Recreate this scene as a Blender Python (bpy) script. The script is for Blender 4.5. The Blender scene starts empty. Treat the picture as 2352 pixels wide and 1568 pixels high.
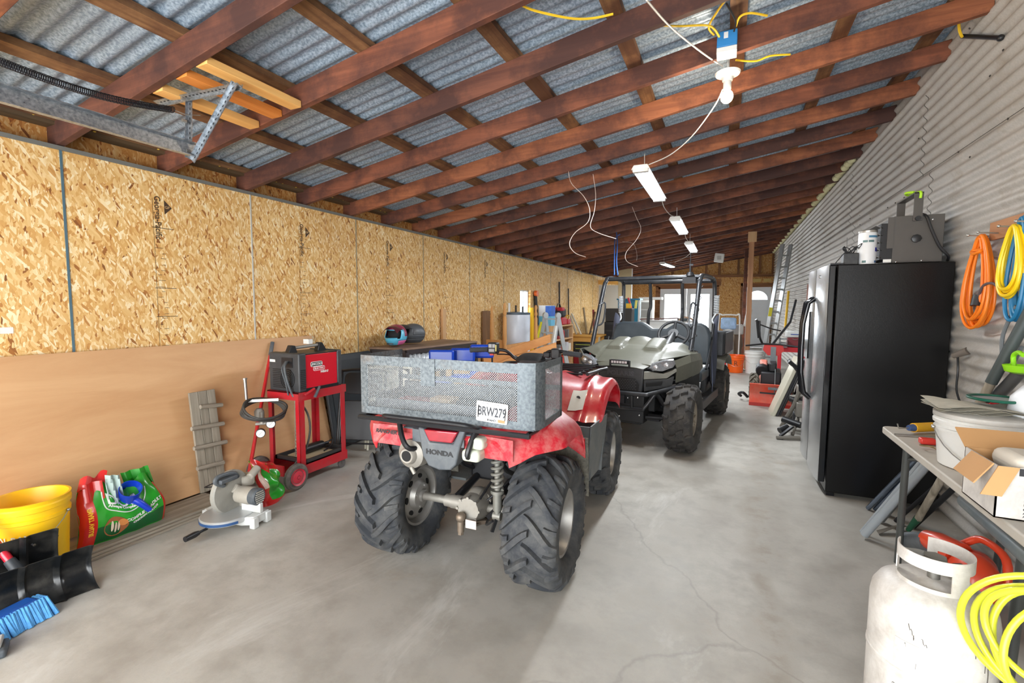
import bpy, bmesh, math, random
from mathutils import Vector, Matrix, Euler
R_ = math.radians
rnd = random.Random(7)
scn = bpy.context.scene
COL = scn.collection

# ---------------------------------------------------------------- camera
FPX, YAW, PITCH, ROLL, HC = 1074.757, .4297, .0765, .0045, 1.3897
_F = Vector((-math.sin(YAW)*math.cos(PITCH), math.cos(YAW)*math.cos(PITCH), -math.sin(PITCH)))
_R = Vector((math.cos(YAW), math.sin(YAW), 0)); _U = _R.cross(_F)
_R2 = _R*math.cos(ROLL) + _U*math.sin(ROLL); _U2 = -_R*math.sin(ROLL) + _U*math.cos(ROLL)
cam = bpy.data.cameras.new('camera'); cam.sensor_width = 36; cam.lens = FPX/2352*36; cam.clip_start = .05
camo = bpy.data.objects.new('camera', cam); COL.objects.link(camo)
M = Matrix.Identity(4)
for i in range(3):
    M[i][0] = _R2[i]; M[i][1] = _U2[i]; M[i][2] = -_F[i]
M[2][3] = HC
camo.matrix_world = M
scn.camera = camo

def P(x, y, **k):
    """the point of the plane X=, Y= or Z= seen at this pixel of the photograph"""
    d = _F + _R2*((x-1176)/FPX) + _U2*((784-y)/FPX)
    a, v = list(k.items())[0]; i = 'XYZ'.index(a)
    o = Vector((0, 0, HC)); return o + d*((v-o[i])/d[i])

# ---------------------------------------------------------------- world and light
w = bpy.data.worlds.new('world'); scn.world = w; w.use_nodes = True
bg = w.node_tree.nodes['Background']; bg.inputs[0].default_value = (.93, .97, 1, 1); bg.inputs[1].default_value = 8.0
scn.view_settings.view_transform = 'Standard'; scn.view_settings.look = 'None'
scn.view_settings.gamma = 1; scn.view_settings.exposure = 0.28; scn.view_settings.use_curve_mapping = False
try:
    scn.cycles.use_denoising = True; scn.cycles.max_bounces = 10; scn.cycles.diffuse_bounces = 6; scn.cycles.caustics_reflective = False
    scn.cycles.sample_clamp_indirect = 6
except Exception: pass
def area(name, loc, rot, sx, sy, power, color=(1, 1, 1), spread=180):
    l = bpy.data.lights.new(name, 'AREA'); l.shape = 'RECTANGLE'; l.size = sx; l.size_y = sy; l.energy = power; l.color = color
    l.spread = R_(spread)
    o = bpy.data.objects.new(name, l); COL.objects.link(o); o.location = loc; o.rotation_euler = rot
    return o
# daylight through the open vehicle door behind the camera
area('daylight_front_door', (-1.15, -1.75, 1.25), (R_(90), 0, 0), 4.6, 2.4, 55, (1, .985, .96))
LEDW = 50
# daylight at the far doors
area('daylight_back_door', (-1.33, 17.7, 1.3), (R_(-90), 0, 0), 1.4, 1.0, 40, (.95, .98, 1))

# ---------------------------------------------------------------- helpers
def lin(c):
    return tuple((v/12.92 if v <= .04045 else ((v+.055)/1.055)**2.4) for v in (c[0]/255, c[1]/255, c[2]/255))

class MB:
    def __init__(s): s.v = []; s.f = []; s.m = []; s.cur = 0; s.st = []
    def add(s, vs, fs):
        n = len(s.v); s.st.append((n, len(s.f))); s.v += [tuple(p) for p in vs]; s.f += [tuple(i+n for i in f) for f in fs]; s.m += [s.cur]*len(fs); return s
    def mat(s, i): s.cur = i; return s
    def box(s, c, sz, rot=None, top=1.0):
        x, y, z = sz[0]/2, sz[1]/2, sz[2]/2
        vs = [Vector(p) for p in ((-x,-y,-z),(x,-y,-z),(x,y,-z),(-x,y,-z),(-x*top,-y*top,z),(x*top,-y*top,z),(x*top,y*top,z),(-x*top,y*top,z))]
        if rot is not None:
            m = Euler(rot).to_matrix() if not isinstance(rot, Matrix) else rot
            vs = [m @ p for p in vs]
        c = Vector(c)
        return s.add([p+c for p in vs], [(3,2,1,0),(4,5,6,7),(0,1,5,4),(1,2,6,5),(2,3,7,6),(3,0,4,7)])
    def bb(s, a, b):
        return s.box([(a[i]+b[i])/2 for i in range(3)], [abs(b[i]-a[i]) for i in range(3)])
    def bar(s, p0, p1, wd, th, up=(0,0,1)):
        p0, p1 = Vector(p0), Vector(p1); d = (p1-p0); L = d.length; d.normalize(); u = Vector(up)
        if abs(d.dot(u)) > .99: u = Vector((1,0,0))
        sd = d.cross(u).normalized(); u2 = sd.cross(d)
        m = Matrix((sd, d, u2)).transposed()
        return s.box((p0+p1)/2, (wd, L, th), m)
    def rings(s, rs, closed=True, cap0=True, cap1=True, loop=False):
        n = len(rs[0]); vs = [p for r in rs for p in r]; fs = []
        k = len(rs)
        for i in range(k if loop else k-1):
            j = (i+1) % k
            for a in range(n if closed else n-1):
                b = (a+1) % n; fs.append((i*n+a, i*n+b, j*n+b, j*n+a))
        if closed and not loop:
            if cap0: fs.append(tuple(range(n-1, -1, -1)))
            if cap1: fs.append(tuple((k-1)*n+a for a in range(n)))
        return s.add(vs, fs)
    def cyl(s, p0, p1, r0, r1=None, n=16, cap=True):
        return s.tube([p0, p1], r0 if r1 is None else [r0, r1], n, cap=cap)
    def tube(s, pts, r, n=10, loop=False, cap=True, sm=0):
        pts = [Vector(p) for p in pts]
        if sm: pts = smooth_path(pts, sm, loop)
        k = len(pts); rr = r if isinstance(r, (list, tuple)) else [r]*k
        if len(rr) != k: rr = [rr[0] + (rr[-1]-rr[0])*i/(k-1) for i in range(k)]
        rs = []; prev = None
        for i, p in enumerate(pts):
            a = pts[i-1] if (i or loop) else p; b = pts[(i+1) % k] if (i < k-1 or loop) else p
            t = (b-a)
            if t.length < 1e-9: t = Vector((0,0,1))
            t.normalize()
            if prev is None:
                u = Vector((0,0,1)) if abs(t.z) < .9 else Vector((1,0,0))
                u = (u - t*u.dot(t)).normalized()
            else:
                u = prev - t*prev.dot(t)
                u = u.normalized() if u.length > 1e-6 else prev
            prev = u; v = t.cross(u)
            rs.append([p + (u*math.cos(2*math.pi*j/n) + v*math.sin(2*math.pi*j/n))*rr[i] for j in range(n)])
        return s.rings(rs, True, cap, cap, loop)
    def lathe(s, prof, c=(0,0,0), axis='Z', n=32, cap=True, rot=None, sq=None):
        rs = []
        for r, h in prof:
            ring = []
            for j in range(n):
                a = 2*math.pi*j/n; x, y = r*math.cos(a), r*math.sin(a)
                if sq: x *= sq[0]; y *= sq[1]
                p = {'Z': (x, y, h), 'X': (h, x, y), 'Y': (y, h, x)}[axis]
                p = Vector(p)
                if rot is not None: p = rot @ p
                ring.append(p + Vector(c))
            rs.append(ring)
        return s.rings(rs, True, cap, cap)
    def sph(s, c, r, n=16, k=10, sc=(1,1,1), rot=None):
        rs = []
        for i in range(1, k):
            a = math.pi*i/k
            rs.append([(math.sin(a)*math.cos(2*math.pi*j/n)*r*sc[0], math.sin(a)*math.sin(2*math.pi*j/n)*r*sc[1], -math.cos(a)*r*sc[2]) for j in range(n)])
        vs = [Vector(p) for q in rs for p in q] + [Vector((0,0,-r*sc[2])), Vector((0,0,r*sc[2]))]
        if rot is not None: vs = [rot @ p for p in vs]
        fs = []
        for i in range(k-2):
            for a in range(n):
                b = (a+1) % n; fs.append((i*n+a, i*n+b, (i+1)*n+b, (i+1)*n+a))
        o = (k-1)*n
        for a in range(n):
            b = (a+1) % n; fs.append((o, b, a)); fs.append((o+1, (k-2)*n+a, (k-2)*n+b))
        return s.add([p+Vector(c) for p in vs], fs)
    def prism(s, poly, d, axis='Y', o=0.0):
        """poly 2-D outline extruded from o to o+d along axis; (a,b) are the other two axes in XYZ order"""
        def mk(q, t): return {'X': (t, q[0], q[1]), 'Y': (q[0], t, q[1]), 'Z': (q[0], q[1], t)}[axis]
        return s.rings([[Vector(mk(q, o)) for q in poly], [Vector(mk(q, o+d)) for q in poly]])
    def grid(s, fn, nu, nv, th=0.0):
        """surface fn(u,v) 0..1, optional thickness along -normal (approx)"""
        g = [[Vector(fn(i/nu, j/nv)) for j in range(nv+1)] for i in range(nu+1)]
        W = nv+1; vs = [p for r in g for p in r]; fs = []
        for i in range(nu):
            for j in range(nv): fs.append((i*W+j, (i+1)*W+j, (i+1)*W+j+1, i*W+j+1))
        if th:
            nr = []
            for i in range(nu+1):
                for j in range(nv+1):
                    a = g[min(i+1,nu)][j]-g[max(i-1,0)][j]; b = g[i][min(j+1,nv)]-g[i][max(j-1,0)]
                    q = a.cross(b); nr.append(q.normalized() if q.length > 1e-12 else Vector((0,0,1)))
            N = len(vs); vs += [vs[i]-nr[i]*th for i in range(N)]
            fs += [tuple(i+N for i in reversed(f)) for f in fs]
            for i in range(nu):
                fs.append((i*W+N, (i+1)*W+N, (i+1)*W, i*W)); a = i*W+nv; fs.append((a, a+W, a+W+N, a+N))
            for j in range(nv):
                fs.append((j, j+1, j+1+N, j+N)); a = nu*W+j; fs.append((a+N, a+1+N, a+1, a))
        return s.add(vs, fs)
    def xf(s, m, start=0):
        for i in range(start, len(s.v)): s.v[i] = tuple(m @ Vector(s.v[i]))
        return s
    def merge(s, o): return s.add(o.v, o.f)
    def each(s, name, mat, parent=None, **k):
        """every added piece as an object of its own"""
        st = s.st + [(len(s.v), len(s.f))]
        for (v0, f0), (v1, f1) in zip(st, st[1:]):
            q = MB(); q.add(s.v[v0:v1], [tuple(i-v0 for i in f) for f in s.f[f0:f1]]); q.build(name, mat, parent, **k)
    def build(s, name, mat, parent=None, loc=None, rot=None, bevel=0, seg=2, smooth=35, sub=0, solid=0):
        me = bpy.data.meshes.new(name); me.from_pydata(s.v, [], s.f); me.update()
        mats = mat if isinstance(mat, (list, tuple)) else [mat]
        for m in mats: me.materials.append(m)
        if len(mats) > 1:
            for p, i in zip(me.polygons, s.m): p.material_index = min(i, len(mats)-1)
        if smooth:
            me.shade_smooth()
            try: me.set_sharp_from_angle(angle=R_(smooth))
            except Exception: pass
        o = bpy.data.objects.new(name, me); COL.objects.link(o)
        if parent is not None: o.parent = parent
        if loc is not None: o.location = loc
        if rot is not None: o.rotation_euler = rot
        if solid:
            md = o.modifiers.new('thick', 'SOLIDIFY'); md.thickness = solid; md.offset = 0
        if bevel:
            b = o.modifiers.new('bevel', 'BEVEL'); b.width = bevel; b.segments = seg; b.limit_method = 'ANGLE'; b.angle_limit = R_(40)
        if sub:
            b = o.modifiers.new('sub', 'SUBSURF'); b.levels = sub; b.render_levels = sub
        return o

def smooth_path(pts, k, loop=False):
    out = []; n = len(pts)
    for i in range(n if loop else n-1):
        g = (lambda j: pts[j % n]) if loop else (lambda j: pts[max(0, min(n-1, j))])
        p0, p1, p2, p3 = g(i-1), g(i), g(i+1), g(i+2)
        for t in range(k):
            u = t/k
            out.append(.5*((2*p1)+(-p0+p2)*u+(2*p0-5*p1+4*p2-p3)*u*u+(-p0+3*p1-3*p2+p3)*u**3))
    if not loop: out.append(pts[-1])
    return out
def rr2(w_, h_, r, n=5, c=(0, 0)):
    """rounded rectangle outline"""
    out = []
    for cx, cy, a0 in ((w_/2-r, h_/2-r, 0), (-w_/2+r, h_/2-r, 90), (-w_/2+r, -h_/2+r, 180), (w_/2-r, -h_/2+r, 270)):
        for i in range(n+1):
            a = R_(a0+90*i/n); out.append((c[0]+cx+r*math.cos(a), c[1]+cy+r*math.sin(a)))
    return out
def tag(o, label=None, cat=None, group=None, kind=None):
    if label: o['label'] = label
    if cat: o['category'] = cat
    if group: o['group'] = group
    if kind: o['kind'] = kind
    return o
def thing(name, label, cat, loc=(0,0,0), rz=0, group=None, rot=None):
    o = bpy.data.objects.new(name, None); COL.objects.link(o); o.empty_display_size = .1
    o.location = loc; o.rotation_euler = rot if rot is not None else (0, 0, rz)
    return tag(o, label, cat, group)
def kids(o): return [c for c in COL.objects if c.parent == o]
def copy_tree(o, label=None, loc=None, rot=None, parent=None):
    c = o.copy(); COL.objects.link(c)
    if parent is not None: c.parent = parent
    for ch in kids(o): copy_tree(ch, parent=c)
    if label: c['label'] = label
    if loc is not None: c.location = loc
    if rot is not None: c.rotation_euler = rot
    return c
def text(name, body, size, mat, parent, loc, rot, ext=.0006, align='CENTER', sx=1.0, bold=0.0, shear=0.0):
    cu = bpy.data.curves.new('t', 'FONT'); cu.body = body; cu.size = size; cu.extrude = ext; cu.align_x = align; cu.align_y = 'CENTER'
    cu.offset = bold; cu.shear = shear; cu.resolution_u = 3; cu.space_line = .8
    t = bpy.data.objects.new('t', cu); COL.objects.link(t)
    me = bpy.data.meshes.new_from_object(t); COL.objects.unlink(t); bpy.data.objects.remove(t)
    me.name = name; me.materials.clear(); me.materials.append(mat)
    for v in me.vertices: v.co.x *= sx
    o = bpy.data.objects.new(name, me); COL.objects.link(o); o.parent = parent; o.location = loc; o.rotation_euler = rot
    return o

# ---------------------------------------------------------------- materials
MATS = {}
def newmat(name):
    m = bpy.data.materials.new(name); m.use_nodes = True; nt = m.node_tree; b = nt.nodes['Principled BSDF']
    return m, nt, b
class NB:
    """tiny node builder"""
    def __init__(s, nt): s.nt = nt; s.tc = None
    def n(s, t, **k):
        o = s.nt.nodes.new(t)
        for a, v in k.items(): setattr(o, a, v)
        return o
    def link(s, a, b): s.nt.links.new(a, b)
    def coord(s, which='Object', scale=(1,1,1), rot=(0,0,0), loc=(0,0,0)):
        if s.tc is None: s.tc = s.n('ShaderNodeTexCoord')
        mp = s.n('ShaderNodeMapping'); mp.inputs['Scale'].default_value = scale; mp.inputs['Rotation'].default_value = rot; mp.inputs['Location'].default_value = loc
        s.link(s.tc.outputs[which], mp.inputs[0]); return mp.outputs[0]
    def noise(s, co, scale=5, detail=4, rough=.55, dist=0):
        o = s.n('ShaderNodeTexNoise'); o.inputs['Scale'].default_value = scale; o.inputs['Detail'].default_value = detail
        o.inputs['Roughness'].default_value = rough; o.inputs['Distortion'].default_value = dist
        if co is not None: s.link(co, o.inputs['Vector'])
        return o.outputs[0]
    def vor(s, co, scale=5, feature='F1', rnd=1, out='Distance'):
        o = s.n('ShaderNodeTexVoronoi', feature=feature); o.inputs['Scale'].default_value = scale; o.inputs['Randomness'].default_value = rnd
        if co is not None: s.link(co, o.inputs['Vector'])
        return o.outputs[out]
    def ramp(s, f, stops, interp='LINEAR'):
        o = s.n('ShaderNodeValToRGB'); e = o.color_ramp; e.interpolation = interp
        while len(e.elements) > 1: e.elements.remove(e.elements[-1])
        for i, (p, c) in enumerate(stops):
            if isinstance(c, (int, float)): c = (c, c, c)
            el = e.elements[0] if i == 0 else e.elements.new(p)
            el.position = p; el.color = (c[0], c[1], c[2], 1)
        s.link(f, o.inputs[0]); return o.outputs[0]
    def mix(s, f, a, b, mode='MIX'):
        o = s.n('ShaderNodeMix', data_type='RGBA', blend_type=mode)
        for ix, v in ((0, f), (6, a), (7, b)):
            sock = o.inputs[ix]
            if hasattr(v, 'is_linked'): s.link(v, sock)
            elif ix == 0: sock.default_value = v
            else: sock.default_value = (v[0], v[1], v[2], 1) if not isinstance(v, (int, float)) else (v, v, v, 1)
        return o.outputs[2]
    def math(s, op, a, b=0.0, c=None):
        o = s.n('ShaderNodeMath', operation=op)
        for i, v in enumerate((a, b) if c is None else (a, b, c)):
            if hasattr(v, 'is_linked'): s.link(v, o.inputs[i])
            else: o.inputs[i].default_value = v
        return o.outputs[0]
    def bump(s, h, st=.3, dist=.01):
        o = s.n('ShaderNodeBump'); o.inputs['Strength'].default_value = st; o.inputs['Distance'].default_value = dist
        s.link(h, o.inputs['Height']); return o.outputs[0]
def plain(name, rgb, rough=.5, metal=0.0, var=.12, scale=8, bump=0.0, dirt=None, dirtamt=.5, dscale=6, spec=None, coat=0, emit=None, es=0, alpha=None, trans=0):
    """painted / plastic / metal surface with slight mottling and optional dirt"""
    if name in MATS: return MATS[name]
    m, nt, b = newmat(name); nb = NB(nt); c = lin(rgb)
    co = nb.coord('Object')
    n = nb.noise(co, scale, 5, .6)
    col = nb.mix(n, tuple(max(0, v*(1-var)) for v in c), tuple(min(1, v*(1+var)) for v in c))
    if dirt is not None:
        n2 = nb.noise(co, dscale, 8, .7, .3)
        f = nb.ramp(n2, [(.5-.25*dirtamt, 0), (.66, dirtamt)])
        col = nb.mix(f, col, lin(dirt))
    nb.link(col, b.inputs['Base Color'])
    b.inputs['Roughness'].default_value = rough; b.inputs['Metallic'].default_value = metal
    if spec is not None: b.inputs['Specular IOR Level'].default_value = spec
    if coat: b.inputs['Coat Weight'].default_value = coat; b.inputs['Coat Roughness'].default_value = .1
    if emit is not None:
        b.inputs['Emission Color'].default_value = (*lin(emit), 1); b.inputs['Emission Strength'].default_value = es
    if alpha is not None: b.inputs['Alpha'].default_value = alpha
    if trans: b.inputs['Transmission Weight'].default_value = trans
    if bump:
        nb.link(nb.bump(nb.noise(co, scale*6, 4), bump, .004), b.inputs['Normal'])
    MATS[name] = m; return m
def wood(name, c1, c2, axis='Y', scale=18, rough=.7, dark=None, stretch=.06, blotch=None):
    if name in MATS: return MATS[name]
    m, nt, b = newmat(name); nb = NB(nt)
    sc = [1, 1, 1]; sc['XYZ'.index(axis)] = stretch
    co = nb.coord('Object', scale=sc); o2 = nb.coord('Object')
    n = nb.noise(co, scale, 8, .65, .6)
    st = [(.3, lin(c1)), (.7, lin(c2))]
    if dark: st = [(.2, lin(dark))] + st
    col = nb.ramp(n, st)
    if blotch:
        col = nb.mix(nb.ramp(nb.noise(o2, 2.6, 6, .65), [(.42, 0), (.58, .8)]), col, lin(blotch))
    nb.link(col, b.inputs['Base Color']); b.inputs['Roughness'].default_value = rough
    nb.link(nb.bump(n, .25, .004), b.inputs['Normal'])
    MATS[name] = m; return m

def mat_osb(name, plane, tint=(1,1,1)):
    """strand board; plane 'YZ' or 'XZ' """
    m, nt, b = newmat(name); nb = NB(nt); tc = nb.n('ShaderNodeTexCoord'); sp = nb.n('ShaderNodeSeparateXYZ'); nb.link(tc.outputs['Object'], sp.inputs[0])
    cb = nb.n('ShaderNodeCombineXYZ'); nb.link(sp.outputs['Y' if plane == 'YZ' else 'X'], cb.inputs[0]); nb.link(sp.outputs['Z'], cb.inputs[1])
    wob = nb.n('ShaderNodeTexNoise'); wob.inputs['Scale'].default_value = 9; nb.link(cb.outputs[0], wob.inputs[0])
    add = nb.n('ShaderNodeVectorMath', operation='MULTIPLY_ADD'); nb.link(wob.outputs['Color'], add.inputs[0]); add.inputs[1].default_value = (.03, .03, 0); nb.link(cb.outputs[0], add.inputs[2])
    stops = [(0, lin((120,70,28))), (.03, lin((170,108,50))), (.07, lin((204,150,82))), (.28, lin((218,170,100))), (.50, lin((228,186,120))), (.72, lin((236,200,138))), (.87, lin((244,218,166))), (1, lin((250,234,196)))]
    layers = []
    for i, (ang, s1, s2) in enumerate(((80, 19, 70), (101, 25, 82), (52, 22, 64), (124, 18, 72), (90, 34, 120))):
        mp = nb.n('ShaderNodeMapping'); mp.vector_type = 'TEXTURE'; mp.inputs['Rotation'].default_value = (0, 0, R_(ang)); mp.inputs['Location'].default_value = (i*3.1, i*1.7, 0)
        nb.link(add.outputs[0], mp.inputs[0])
        m2 = nb.n('ShaderNodeMapping'); m2.inputs['Scale'].default_value = (s1, s2, 1); nb.link(mp.outputs[0], m2.inputs[0])
        v = nb.n('ShaderNodeTexVoronoi'); v.voronoi_dimensions = '2D'; v.inputs['Scale'].default_value = 1; nb.link(m2.outputs[0], v.inputs[0])
        s3 = nb.n('ShaderNodeSeparateXYZ'); nb.link(v.outputs['Color'], s3.inputs[0])
        layers.append((s3.outputs[0], s3.outputs[1]))
    col = nb.ramp(layers[0][0], stops); h = layers[0][1]
    for i in (1, 2, 3, 4):
        f = nb.ramp(layers[i][1], [(0, 0), (.5 if i < 4 else .72, 1)], 'CONSTANT')
        c2 = nb.ramp(layers[i][0], stops)
        col = nb.mix(f, col, c2)
    big = nb.noise(cb.outputs[0], 1.3, 3)
    col = nb.mix(nb.ramp(big, [(.4, 0), (.7, .25)]), col, lin((190,140,80)))
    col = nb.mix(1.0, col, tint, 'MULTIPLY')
    nb.link(col, b.inputs['Base Color']); b.inputs['Roughness'].default_value = .75
    nb.link(nb.bump(layers[1][0], .25, .003), b.inputs['Normal'])
    return m
def mat_concrete():
    m, nt, b = newmat('concrete'); nb = NB(nt); co = nb.coord('Object')
    n1 = nb.noise(co, .55, 6, .6, .4); n2 = nb.noise(co, 4.5, 8, .65); n3 = nb.noise(co, 60, 4, .7)
    col = nb.ramp(n1, [(.34, lin((150,147,140))), (.5, lin((172,168,160))), (.66, lin((190,187,179)))])
    col = nb.mix(nb.ramp(n2, [(.36, .5), (.56, 0)]), col, lin((138,133,124)))
    col = nb.mix(nb.ramp(n3, [(.3, .3), (.5, 0), (.72, .22)]), col, lin((160,152,143)))
    st = nb.noise(nb.coord('Object', scale=(1,.55,1)), 1.1, 7, .7, 1.0)
    col = nb.mix(nb.ramp(st, [(.58, 0), (.68, .55)]), col, lin((208,207,202)))
    rust = nb.noise(nb.coord('Object', loc=(3,7,0)), 1.6, 6, .7)
    col = nb.mix(nb.ramp(rust, [(.62, 0), (.72, .35)]), col, lin((160,142,120)))
    v = nb.n('ShaderNodeTexVoronoi', feature='DISTANCE_TO_EDGE'); v.inputs['Scale'].default_value = .33; v.inputs['Randomness'].default_value = 1
    ds = nb.n('ShaderNodeTexNoise'); ds.inputs['Scale'].default_value = 2.2; ds.inputs['Detail'].default_value = 6; nb.link(co, ds.inputs[0])
    ad = nb.n('ShaderNodeVectorMath', operation='MULTIPLY_ADD'); nb.link(ds.outputs['Color'], ad.inputs[0]); ad.inputs[1].default_value = (.5,.5,0); nb.link(co, ad.inputs[2])
    nb.link(ad.outputs[0], v.inputs['Vector'])
    col = nb.mix(nb.ramp(v.outputs['Distance'], [(0, .28), (.0018, 0)]), col, lin((104,98,92)))
    # long worn water stain running down the middle of the floor
    sp = nb.n('ShaderNodeSeparateXYZ'); nb.link(ad.outputs[0], sp.inputs[0])
    dx = nb.math('ABSOLUTE', nb.math('SUBTRACT', nb.math('ADD', sp.outputs[0], nb.math('MULTIPLY', sp.outputs[1], -.045)), .36))
    band = nb.math('MULTIPLY', nb.ramp(dx, [(0, 1), (.05, .7), (.11, 0)]), nb.ramp(n2, [(.44, 0), (.56, .6)]))
    col = nb.mix(band, col, lin((138,128,114)))
    nb.link(col, b.inputs['Base Color'])
    nb.link(nb.ramp(n2, [(.3, .42), (.7, .62)]), b.inputs['Roughness']); b.inputs['Specular IOR Level'].default_value = .35
    nb.link(nb.bump(n3, .12, .003), b.inputs['Normal'])
    return m
def mat_galv(name, c1, c2, metal=.75, rough=.45, rust=None, spots=0.0):
    m, nt, b = newmat(name); nb = NB(nt); co = nb.coord('Object')
    n = nb.noise(co, 75, 4, .6); n2 = nb.noise(co, 1.2, 5, .6)
    col = nb.mix(nb.ramp(n, [(.38, 0), (.62, 1)]), lin(c1), lin(c2))
    col = nb.mix(nb.ramp(n2, [(.4, 0), (.7, .3)]), col, lin(tuple(int(v*.72) for v in c1)))
    if rust: col = nb.mix(nb.ramp(nb.noise(co, 3.2, 6, .7), [(.56, 0), (.72, .55)]), col, lin(rust))
    if spots:
        v = nb.vor(nb.coord('Object', scale=(1, 2.2, 4.1)), 1.0)
        col = nb.mix(nb.ramp(v, [(0, 1), (.018, 1), (.03, 0)]), col, (.05,.05,.05))
    nb.link(col, b.inputs['Base Color']); b.inputs['Metallic'].default_value = metal
    nb.link(nb.ramp(n, [(.3, rough-.08), (.7, rough+.15)]), b.inputs['Roughness'])
    return m
CONC = mat_concrete()
OSBY = mat_osb('strand_board_side', 'YZ'); OSBX = mat_osb('strand_board_end', 'XZ', (.86, .74, .62))
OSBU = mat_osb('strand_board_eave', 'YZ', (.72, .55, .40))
ROOFM = mat_galv('roof_sheet', (128,148,168), (186,204,220), .3, .42, None)
WALLM = mat_galv('wall_sheet', (180,177,171), (194,191,186), .15, .55, (142,128,108), .5)
RAFT = [wood('rafter_wood%d' % i, a, b_, 'X', 22, .75, blotch=bl, dark=dk) for i, (a, b_, bl, dk) in enumerate((((98,54,38),(142,84,58),(66,38,32),(54,30,24)), ((118,66,42),(166,102,66),(84,46,34),(64,34,26)), ((84,48,38),(122,74,54),(58,34,30),(46,26,24))))]
PURL = wood('purlin_wood', (92,60,38), (160,118,78), 'Y', 24, .75, blotch=(84,50,32), dark=(60,36,24))
GREYW = wood('grey_weathered_wood', (128,118,104), (176,166,150), 'Y', 22, .85)
GREYWZ = wood('grey_weathered_board', (110,102,88), (172,162,146), 'Z', 22, .85, dark=(70,64,54))
PLY = wood('plywood_face', (196,148,102), (214,170,124), 'Y', 5, .55, stretch=.18)
NEWW = wood('new_lumber', (224,160,84), (244,194,120), 'Y', 14, .6)
NEWO = wood('orange_lumber', (206,118,44), (236,158,80), 'Y', 14, .6)
PINE = wood('pine_board', (196,150,104), (224,186,140), 'Z', 14, .6)
GALV = mat_galv('galvanised', (150,158,166), (196,202,208), .85, .35)
BLACK = plain('black_paint', (26,27,30), .4); BLKP = plain('black_plastic', (34,36,39), .5, dirt=(110,106,100), dirtamt=.25)
RUB = plain('rubber', (50,53,58), .85, dirt=(122,120,114), dirtamt=.35, dscale=9, bump=.2)
STEEL = plain('bare_steel', (168,166,160), .4, .8); CHROME = plain('chrome', (225,225,228), .12, 1.0, var=.03)
WHITE = plain('white_plastic', (226,226,222), .4); WHITEP = plain('white_paint', (222,226,230), .45, var=.04)
DARK = plain('dark_metal', (44,44,46), .5, .5)
# ================================================================ THE ROOM
XL, XR, YB, YF = -3.6393, 1.3826, 17.93, -1.6
H0, SL = 2.326, .8251/5.022
def roofz(x): return H0 + (x-XL)*SL
RY = [1.4617 + (k-1)*.5955 for k in range(-3, 29)]       # near faces of the rafters
def struct(name, mb, mat, **k): return tag(mb.build(name, mat, **k), kind='structure')
m = MB(); m.bb((-5.2, YF-.15, -.12), (1.75, YB+.6, 0)); struct('floor', m, CONC, smooth=0)
# left wall: strand board panels with a window opening
WY0, WY1, WZ0, WZ1 = 8.31, 8.83, 1.22, 1.70
m = MB()
m.bb((XL-.1, YF, 0), (XL, WY0, 2.31)); m.bb((XL-.1, WY1, 0), (XL, YB, 2.31)); m.bb((XL-.1, WY0, 0), (XL, WY1, WZ0)); m.bb((XL-.1, WY0, WZ1), (XL, WY1, 2.31))
struct('wall_left', m, OSBY, smooth=0)
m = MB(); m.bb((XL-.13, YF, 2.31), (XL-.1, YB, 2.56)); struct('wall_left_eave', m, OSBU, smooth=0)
m = MB(); m.bb((XL-.1, YF, 2.298), (XL+.012, YB, 2.322)); struct('trim_1', m, plain('grey_trim', (112,112,106), .6), smooth=0)
m = MB(); m.bb((XL-.1, YF, 2.44), (XL+.0, YB, 2.475)); struct('trim_2', m, wood('eave_board', (72,56,38), (110,88,60), 'Y', 12), smooth=0)
# panel joints
jb = plain('joint_blue', (78,106,118), .6); jw = plain('joint_white', (196,194,184), .6); jg = plain('joint_grey', (150,140,116), .7)
for j in range(-2, 14):
    y = 1.479 + 1.22*j
    if WY0 < y < WY1: continue
    m = MB(); m.bb((XL-.002, y-.006, 0), (XL+.004, y+.006, 2.30))
    struct('trim_%d' % (j+5), m, jb if j <= 0 else (jw if j == 1 else jg), smooth=0)
# window
t = tag(MB().bb((XL-.08, WY0, WZ0), (XL-.05, WY0+.03, WZ1)).bb((XL-.08, WY1-.03, WZ0), (XL-.05, WY1, WZ1)).bb((XL-.08, WY0, WZ0), (XL-.05, WY1, WZ0+.03)).bb((XL-.08, WY0, WZ1-.03), (XL-.05, WY1, WZ1)).bb((XL-.085, (WY0+WY1)/2-.015, WZ0), (XL-.045, (WY0+WY1)/2+.015, WZ1)).build('window_1', WHITEP), kind='structure')
GLASS = plain('glass', (240,246,250), .02, 0, var=0, trans=1.0); GLASS.node_tree.nodes['Principled BSDF'].inputs['IOR'].default_value = 1.05
MB().bb((XL-.068, WY0+.03, WZ0+.03), (XL-.064, WY1-.03, WZ1-.03)).build('window_pane', GLASS, t)
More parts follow.
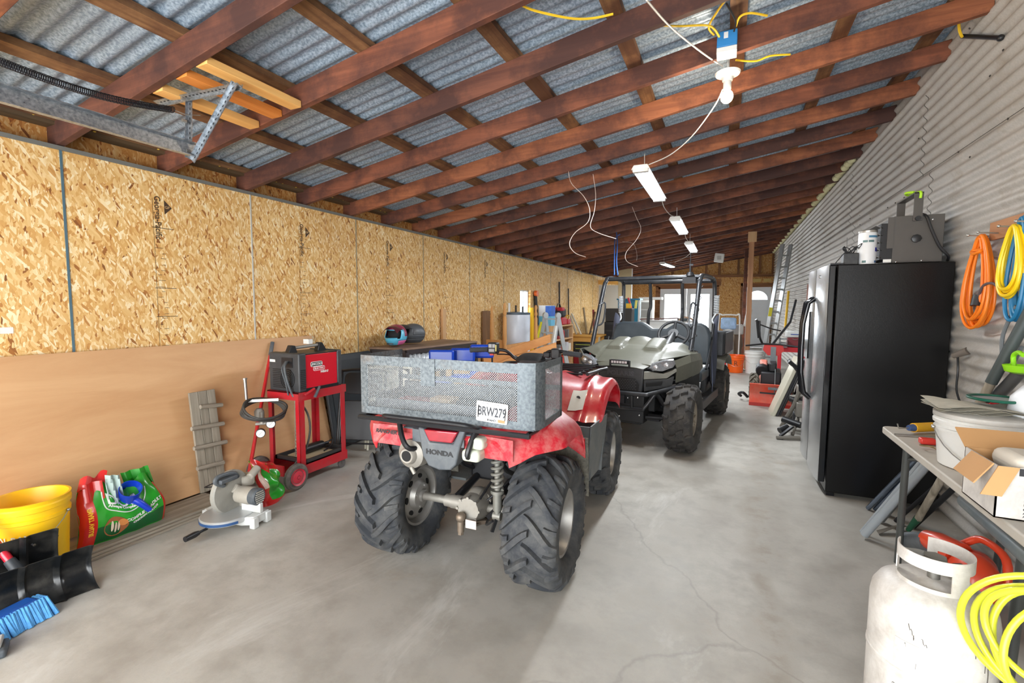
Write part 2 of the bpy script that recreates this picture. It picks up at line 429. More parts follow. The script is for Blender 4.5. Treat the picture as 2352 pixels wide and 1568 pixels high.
# right wall: horizontal corrugated sheets
PIT = .084
def corr(z): return .0125*math.cos(2*math.pi*z/PIT)
zs = [i*PIT/8 for i in range(0, int(3.42/PIT*8))]
prof = [(XR-.0125+corr(z)-.0, z) for z in zs] + [(XR+.06, zs[-1]), (XR+.06, 0)]
m = MB(); m.rings([[Vector((a, YF, z)) for a, z in prof], [Vector((a, YB, z)) for a, z in prof]])
struct('wall_right', m, WALLM, smooth=50)
seam = plain('sheet_joint', (70,68,64), .7)
for i, (y, z0, z1) in enumerate(((4.83, 2.42, 3.06), (4.62, .9, 2.42), (7.25, 2.42, 3.06), (7.0, .6, 2.42), (10.3, .4, 3.0), (13.2, .4, 3.0), (2.1, .5, 2.4))):
    q = [z for z in zs if z0 < z < z1]
    m = MB(); m.rings([[Vector((XR-.0125+corr(z)-dx, y+dy, z)) for z in q] for dx, dy in ((.0, -.004), (.0015, -.004), (.0015, .004), (0, .004))], closed=False)
    struct('trim_%d' % (i+30), m, seam)
m = MB(); rnd.seed(31)
for i in range(150):
    y = 1.5+i*.105+rnd.uniform(-.03,.03); z = .7+.42*rnd.randrange(6)+rnd.choice((-.042,.042,0)); z = round(z/.084)*.084
    if z < roofz(XR)-.1: m.sph((XR-.001, y, z), .0075, 6, 4)
struct('wall_screws', m, plain('screw_dark', (52,50,48), .6))
m = MB()
for z0 in (2.42,):
    m.bb((XR-.0265, YF, z0), (XR-.0245, YB, z0+.003))
struct('trim_40', m, seam)
# end wall
BX0, BX1 = -5.1, XR+.06
fr = (-2.25, -.42, 2.03); sd = (.50, 1.33, 2.06)
m = MB()
for x0, x1, z0, z1 in ((BX0, fr[0]-.06, 0, 2.42), (fr[0]-.06, fr[1]+.06, fr[2]+.06, 2.42), (fr[1]+.06, sd[0]-.05, 0, 2.42), (sd[0]-.05, sd[1]+.02, sd[2]+.04, 2.42), (sd[1]+.02, BX1, 0, 2.42)):
    m.bb((x0, YB, z0), (x1, YB+.1, z1))
m.bb((BX0, YB+.08, 2.42), (BX1, YB+.16, 3.6))
struct('wall_back', m, OSBX, smooth=0)
BRN = wood('framing_wood', (104,66,40), (160,112,74), 'Z', 14); BRNX = wood('framing_wood_x', (104,66,40), (168,118,78), 'X', 14)
m = MB()
m.bb((BX0, YB-.04, 2.40), (BX1, YB+.1, 2.49))
m.bb((fr[0]-.25, YB-.035, 2.12), (fr[1]+.2, YB+.0, 2.36))
m.bb((fr[0]-.16, YB-.03, 0), (fr[0]-.06, YB+.02, 2.12)); m.bb((fr[1]+.06, YB-.03, 0), (fr[1]+.14, YB+.02, 2.12)); m.bb((fr[0]-.16, YB-.03, 2.09), (fr[1]+.14, YB+.02, 2.13))
m.bb((sd[0]-.1, YB-.03, 0), (sd[0]-.04, YB+.02, 2.2)); m.bb((sd[0]-.1, YB-.03, sd[2]+.04), (sd[1]+.04, YB+.02, sd[2]+.12)); 
m.bb((fr[0]-.07, YB, 0), (fr[0], YB+.1, 2.12)); m.bb((fr[1], YB, 0), (fr[1]+.07, YB+.1, 2.12)); m.bb((fr[0]-.07, YB, 2.022), (fr[1]+.07, YB+.1, 2.12)); m.bb((sd[0]-.06, YB, 0), (sd[0], YB+.1, 2.12)); m.bb((sd[1], YB, 0), (sd[1]+.04, YB+.1, 2.12)); m.bb((sd[0]-.06, YB, 2.052), (sd[1]+.04, YB+.1, 2.12))
struct('trim_45', m, BRNX, smooth=0)
for i, x in enumerate((-3.6, -3.0, -2.4, -1.85, -1.2, -.72, -.3, .3, .95, 1.34)):
    struct('wall_stud', MB().bb((x-.03, YB-.02, 2.49), (x+.04, YB+.08, roofz(x)+.1)), BRN, smooth=0)
for x0, x1 in ((.50, .62), (.72, 1.0), (1.08, 1.3)):
    MBx = MB().bb((x0, YB-.02, 2.22), (x1, YB, 2.33)); struct('trim_%d' % (60+int(x0*10)), MBx, plain('yellow_block', (214,190,120), .7), smooth=0)
# french doors
FD = plain('door_blue_white', (234,240,246), .5, var=.03)
def leaf(name, x0, x1, z1, gx0, gx1, gz0, gz1):
    mm = MB()
    for a, b_, c, d in ((x0, gx0, 0, z1), (gx1, x1, 0, z1), (gx0, gx1, 0, gz0), (gx0, gx1, gz1, z1)): mm.bb((a, YB+.02, c+.005), (b_, YB+.06, d))
    o = struct(name, mm, FD, smooth=0)
    MB().bb((gx0, YB+.035, gz0), (gx1, YB+.04, gz1)).build('glass_pane', GLASS, o)
    k = MB().cyl((x0+.06 if x0 < -1.4 else x0+.08, YB+.02, .95), (x0+.06 if x0 < -1.4 else x0+.08, YB-.05, .95), .012).sph((x0+.06 if x0 < -1.4 else x0+.08, YB-.06, .95), .03)
    k.build('door_knob', STEEL, o)
    return o
xm = (fr[0]+fr[1])/2
leaf('door_1', fr[0], xm-.004, 2.02, fr[0]+.16, xm-.14, .35, 1.82); leaf('door_2', xm+.004, fr[1], 2.02, xm+.14, fr[1]-.16, .35, 1.82)
# side door with a fan light
mm = MB(); cx = (sd[0]+sd[1])/2; zc = 1.63; R0 = .31
x0, x1 = sd[0], sd[1]
mm.bb((x0, YB+.02, .005), (x1, YB+.06, zc)); mm.bb((x0, YB+.02, zc), (cx-R0, YB+.06, 2.05)); mm.bb((cx+R0, YB+.02, zc), (x1, YB+.06, 2.05))
for i in range(16):
    a0, a1 = math.pi*i/16, math.pi*(i+1)/16
    q = [(cx+R0*math.cos(a0), zc+R0*.95*math.sin(a0)), (cx+R0*math.cos(a0), 2.05), (cx+R0*math.cos(a1), 2.05), (cx+R0*math.cos(a1), zc+R0*.95*math.sin(a1))]
    mm.prism(q, .04, 'Y', YB+.02)
for (a, b_, c, d) in ((x0+.12, cx-.05, .9, 1.42), (cx+.05, x1-.12, .9, 1.42), (x0+.12, cx-.05, .2, .75), (cx+.05, x1-.12, .2, .75)):
    for q in (((a, c), (b_, c+.012)), ((a, d-.012), (b_, d)), ((a, c), (a+.012, d)), ((b_-.012, c), (b_, d))): mm.bb((q[0][0], YB+.012, q[0][1]), (q[1][0], YB+.02, q[1][1]))
o = struct('door_3', mm, FD, smooth=0)
MB().prism([(cx+R0*math.cos(math.pi*i/16), zc+R0*.95*math.sin(math.pi*i/16)) for i in range(17)], .005, 'Y', YB+.035).build('glass_pane', GLASS, o)
MB().cyl((x0+.07, YB+.02, .95), (x0+.07, YB-.04, .95), .012).sph((x0+.07, YB-.05, .95), .03).build('door_knob', STEEL, o)
# front wall with the open vehicle door
m = MB(); m.bb((XL-.1, YF-.1, 0), (-3.45, YF, 3.5)); m.bb((1.15, YF-.1, 0), (XR+.06, YF, 3.5)); m.bb((-3.45, YF-.1, 2.25), (1.15, YF, 3.5)); struct('wall_front', m, OSBX, smooth=0)
# roof: rafters, purlins, corrugated sheets
for i, y in enumerate(RY):
    x0, x1 = XL-.1, XR-.004
    q = [(x0, roofz(x0)), (x1, roofz(x1)), (x1, roofz(x1)+.135), (x0, roofz(x0)+.135)]
    m = MB().prism(q, .04, 'Y', y); struct('ceiling_beam', m, RAFT[(i*7+i//3) % 3], bevel=.003)
for i in range(9):
    x = 1.22 - i*.61
    m = MB(); q = [(x-.045, roofz(x-.045)+.136), (x+.045, roofz(x+.045)+.136), (x+.045, roofz(x+.045)+.172), (x-.045, roofz(x-.045)+.172)]
    m.prism(q, YB-YF, 'Y', YF); struct('roof_purlin', m, PURL, smooth=0)
ys = []; y = YF-.15
n = int((YB+.3-YF)/.086*8)
pp = []
for i in range(n):
    y = YF-.15+i*.086/8; pp.append((y, .0095*math.cos(2*math.pi*i/8)))
m = MB(); xa, xb = XL-.2, XR+.08
up = .182
m.rings([[Vector((x, y, roofz(x)+up+h)) for y, h in pp] for x in (xa, xb)], closed=False)
m.rings([[Vector((x, y, roofz(x)+up+.03)) for y in (YF-.15, YB+.2)] for x in (xb, xa)], closed=False)
struct('ceiling', m, ROOFM, smooth=50)
# yellow foam along the eaves
FOAM = plain('yellow_foam', (216,182,66), .6, var=.2, scale=30)
m = MB()
for i in range(260):
    y = YF + i*.072 + rnd.uniform(-.01, .01)
    if any(-.01 < y-ry < .05 for ry in RY) or y > 9: continue
    s_ = rnd.uniform(.013, .021)
    m.sph((XL+.0+rnd.uniform(-.005,.005), y, 2.488+rnd.uniform(-.004,.006)), s_, 8, 6, (1, 1.1, .9))
    if rnd.random() < .35: m.sph((XL+.002, y+.012, 2.470), s_*.6, 8, 5)
tag(m.build('foam_bead', FOAM), 'yellow expanding foam beads along the top of the left strand board wall', 'foam', kind='stuff')
m = MB()
for i, y in enumerate(RY[3:]):
    for q in range(2 if i < 6 else 1): m.sph((XR-.075-rnd.uniform(0,.03), y+.06+rnd.uniform(0,.12), roofz(XR)+.10-q*.03), rnd.uniform(.02,.045), 8, 6, (1.3, 1, .8))
for i in range(60):
    y = 7+i*.18; m.sph((XR-.075, y, roofz(XR)+.02), .05, 8, 6, (1, 1.3, .9))
tag(m.build('foam_filler', plain('pale_foam', (206,202,160), .7, var=.2)), 'pale foam lumps stuffed where the beams meet the corrugated right wall', 'foam', kind='stuff')
# posts
struct('trim_80', MB().bb((.39, 11.60, 0), (.49, 11.70, roofz(.44)-.01)), wood('post_wood', (160,112,80), (204,156,116), 'Z', 12), bevel=.003)
struct('trim_81', MB().bb((.36, 11.56, roofz(.44)-.20), (.53, 11.60, roofz(.44)+.02)), PINE, bevel=.002)
struct('trim_82', MB().bb((.40, 15.0, 0), (.49, 15.1, roofz(.44)-.01)), RAFT[0])
# ---------------------------------------------------------------- lamps
def emis(name, rgb, st):
    m, nt, b = newmat(name); b.inputs['Base Color'].default_value = (*lin(rgb), 1); b.inputs['Emission Color'].default_value = (*lin(rgb), 1); b.inputs['Emission Strength'].default_value = st; return m
LEDM = emis('led_tube', (236,244,255), 14)
LEDS = [((-.69, 4.63, 2.55), 0, 'first and nearest of the white tube lights'), ((-.625, 6.79, 2.50), 0, 'second of the hanging white tube lights from the camera'), ((-.60, 8.75, 2.44), 0, 'third of the hanging white tube lights from the camera'), ((-1.45, 12.85, 2.49), R_(-6), 'farthest white tube light, nearest the end wall')]
led0 = None
for (loc, rz, lab) in LEDS:
    if led0 is None:
        led0 = thing('shop_light', 'x', 'ceiling light', (0,0,0), 0, 'tube lights hung under the beams')
        m = MB(); m.prism([(-.055,0),(.055,0),(.075,-.035),(-.075,-.035)][::-1], 1.22, 'Y', -.61); m.build('housing', WHITE, led0, bevel=.004)
        m = MB(); m.bb((-.055,-.56,-.058),(.055,.56,-.036)); m.build('light_tube', LEDM, led0, bevel=.01)
        m = MB(); m.bb((-.06,-.61,-.058),(.06,-.56,-.036)); m.bb((-.06,.56,-.058),(.06,.61,-.036)); m.each('end_cap', WHITE, led0)
        m = MB(); m.cyl((0,-.4,0),(0,-.42,.14),.003); m.cyl((0,.4,0),(0,.42,.14),.003); m.each('hanger', STEEL, led0)
        o = led0
    else: o = copy_tree(led0)
    o.location = loc; o.rotation_euler = (0, 0, rz); o['label'] = lab + ', hanging under the brown beams'
    area('lamp_light', (loc[0], loc[1], loc[2]-.07), (0, 0, rz), .12, 1.15, LEDW*(1.0 if loc[1] < 10 else 1.7), (.93, .97, 1.0))
# ================================================================ RED FOUR-WHEELER
RED = plain('red_body', (186,12,30), .3, coat=.5, var=.05, dirt=(206,140,140), dirtamt=.22, dscale=16)
REDD = plain('red_body_muddy', (186,18,40), .42, var=.08, dirt=(190,150,140), dirtamt=.42, dscale=22)
GREYP = plain('grey_plastic', (98,104,108), .55, dirt=(146,146,140), dirtamt=.45, dscale=5)
GREYD = plain('dark_grey_plastic', (74,80,86), .5, dirt=(132,134,132), dirtamt=.35)
ALU = plain('dusty_cast_metal', (160,156,148), .55, .45, dirt=(120,112,100), dirtamt=.4)
def tyre_mb(R, W, rr, kind, n=18):
    """carcass and tread lugs, axle along X"""
    m = MB(); h = W/2
    pr = [(rr, -h*.72), (rr+.012, -h*.86), (rr+(R-rr)*.35, -h*1.0), (rr+(R-rr)*.65, -h*.99), (R-.035, -h*.90), (R-.024, -h*.70), (R-.019, -h*.35), (R-.018, 0)]
    pr = pr + [(a, -b) for a, b in pr[-2::-1]] + [(rr, -h*.5), ]
    m.rings([[Vector((hx, r*math.cos(2*math.pi*j/64), r*math.sin(2*math.pi*j/64))) for r, hx in pr] for j in range(64)], loop=True)
    def surf(hx):
        a = abs(hx)/h
        if a < .35: return R-.0185
        if a < .70: return R-.019-(a-.35)/.35*.005
        if a < .90: return R-.024-(a-.7)/.2*.011
        return R-.035-(a-.9)*.35
    def lug(path, wd, ht):
        rs = []
        for (hx, ang, sw) in path:
            r0 = surf(hx)-.006; hh = ht
            out = [(r0, -wd*.62*sw), (r0+.006+hh*.92, -wd*.42*sw), (r0+.006+hh, 0), (r0+.006+hh*.92, wd*.42*sw), (r0, wd*.62*sw)]
            sl = max(0, (abs(hx)/h-.8))*.9
            rs.append([Vector((hx + (1 if hx > 0 else -1)*(r-r0)*sl, r*math.cos(ang+da/R), r*math.sin(ang+da/R))) for r, da in out])
        m.rings(rs, True)
    if kind == 'chevron':
        for i in range(n):
            for s_ in (-1, 1):
                a0 = 2*math.pi*(i+(.5 if s_ > 0 else 0))/n
                pth = []
                for t in range(8):
                    u = t/7
                    pth.append((s_*h*(-.10+u*1.10), a0 + .46*u**1.25, .85+.35*math.sin(u*3)))
                lug(pth, .036, .026)
                a1 = a0 + math.pi/n*1.0
                lug([(s_*h*(.62+.36*u), a1+.34+.05*u, 1.0) for u in (0, .5, 1)], .026, .02)
    else:
        for i in range(n):
            a0 = 2*math.pi*i/n
            for k, (c0, c1, da, wd) in enumerate(((-.98, -.55, 0, .034), (-.45, -.02, .18, .036), (.05, .48, .02, .036), (.58, .98, .2, .034))):
                q = 2*math.pi/n
                lug([(h*(c0+(c1-c0)*u), a0+da*q*2.2+.05*math.sin(u*3+k), 1.0) for u in (0, .5, 1)], wd*.82, .024)
    return m
def rim_parts(tyre, rr, W, deep, mat, side, holes=7, dish=None):
    """side=+1: outer face towards +X ; disc sits at x = side*deep"""
    h = W/2*.74
    m = MB(); pr = [(rr+.014, -h), (rr+.016, -h+.006), (rr-.002, -h+.012), (rr-.006, -h*.62), (rr-.022, -h*.5), (rr-.024, 0), (rr-.022, h*.5), (rr-.006, h*.62), (rr-.002, h-.012), (rr+.016, h-.006), (rr+.014, h), (rr-.012, h-.003), (rr-.03, h*.5), (rr-.032, -h*.5), (rr-.012, -h+.003)]
    m.rings([[Vector((hx, r*math.cos(2*math.pi*j/48), r*math.sin(2*math.pi*j/48))) for r, hx in pr] for j in range(48)], loop=True)
    m.build('rim', mat, tyre)
    d = side*deep; m = MB()
    pr = [(rr-.028, d), (rr-.045, d+side*.012), (.085, d+side*.02), (.07, d+side*.045), (.03, d+side*.05)]
    m.rings([[Vector((hx, r*math.cos(2*math.pi*j/48), r*math.sin(2*math.pi*j/48))) for r, hx in pr] + [Vector((hx-side*.006, r*math.cos(2*math.pi*j/48), r*math.sin(2*math.pi*j/48))) for r, hx in pr[::-1]] for j in range(48)], loop=True)
    m.cyl((d-side*.03, 0, 0), (d+side*.065, 0, 0), .035, n=16)
    for k in range(4):
        a = math.pi/2*k+.4; m.cyl((d, .058*math.cos(a), .058*math.sin(a)), (d+side*.055, .058*math.cos(a), .058*math.sin(a)), .009, n=6)
    dk = m.build('wheel_disc', mat, tyre)
    m = MB()
    rm = (rr-.04+.085)/2
    for k in range(holes):
        a = 2*math.pi*k/holes
        m.rings([[Vector((d+o_, (rm+.013*math.cos(t))*math.cos(a)-.02*math.sin(t)*math.sin(a), (rm+.013*math.cos(t))*math.sin(a)+.02*math.sin(t)*math.cos(a))) for t in [2*math.pi*q/12 for q in range(12)]] for o_ in ((-side*.012), side*.0185)])
    m.build('vent_slot', plain('hole_black', (14,14,15), .8), dk)
atv = thing('quad_bike', 'red four-wheeler with muddy chevron tyres and a silver mesh basket on its rear rack', 'quad bike', (-1.22, 2.15, 0), R_(1.6))
RIMG = plain('grey_rim', (172,170,166), .42, .55, dirt=(130,124,114), dirtamt=.4)
tr = tyre_mb(.315, .27, .165, 'chevron', 15)
tf = tyre_mb(.305, .22, .16, 'block', 18)
for sx in (-1, 1):
    o = tr.build('rear_tyre', RUB, atv, loc=(sx*.425, 0, .313)); 
    if sx < 0: o.rotation_euler = (0, 0, math.pi)
    rim_parts(o, .165, .27, .06 , RIMG, -1 if sx > 0 else -1, 7)
for sx in (-1, 1):
    o = tf.build('front_tyre', RUB, atv, loc=(sx*.435, 1.235, .305)); 
    if sx < 0: o.rotation_euler = (0, 0, math.pi)
    rim_parts(o, .16, .22, .0, RIMG, 1, 6)
# rear fenders
def fend(sx):
    def f(u, v):
        y = -.33 + .56*u
        xo = .36 + .20*min(1, u/.35)**.8
        xi = .13
        zc = .80 + .075*math.sin(math.pi*min(1, u*1.02)*.82+.12)
        d = 0 if v < .62 else .13*((v-.62)/.38)**1.8*(1.0 if u > .3 else .75+.8*u)
        if u < .12: d += (.12-u)*.3
        if u > .86: zc -= .10*((u-.86)/.14)**1.6
        x = xi + (xo-xi)*(v if v < .8 else .8+.2*math.sin((v-.8)/.2*math.pi/2)**1.0)
        return (sx*x, y, zc-d)
    return f
for sx in (1, -1):
    m = MB(); m.grid(fend(sx), 22, 16, th=.006*sx); 
    # front-facing apron of the fender
    m.grid(lambda u, v, sx=sx: (sx*(.20+.36*v), .225+.02*u, .80-.12*v*v-.0*u-(.11)*u), 5, 8, th=.006*sx)
    # tail corner panel
    m.grid(lambda u, v, sx=sx: (sx*(.13+.25*u), -.335+.02*math.cos(u*1.5), .80-.0*u-v*(.105-.01*u)), 8, 5, th=-.006*sx)
    m.build('rear_fender', REDD, atv)
    m = MB(); m.grid(lambda u, v, sx=sx: (sx*(.24+.335*v), .245+.03*u, .70-.33*u-.02*v), 6, 6, th=.008*sx)
    m.build('mud_flap', plain('muddy_black', (38,38,36), .8, dirt=(120,116,104), dirtamt=.9, dscale=30), atv)
m = MB(); m.grid(lambda u, v: (-.14+.28*u, -.335+.0*v, .80-.06*v), 4, 3, th=.006); m.grid(lambda u, v: (-.2+.4*u, -.33+.6*v, .80+.04*math.sin(v*2.5)), 5, 8, th=.006)
m.build('rear_deck', GREYD, atv)
text('fender_decal', 'RANCHER ES', .026, plain('decal_black', (30,30,34), .4), atv, (-.275, -.346, .77), (R_(90), 0, R_(0)), sx=1.05, bold=.0012, shear=.3)
# tail light panel
tp = MB(); tp.prism([(-.10,.815),(-.088,.75),(-.075,.68),(-.045,.635),(.015,.622),(.075,.63),(.105,.66),(.125,.74),(.155,.825),(.122,.82),(.09,.755),(-.035,.75),(-.068,.812)], .08, 'Y', -.355)
tpo = tp.build('tail_panel', GREYD, atv, bevel=.008, seg=3)
tl = MB(); tl.prism([(-.064,.81),(-.035,.757),(.088,.76),(.118,.815)], .07, 'Y', -.362); tl.build('tail_light', plain('red_lens', (150,20,40), .12, coat=1, var=.3, scale=30), atv, bevel=.006, seg=3)
text('badge', 'HONDA', .031, plain('badge_dark', (24,26,30), .4), tpo, (.018, -.3562, .705), (R_(90), 0, 0), sx=1.25, bold=.0015)
# muffler
m = MB(); m.lathe([(.02,-.37),(.034,-.372),(.040,-.365),(.046,-.35),(.070,-.335),(.076,-.28),(.076,-.05),(.06,.02)], (-.155,0,.672), 'Y', 28, rot=None)
m.cyl((-.15,-.34,.61),(-.13,-.34,.58),.010)
mo = m.build('muffler', ALU, atv); MB().lathe([(.026,-.3725),(.026,-.3735)], (-.155,0,.672), 'Y', 20).build('exhaust_mouth', plain('hole_black', (14,14,15), .8), mo)
# overflow bottle
m = MB(); m.bb((.145,-.38,.69),(.235,-.25,.745)); m.bb((.17,-.37,.745),(.25,-.27,.80)); m.build('reservoir_bottle', plain('milky_plastic', (196,200,184), .45), atv, bevel=.018, seg=3)
# shock absorber, axle, gearcase, hitch ball, brake
m = MB(); hx = [(.235+.026*math.cos(t*.5), -.18+.026*math.sin(t*.5), .50+t*.0024) for t in range(0, 76)]
m.tube(hx, .0075, 8); m.cyl((.235,-.18,.70),(.235,-.18,.36),.015,n=12); m.cyl((.235,-.18,.71),(.235,-.18,.685),.033,n=16); m.cyl((.235,-.18,.50),(.235,-.18,.485),.033,n=16); m.cyl((.235,-.18,.49),(.235,-.18,.40),.022); m.cyl((.215,-.18,.37),(.255,-.18,.37),.02)
m.build('shock_absorber', plain('dusty_spring', (118,118,112), .5, .4, dirt=(150,144,132), dirtamt=.5), atv)
m = MB(); m.cyl((-.36,0,.313),(.36,0,.313),.022,n=16); m.cyl((-.16,0,.313),(-.10,0,.313),.034); m.cyl((-.12,0,.313),(-.02,0,.313),.038,n=20); m.build('rear_axle', ALU, atv)
m = MB(); m.lathe([(.03,-.06),(.055,-.055),(.085,-.03),(.092,.0),(.085,.03),(.055,.055),(.03,.06)], (.04,-.01,.33), 'X', 24); m.lathe([(.06,-.12),(.07,-.08),(.065,.0)], (.04,0,.34), 'Y', 20); m.lathe([(.055,.0),(.05,.1),(.04,.3)], (.06,.0,.345), 'Y', 16)
for k in range(8):
    a = 2*math.pi*k/8; m.cyl((.04+.062*math.cos(a), -.125, .34+.062*math.sin(a)), (.04+.062*math.cos(a), -.09, .34+.062*math.sin(a)), .008, n=6)
m.build('gear_case', ALU, atv)
m = MB(); m.bar((.04,-.10,.255),(.10,.10,.24),.07,.012); m.bar((.0,-.13,.275),(.09,-.02,.25),.05,.02); m.cyl((.015,-.15,.235),(.015,-.15,.29),.018); m.sph((.015,-.15,.31),.026,16,12); m.cyl((.015,-.15,.25),(.015,-.15,.22),.016,n=6); m.build('hitch_ball', plain('rusty_steel', (142,130,116), .5, .6, dirt=(108,88,70), dirtamt=.6), atv)
MB().bb((.045,-.155,.262),(.105,-.150,.305)).build('warning_label', plain('label_white', (214,208,200), .5, dirt=(190,60,40), dirtamt=.4, dscale=30), atv)
m = MB(); m.lathe([(.03,.0),(.12,.005),(.125,.03),(.12,.045),(.03,.05)], (.285,.0,.313), 'X', 30); m.build('brake_drum', plain('brake_brown', (84,74,66), .6, .4, dirt=(150,140,126), dirtamt=.5), atv)
m = MB()
for a, b, c in (((.16,-.14,.42),(.24,-.05,.5),(.33,.2,.64)), ((.20,-.16,.38),(.27,-.02,.44),(.3,.25,.62)), ((.1,-.1,.40),(.14,.1,.52),(.2,.3,.6)), ((.22,-.2,.35),(.16,-.15,.30),(.12,0,.29))): m.tube([a, b, c], .006, 8, sm=5)
m.bar((.19,-.2,.36),(.27,-.12,.45),.012,.02); m.bar((.22,-.21,.30),(.25,-.17,.42),.01,.016); m.bar((.24,-.12,.46),(.30,-.02,.47),.05,.008); m.build('cable', DARK, atv)
# frame, engine, lower body
m = MB()
for sx in (-1, 1):
    m.tube([(sx*.14,-.30,.74),(sx*.14,-.1,.72),(sx*.14,.25,.42),(sx*.14,.9,.38),(sx*.13,1.3,.5),(sx*.14,1.5,.7)], .014, 8, sm=5)
    m.tube([(sx*.10,.0,.33),(sx*.12,.45,.38)], .022, 8)
m.build('frame', BLACK, atv)
m = MB(); m.bb((-.16,.28,.34),(.16,.82,.62)); m.cyl((0,.5,.5),(.18,.5,.48),.11,n=24); m.cyl((.0,.66,.62),(.0,.62,.82),.08,n=16); m.bb((-.1,-.02,.60),(.22,.3,.72)); m.build('engine', DARK, atv, bevel=.02)
# seat and body
def loft(st, n=20, p=2.6):
    """st: list of (y, half width, z bottom, z top) -> superellipse rings"""
    rs = []
    for y, hw, z0, z1 in st:
        zc, hz = (z0+z1)/2, (z1-z0)/2
        rs.append([Vector((math.copysign(abs(math.cos(t))**(2/p), math.cos(t))*hw, y, zc+math.copysign(abs(math.sin(t))**(2/p), math.sin(t))*hz)) for t in [2*math.pi*i/n for i in range(n)]])
    return MB().rings(rs)
loft([(-.14,.12,.80,.86),(-.10,.15,.78,.90),(.05,.16,.78,.90),(.3,.15,.78,.88),(.45,.12,.80,.90),(.52,.07,.82,.92)], 28).build('seat', plain('seat_black', (40,42,46), .6, dirt=(120,120,118), dirtamt=.3), atv)
loft([(.42,.06,.66,.84),(.5,.13,.62,.93),(.62,.18,.58,.99),(.75,.20,.56,1.0),(.9,.21,.56,.97),(1.05,.24,.56,.90),(1.2,.25,.58,.87),(1.32,.22,.6,.84)], 36, 2.8).build('fuel_tank_cover', RED, atv)
# red side cowl flowing to the front fender, grey wing emblem, HONDA
for sx in (1, -1):
    m = MB(); m.grid(lambda u, v, sx=sx: (sx*(.165+.05*v+.06*u*v+.02*u), .46+.5*u, .94+.02*u-.04*u*u - v*(.26+.03*u)), 12, 10, th=.006*sx); m.build('side_cowl', RED, atv)
EMB = plain('emblem_white', (222,206,208), .4)
def cowl(u, v): return Vector((.165+.05*v+.06*u*v+.02*u, .46+.5*u, .94+.02*u-.04*u*u - v*(.26+.03*u)))
for k in range(4):
    m = MB(); m.grid(lambda u, v, k=k: cowl(.08+.055*k*.35+.30*u*(1-.09*k), .06+.055*k+.22*u**1.3+.028*v*(1-u*.5))+Vector((.009,0,.002)), 8, 2, th=.001); m.build('wing_emblem', EMB, atv)
text('badge', 'HONDA', .027, EMB, atv, (.236, .665, .80), (R_(90), R_(0), R_(84)), sx=1.25, bold=.001)
PF = [(.58,.655),(.66,.70),(.76,.78),(.87,.84),(1.0,.865),(1.12,.87),(1.24,.85),(1.33,.80),(1.37,.73),(1.375,.66)]
def pf(t):
    a = t*(len(PF)-1); i = min(int(a), len(PF)-2); q = a-i
    p0, p1, p2, p3 = (Vector(PF[max(0, min(len(PF)-1, i+k))]) for k in (-1, 0, 1, 2))
    return .5*((2*p1)+(-p0+p2)*q+(2*p0-5*p1+4*p2-p3)*q*q+(-p0+3*p1-3*p2+p3)*q**3)
for sx in (1, -1):
    def ff(u, v, sx=sx):
        y, z = pf(u); x = .19 + .36*v
        z += (1-v)**2*.05*(1-abs(u-.5)) ; z += .012*math.exp(-((v-.62)/.05)**2)*(1 if u < .8 else 0)
        dr = max(0, (v-.88)/.12)
        # lower rear edge runs further back near the body
        y += -.10*(1-v)*(1-u)+.14*v*(1-u)*(1 if u < .5 else 2*(1-u)) ; z -= .045*dr**1.5*min(1, u/.25)
        return (sx*(x-.01*dr**3), y, z)
    m = MB(); m.grid(ff, 30, 26, th=.006*sx)
    fo = m.build('front_fender', RED, atv)
    if sx > 0:
        p = [Vector(ff(.20, .34)), Vector(ff(.20, .62)), Vector(ff(.36, .62)), Vector(ff(.36, .34))]
        nrm = (p[1]-p[0]).cross(p[3]-p[0]).normalized(); nrm = -nrm if nrm.y > 0 else nrm
        m = MB(); m.grid(lambda u, v: Vector(ff(.12+.15*u, .40+.24*v))+nrm*.011, 4, 4, th=.002)
        dl = m.build('warning_decal', plain('decal_white', (214,212,202), .5), fo)
        c = Vector(ff(.21, .52))+nrm*.014
        MB().add([c+Vector((math.cos(a)*.014, -.002, math.sin(a)*.014)) for a in [math.pi*q/6 for q in range(12)]], [tuple(range(12))]).build('round_mark', plain('decal_ink', (60,60,60), .5), dl)
    m = MB(); m.grid(lambda u, v, sx=sx: (sx*(.525-.03*v+.0*u), .50+.46*u+.06*v*(1-u), .68-.02*u-.36*v), 8, 8, th=.008*sx)
    m.grid(lambda u, v, sx=sx: (sx*(.26+.25*v), .55+.04*u, .66-.34*u), 6, 5, th=.008*sx); m.grid(lambda u, v, sx=sx: (sx*(.26+.26*v), .95+.02*u-.12*u, .66-.36*u), 6, 5, th=.008*sx)
    m.bb((sx*.2 if sx > 0 else -.50, .30, .31), (.50 if sx > 0 else -.2, .86, .325))
    m.build('foot_guard', GREYP, atv)
    m = MB(); m.prism([(.26,.70),(.28,.80),(.34,.815),(.37,.78),(.35,.69)], .03, 'X', sx*.30-(.0 if sx > 0 else .03)); m.build('grab_lever', GREYD, atv, bevel=.01)
# front bumper / rack
m = MB()
for x in (-.30, .30): m.tube([(x,1.02,.905),(x,1.42,.895)], .010, 8)
for y in (1.02, 1.12, 1.22, 1.32, 1.42): m.tube([(-.34,y,.91),(.34,y,.91)], .009, 8)
m.tube([(-.38,1.0,.915),(-.40,1.25,.91),(-.36,1.50,.905),(.36,1.50,.905),(.40,1.25,.91),(.38,1.0,.915)], .013, 8, sm=5)
for x in (-.18, .18): m.tube([(x,1.2,.90),(x,1.2,.84)], .011, 8); m.tube([(x,1.46,.90),(x,1.44,.6),(x,1.3,.42)], .014, 8)
m.build('front_rack', BLACK, atv)
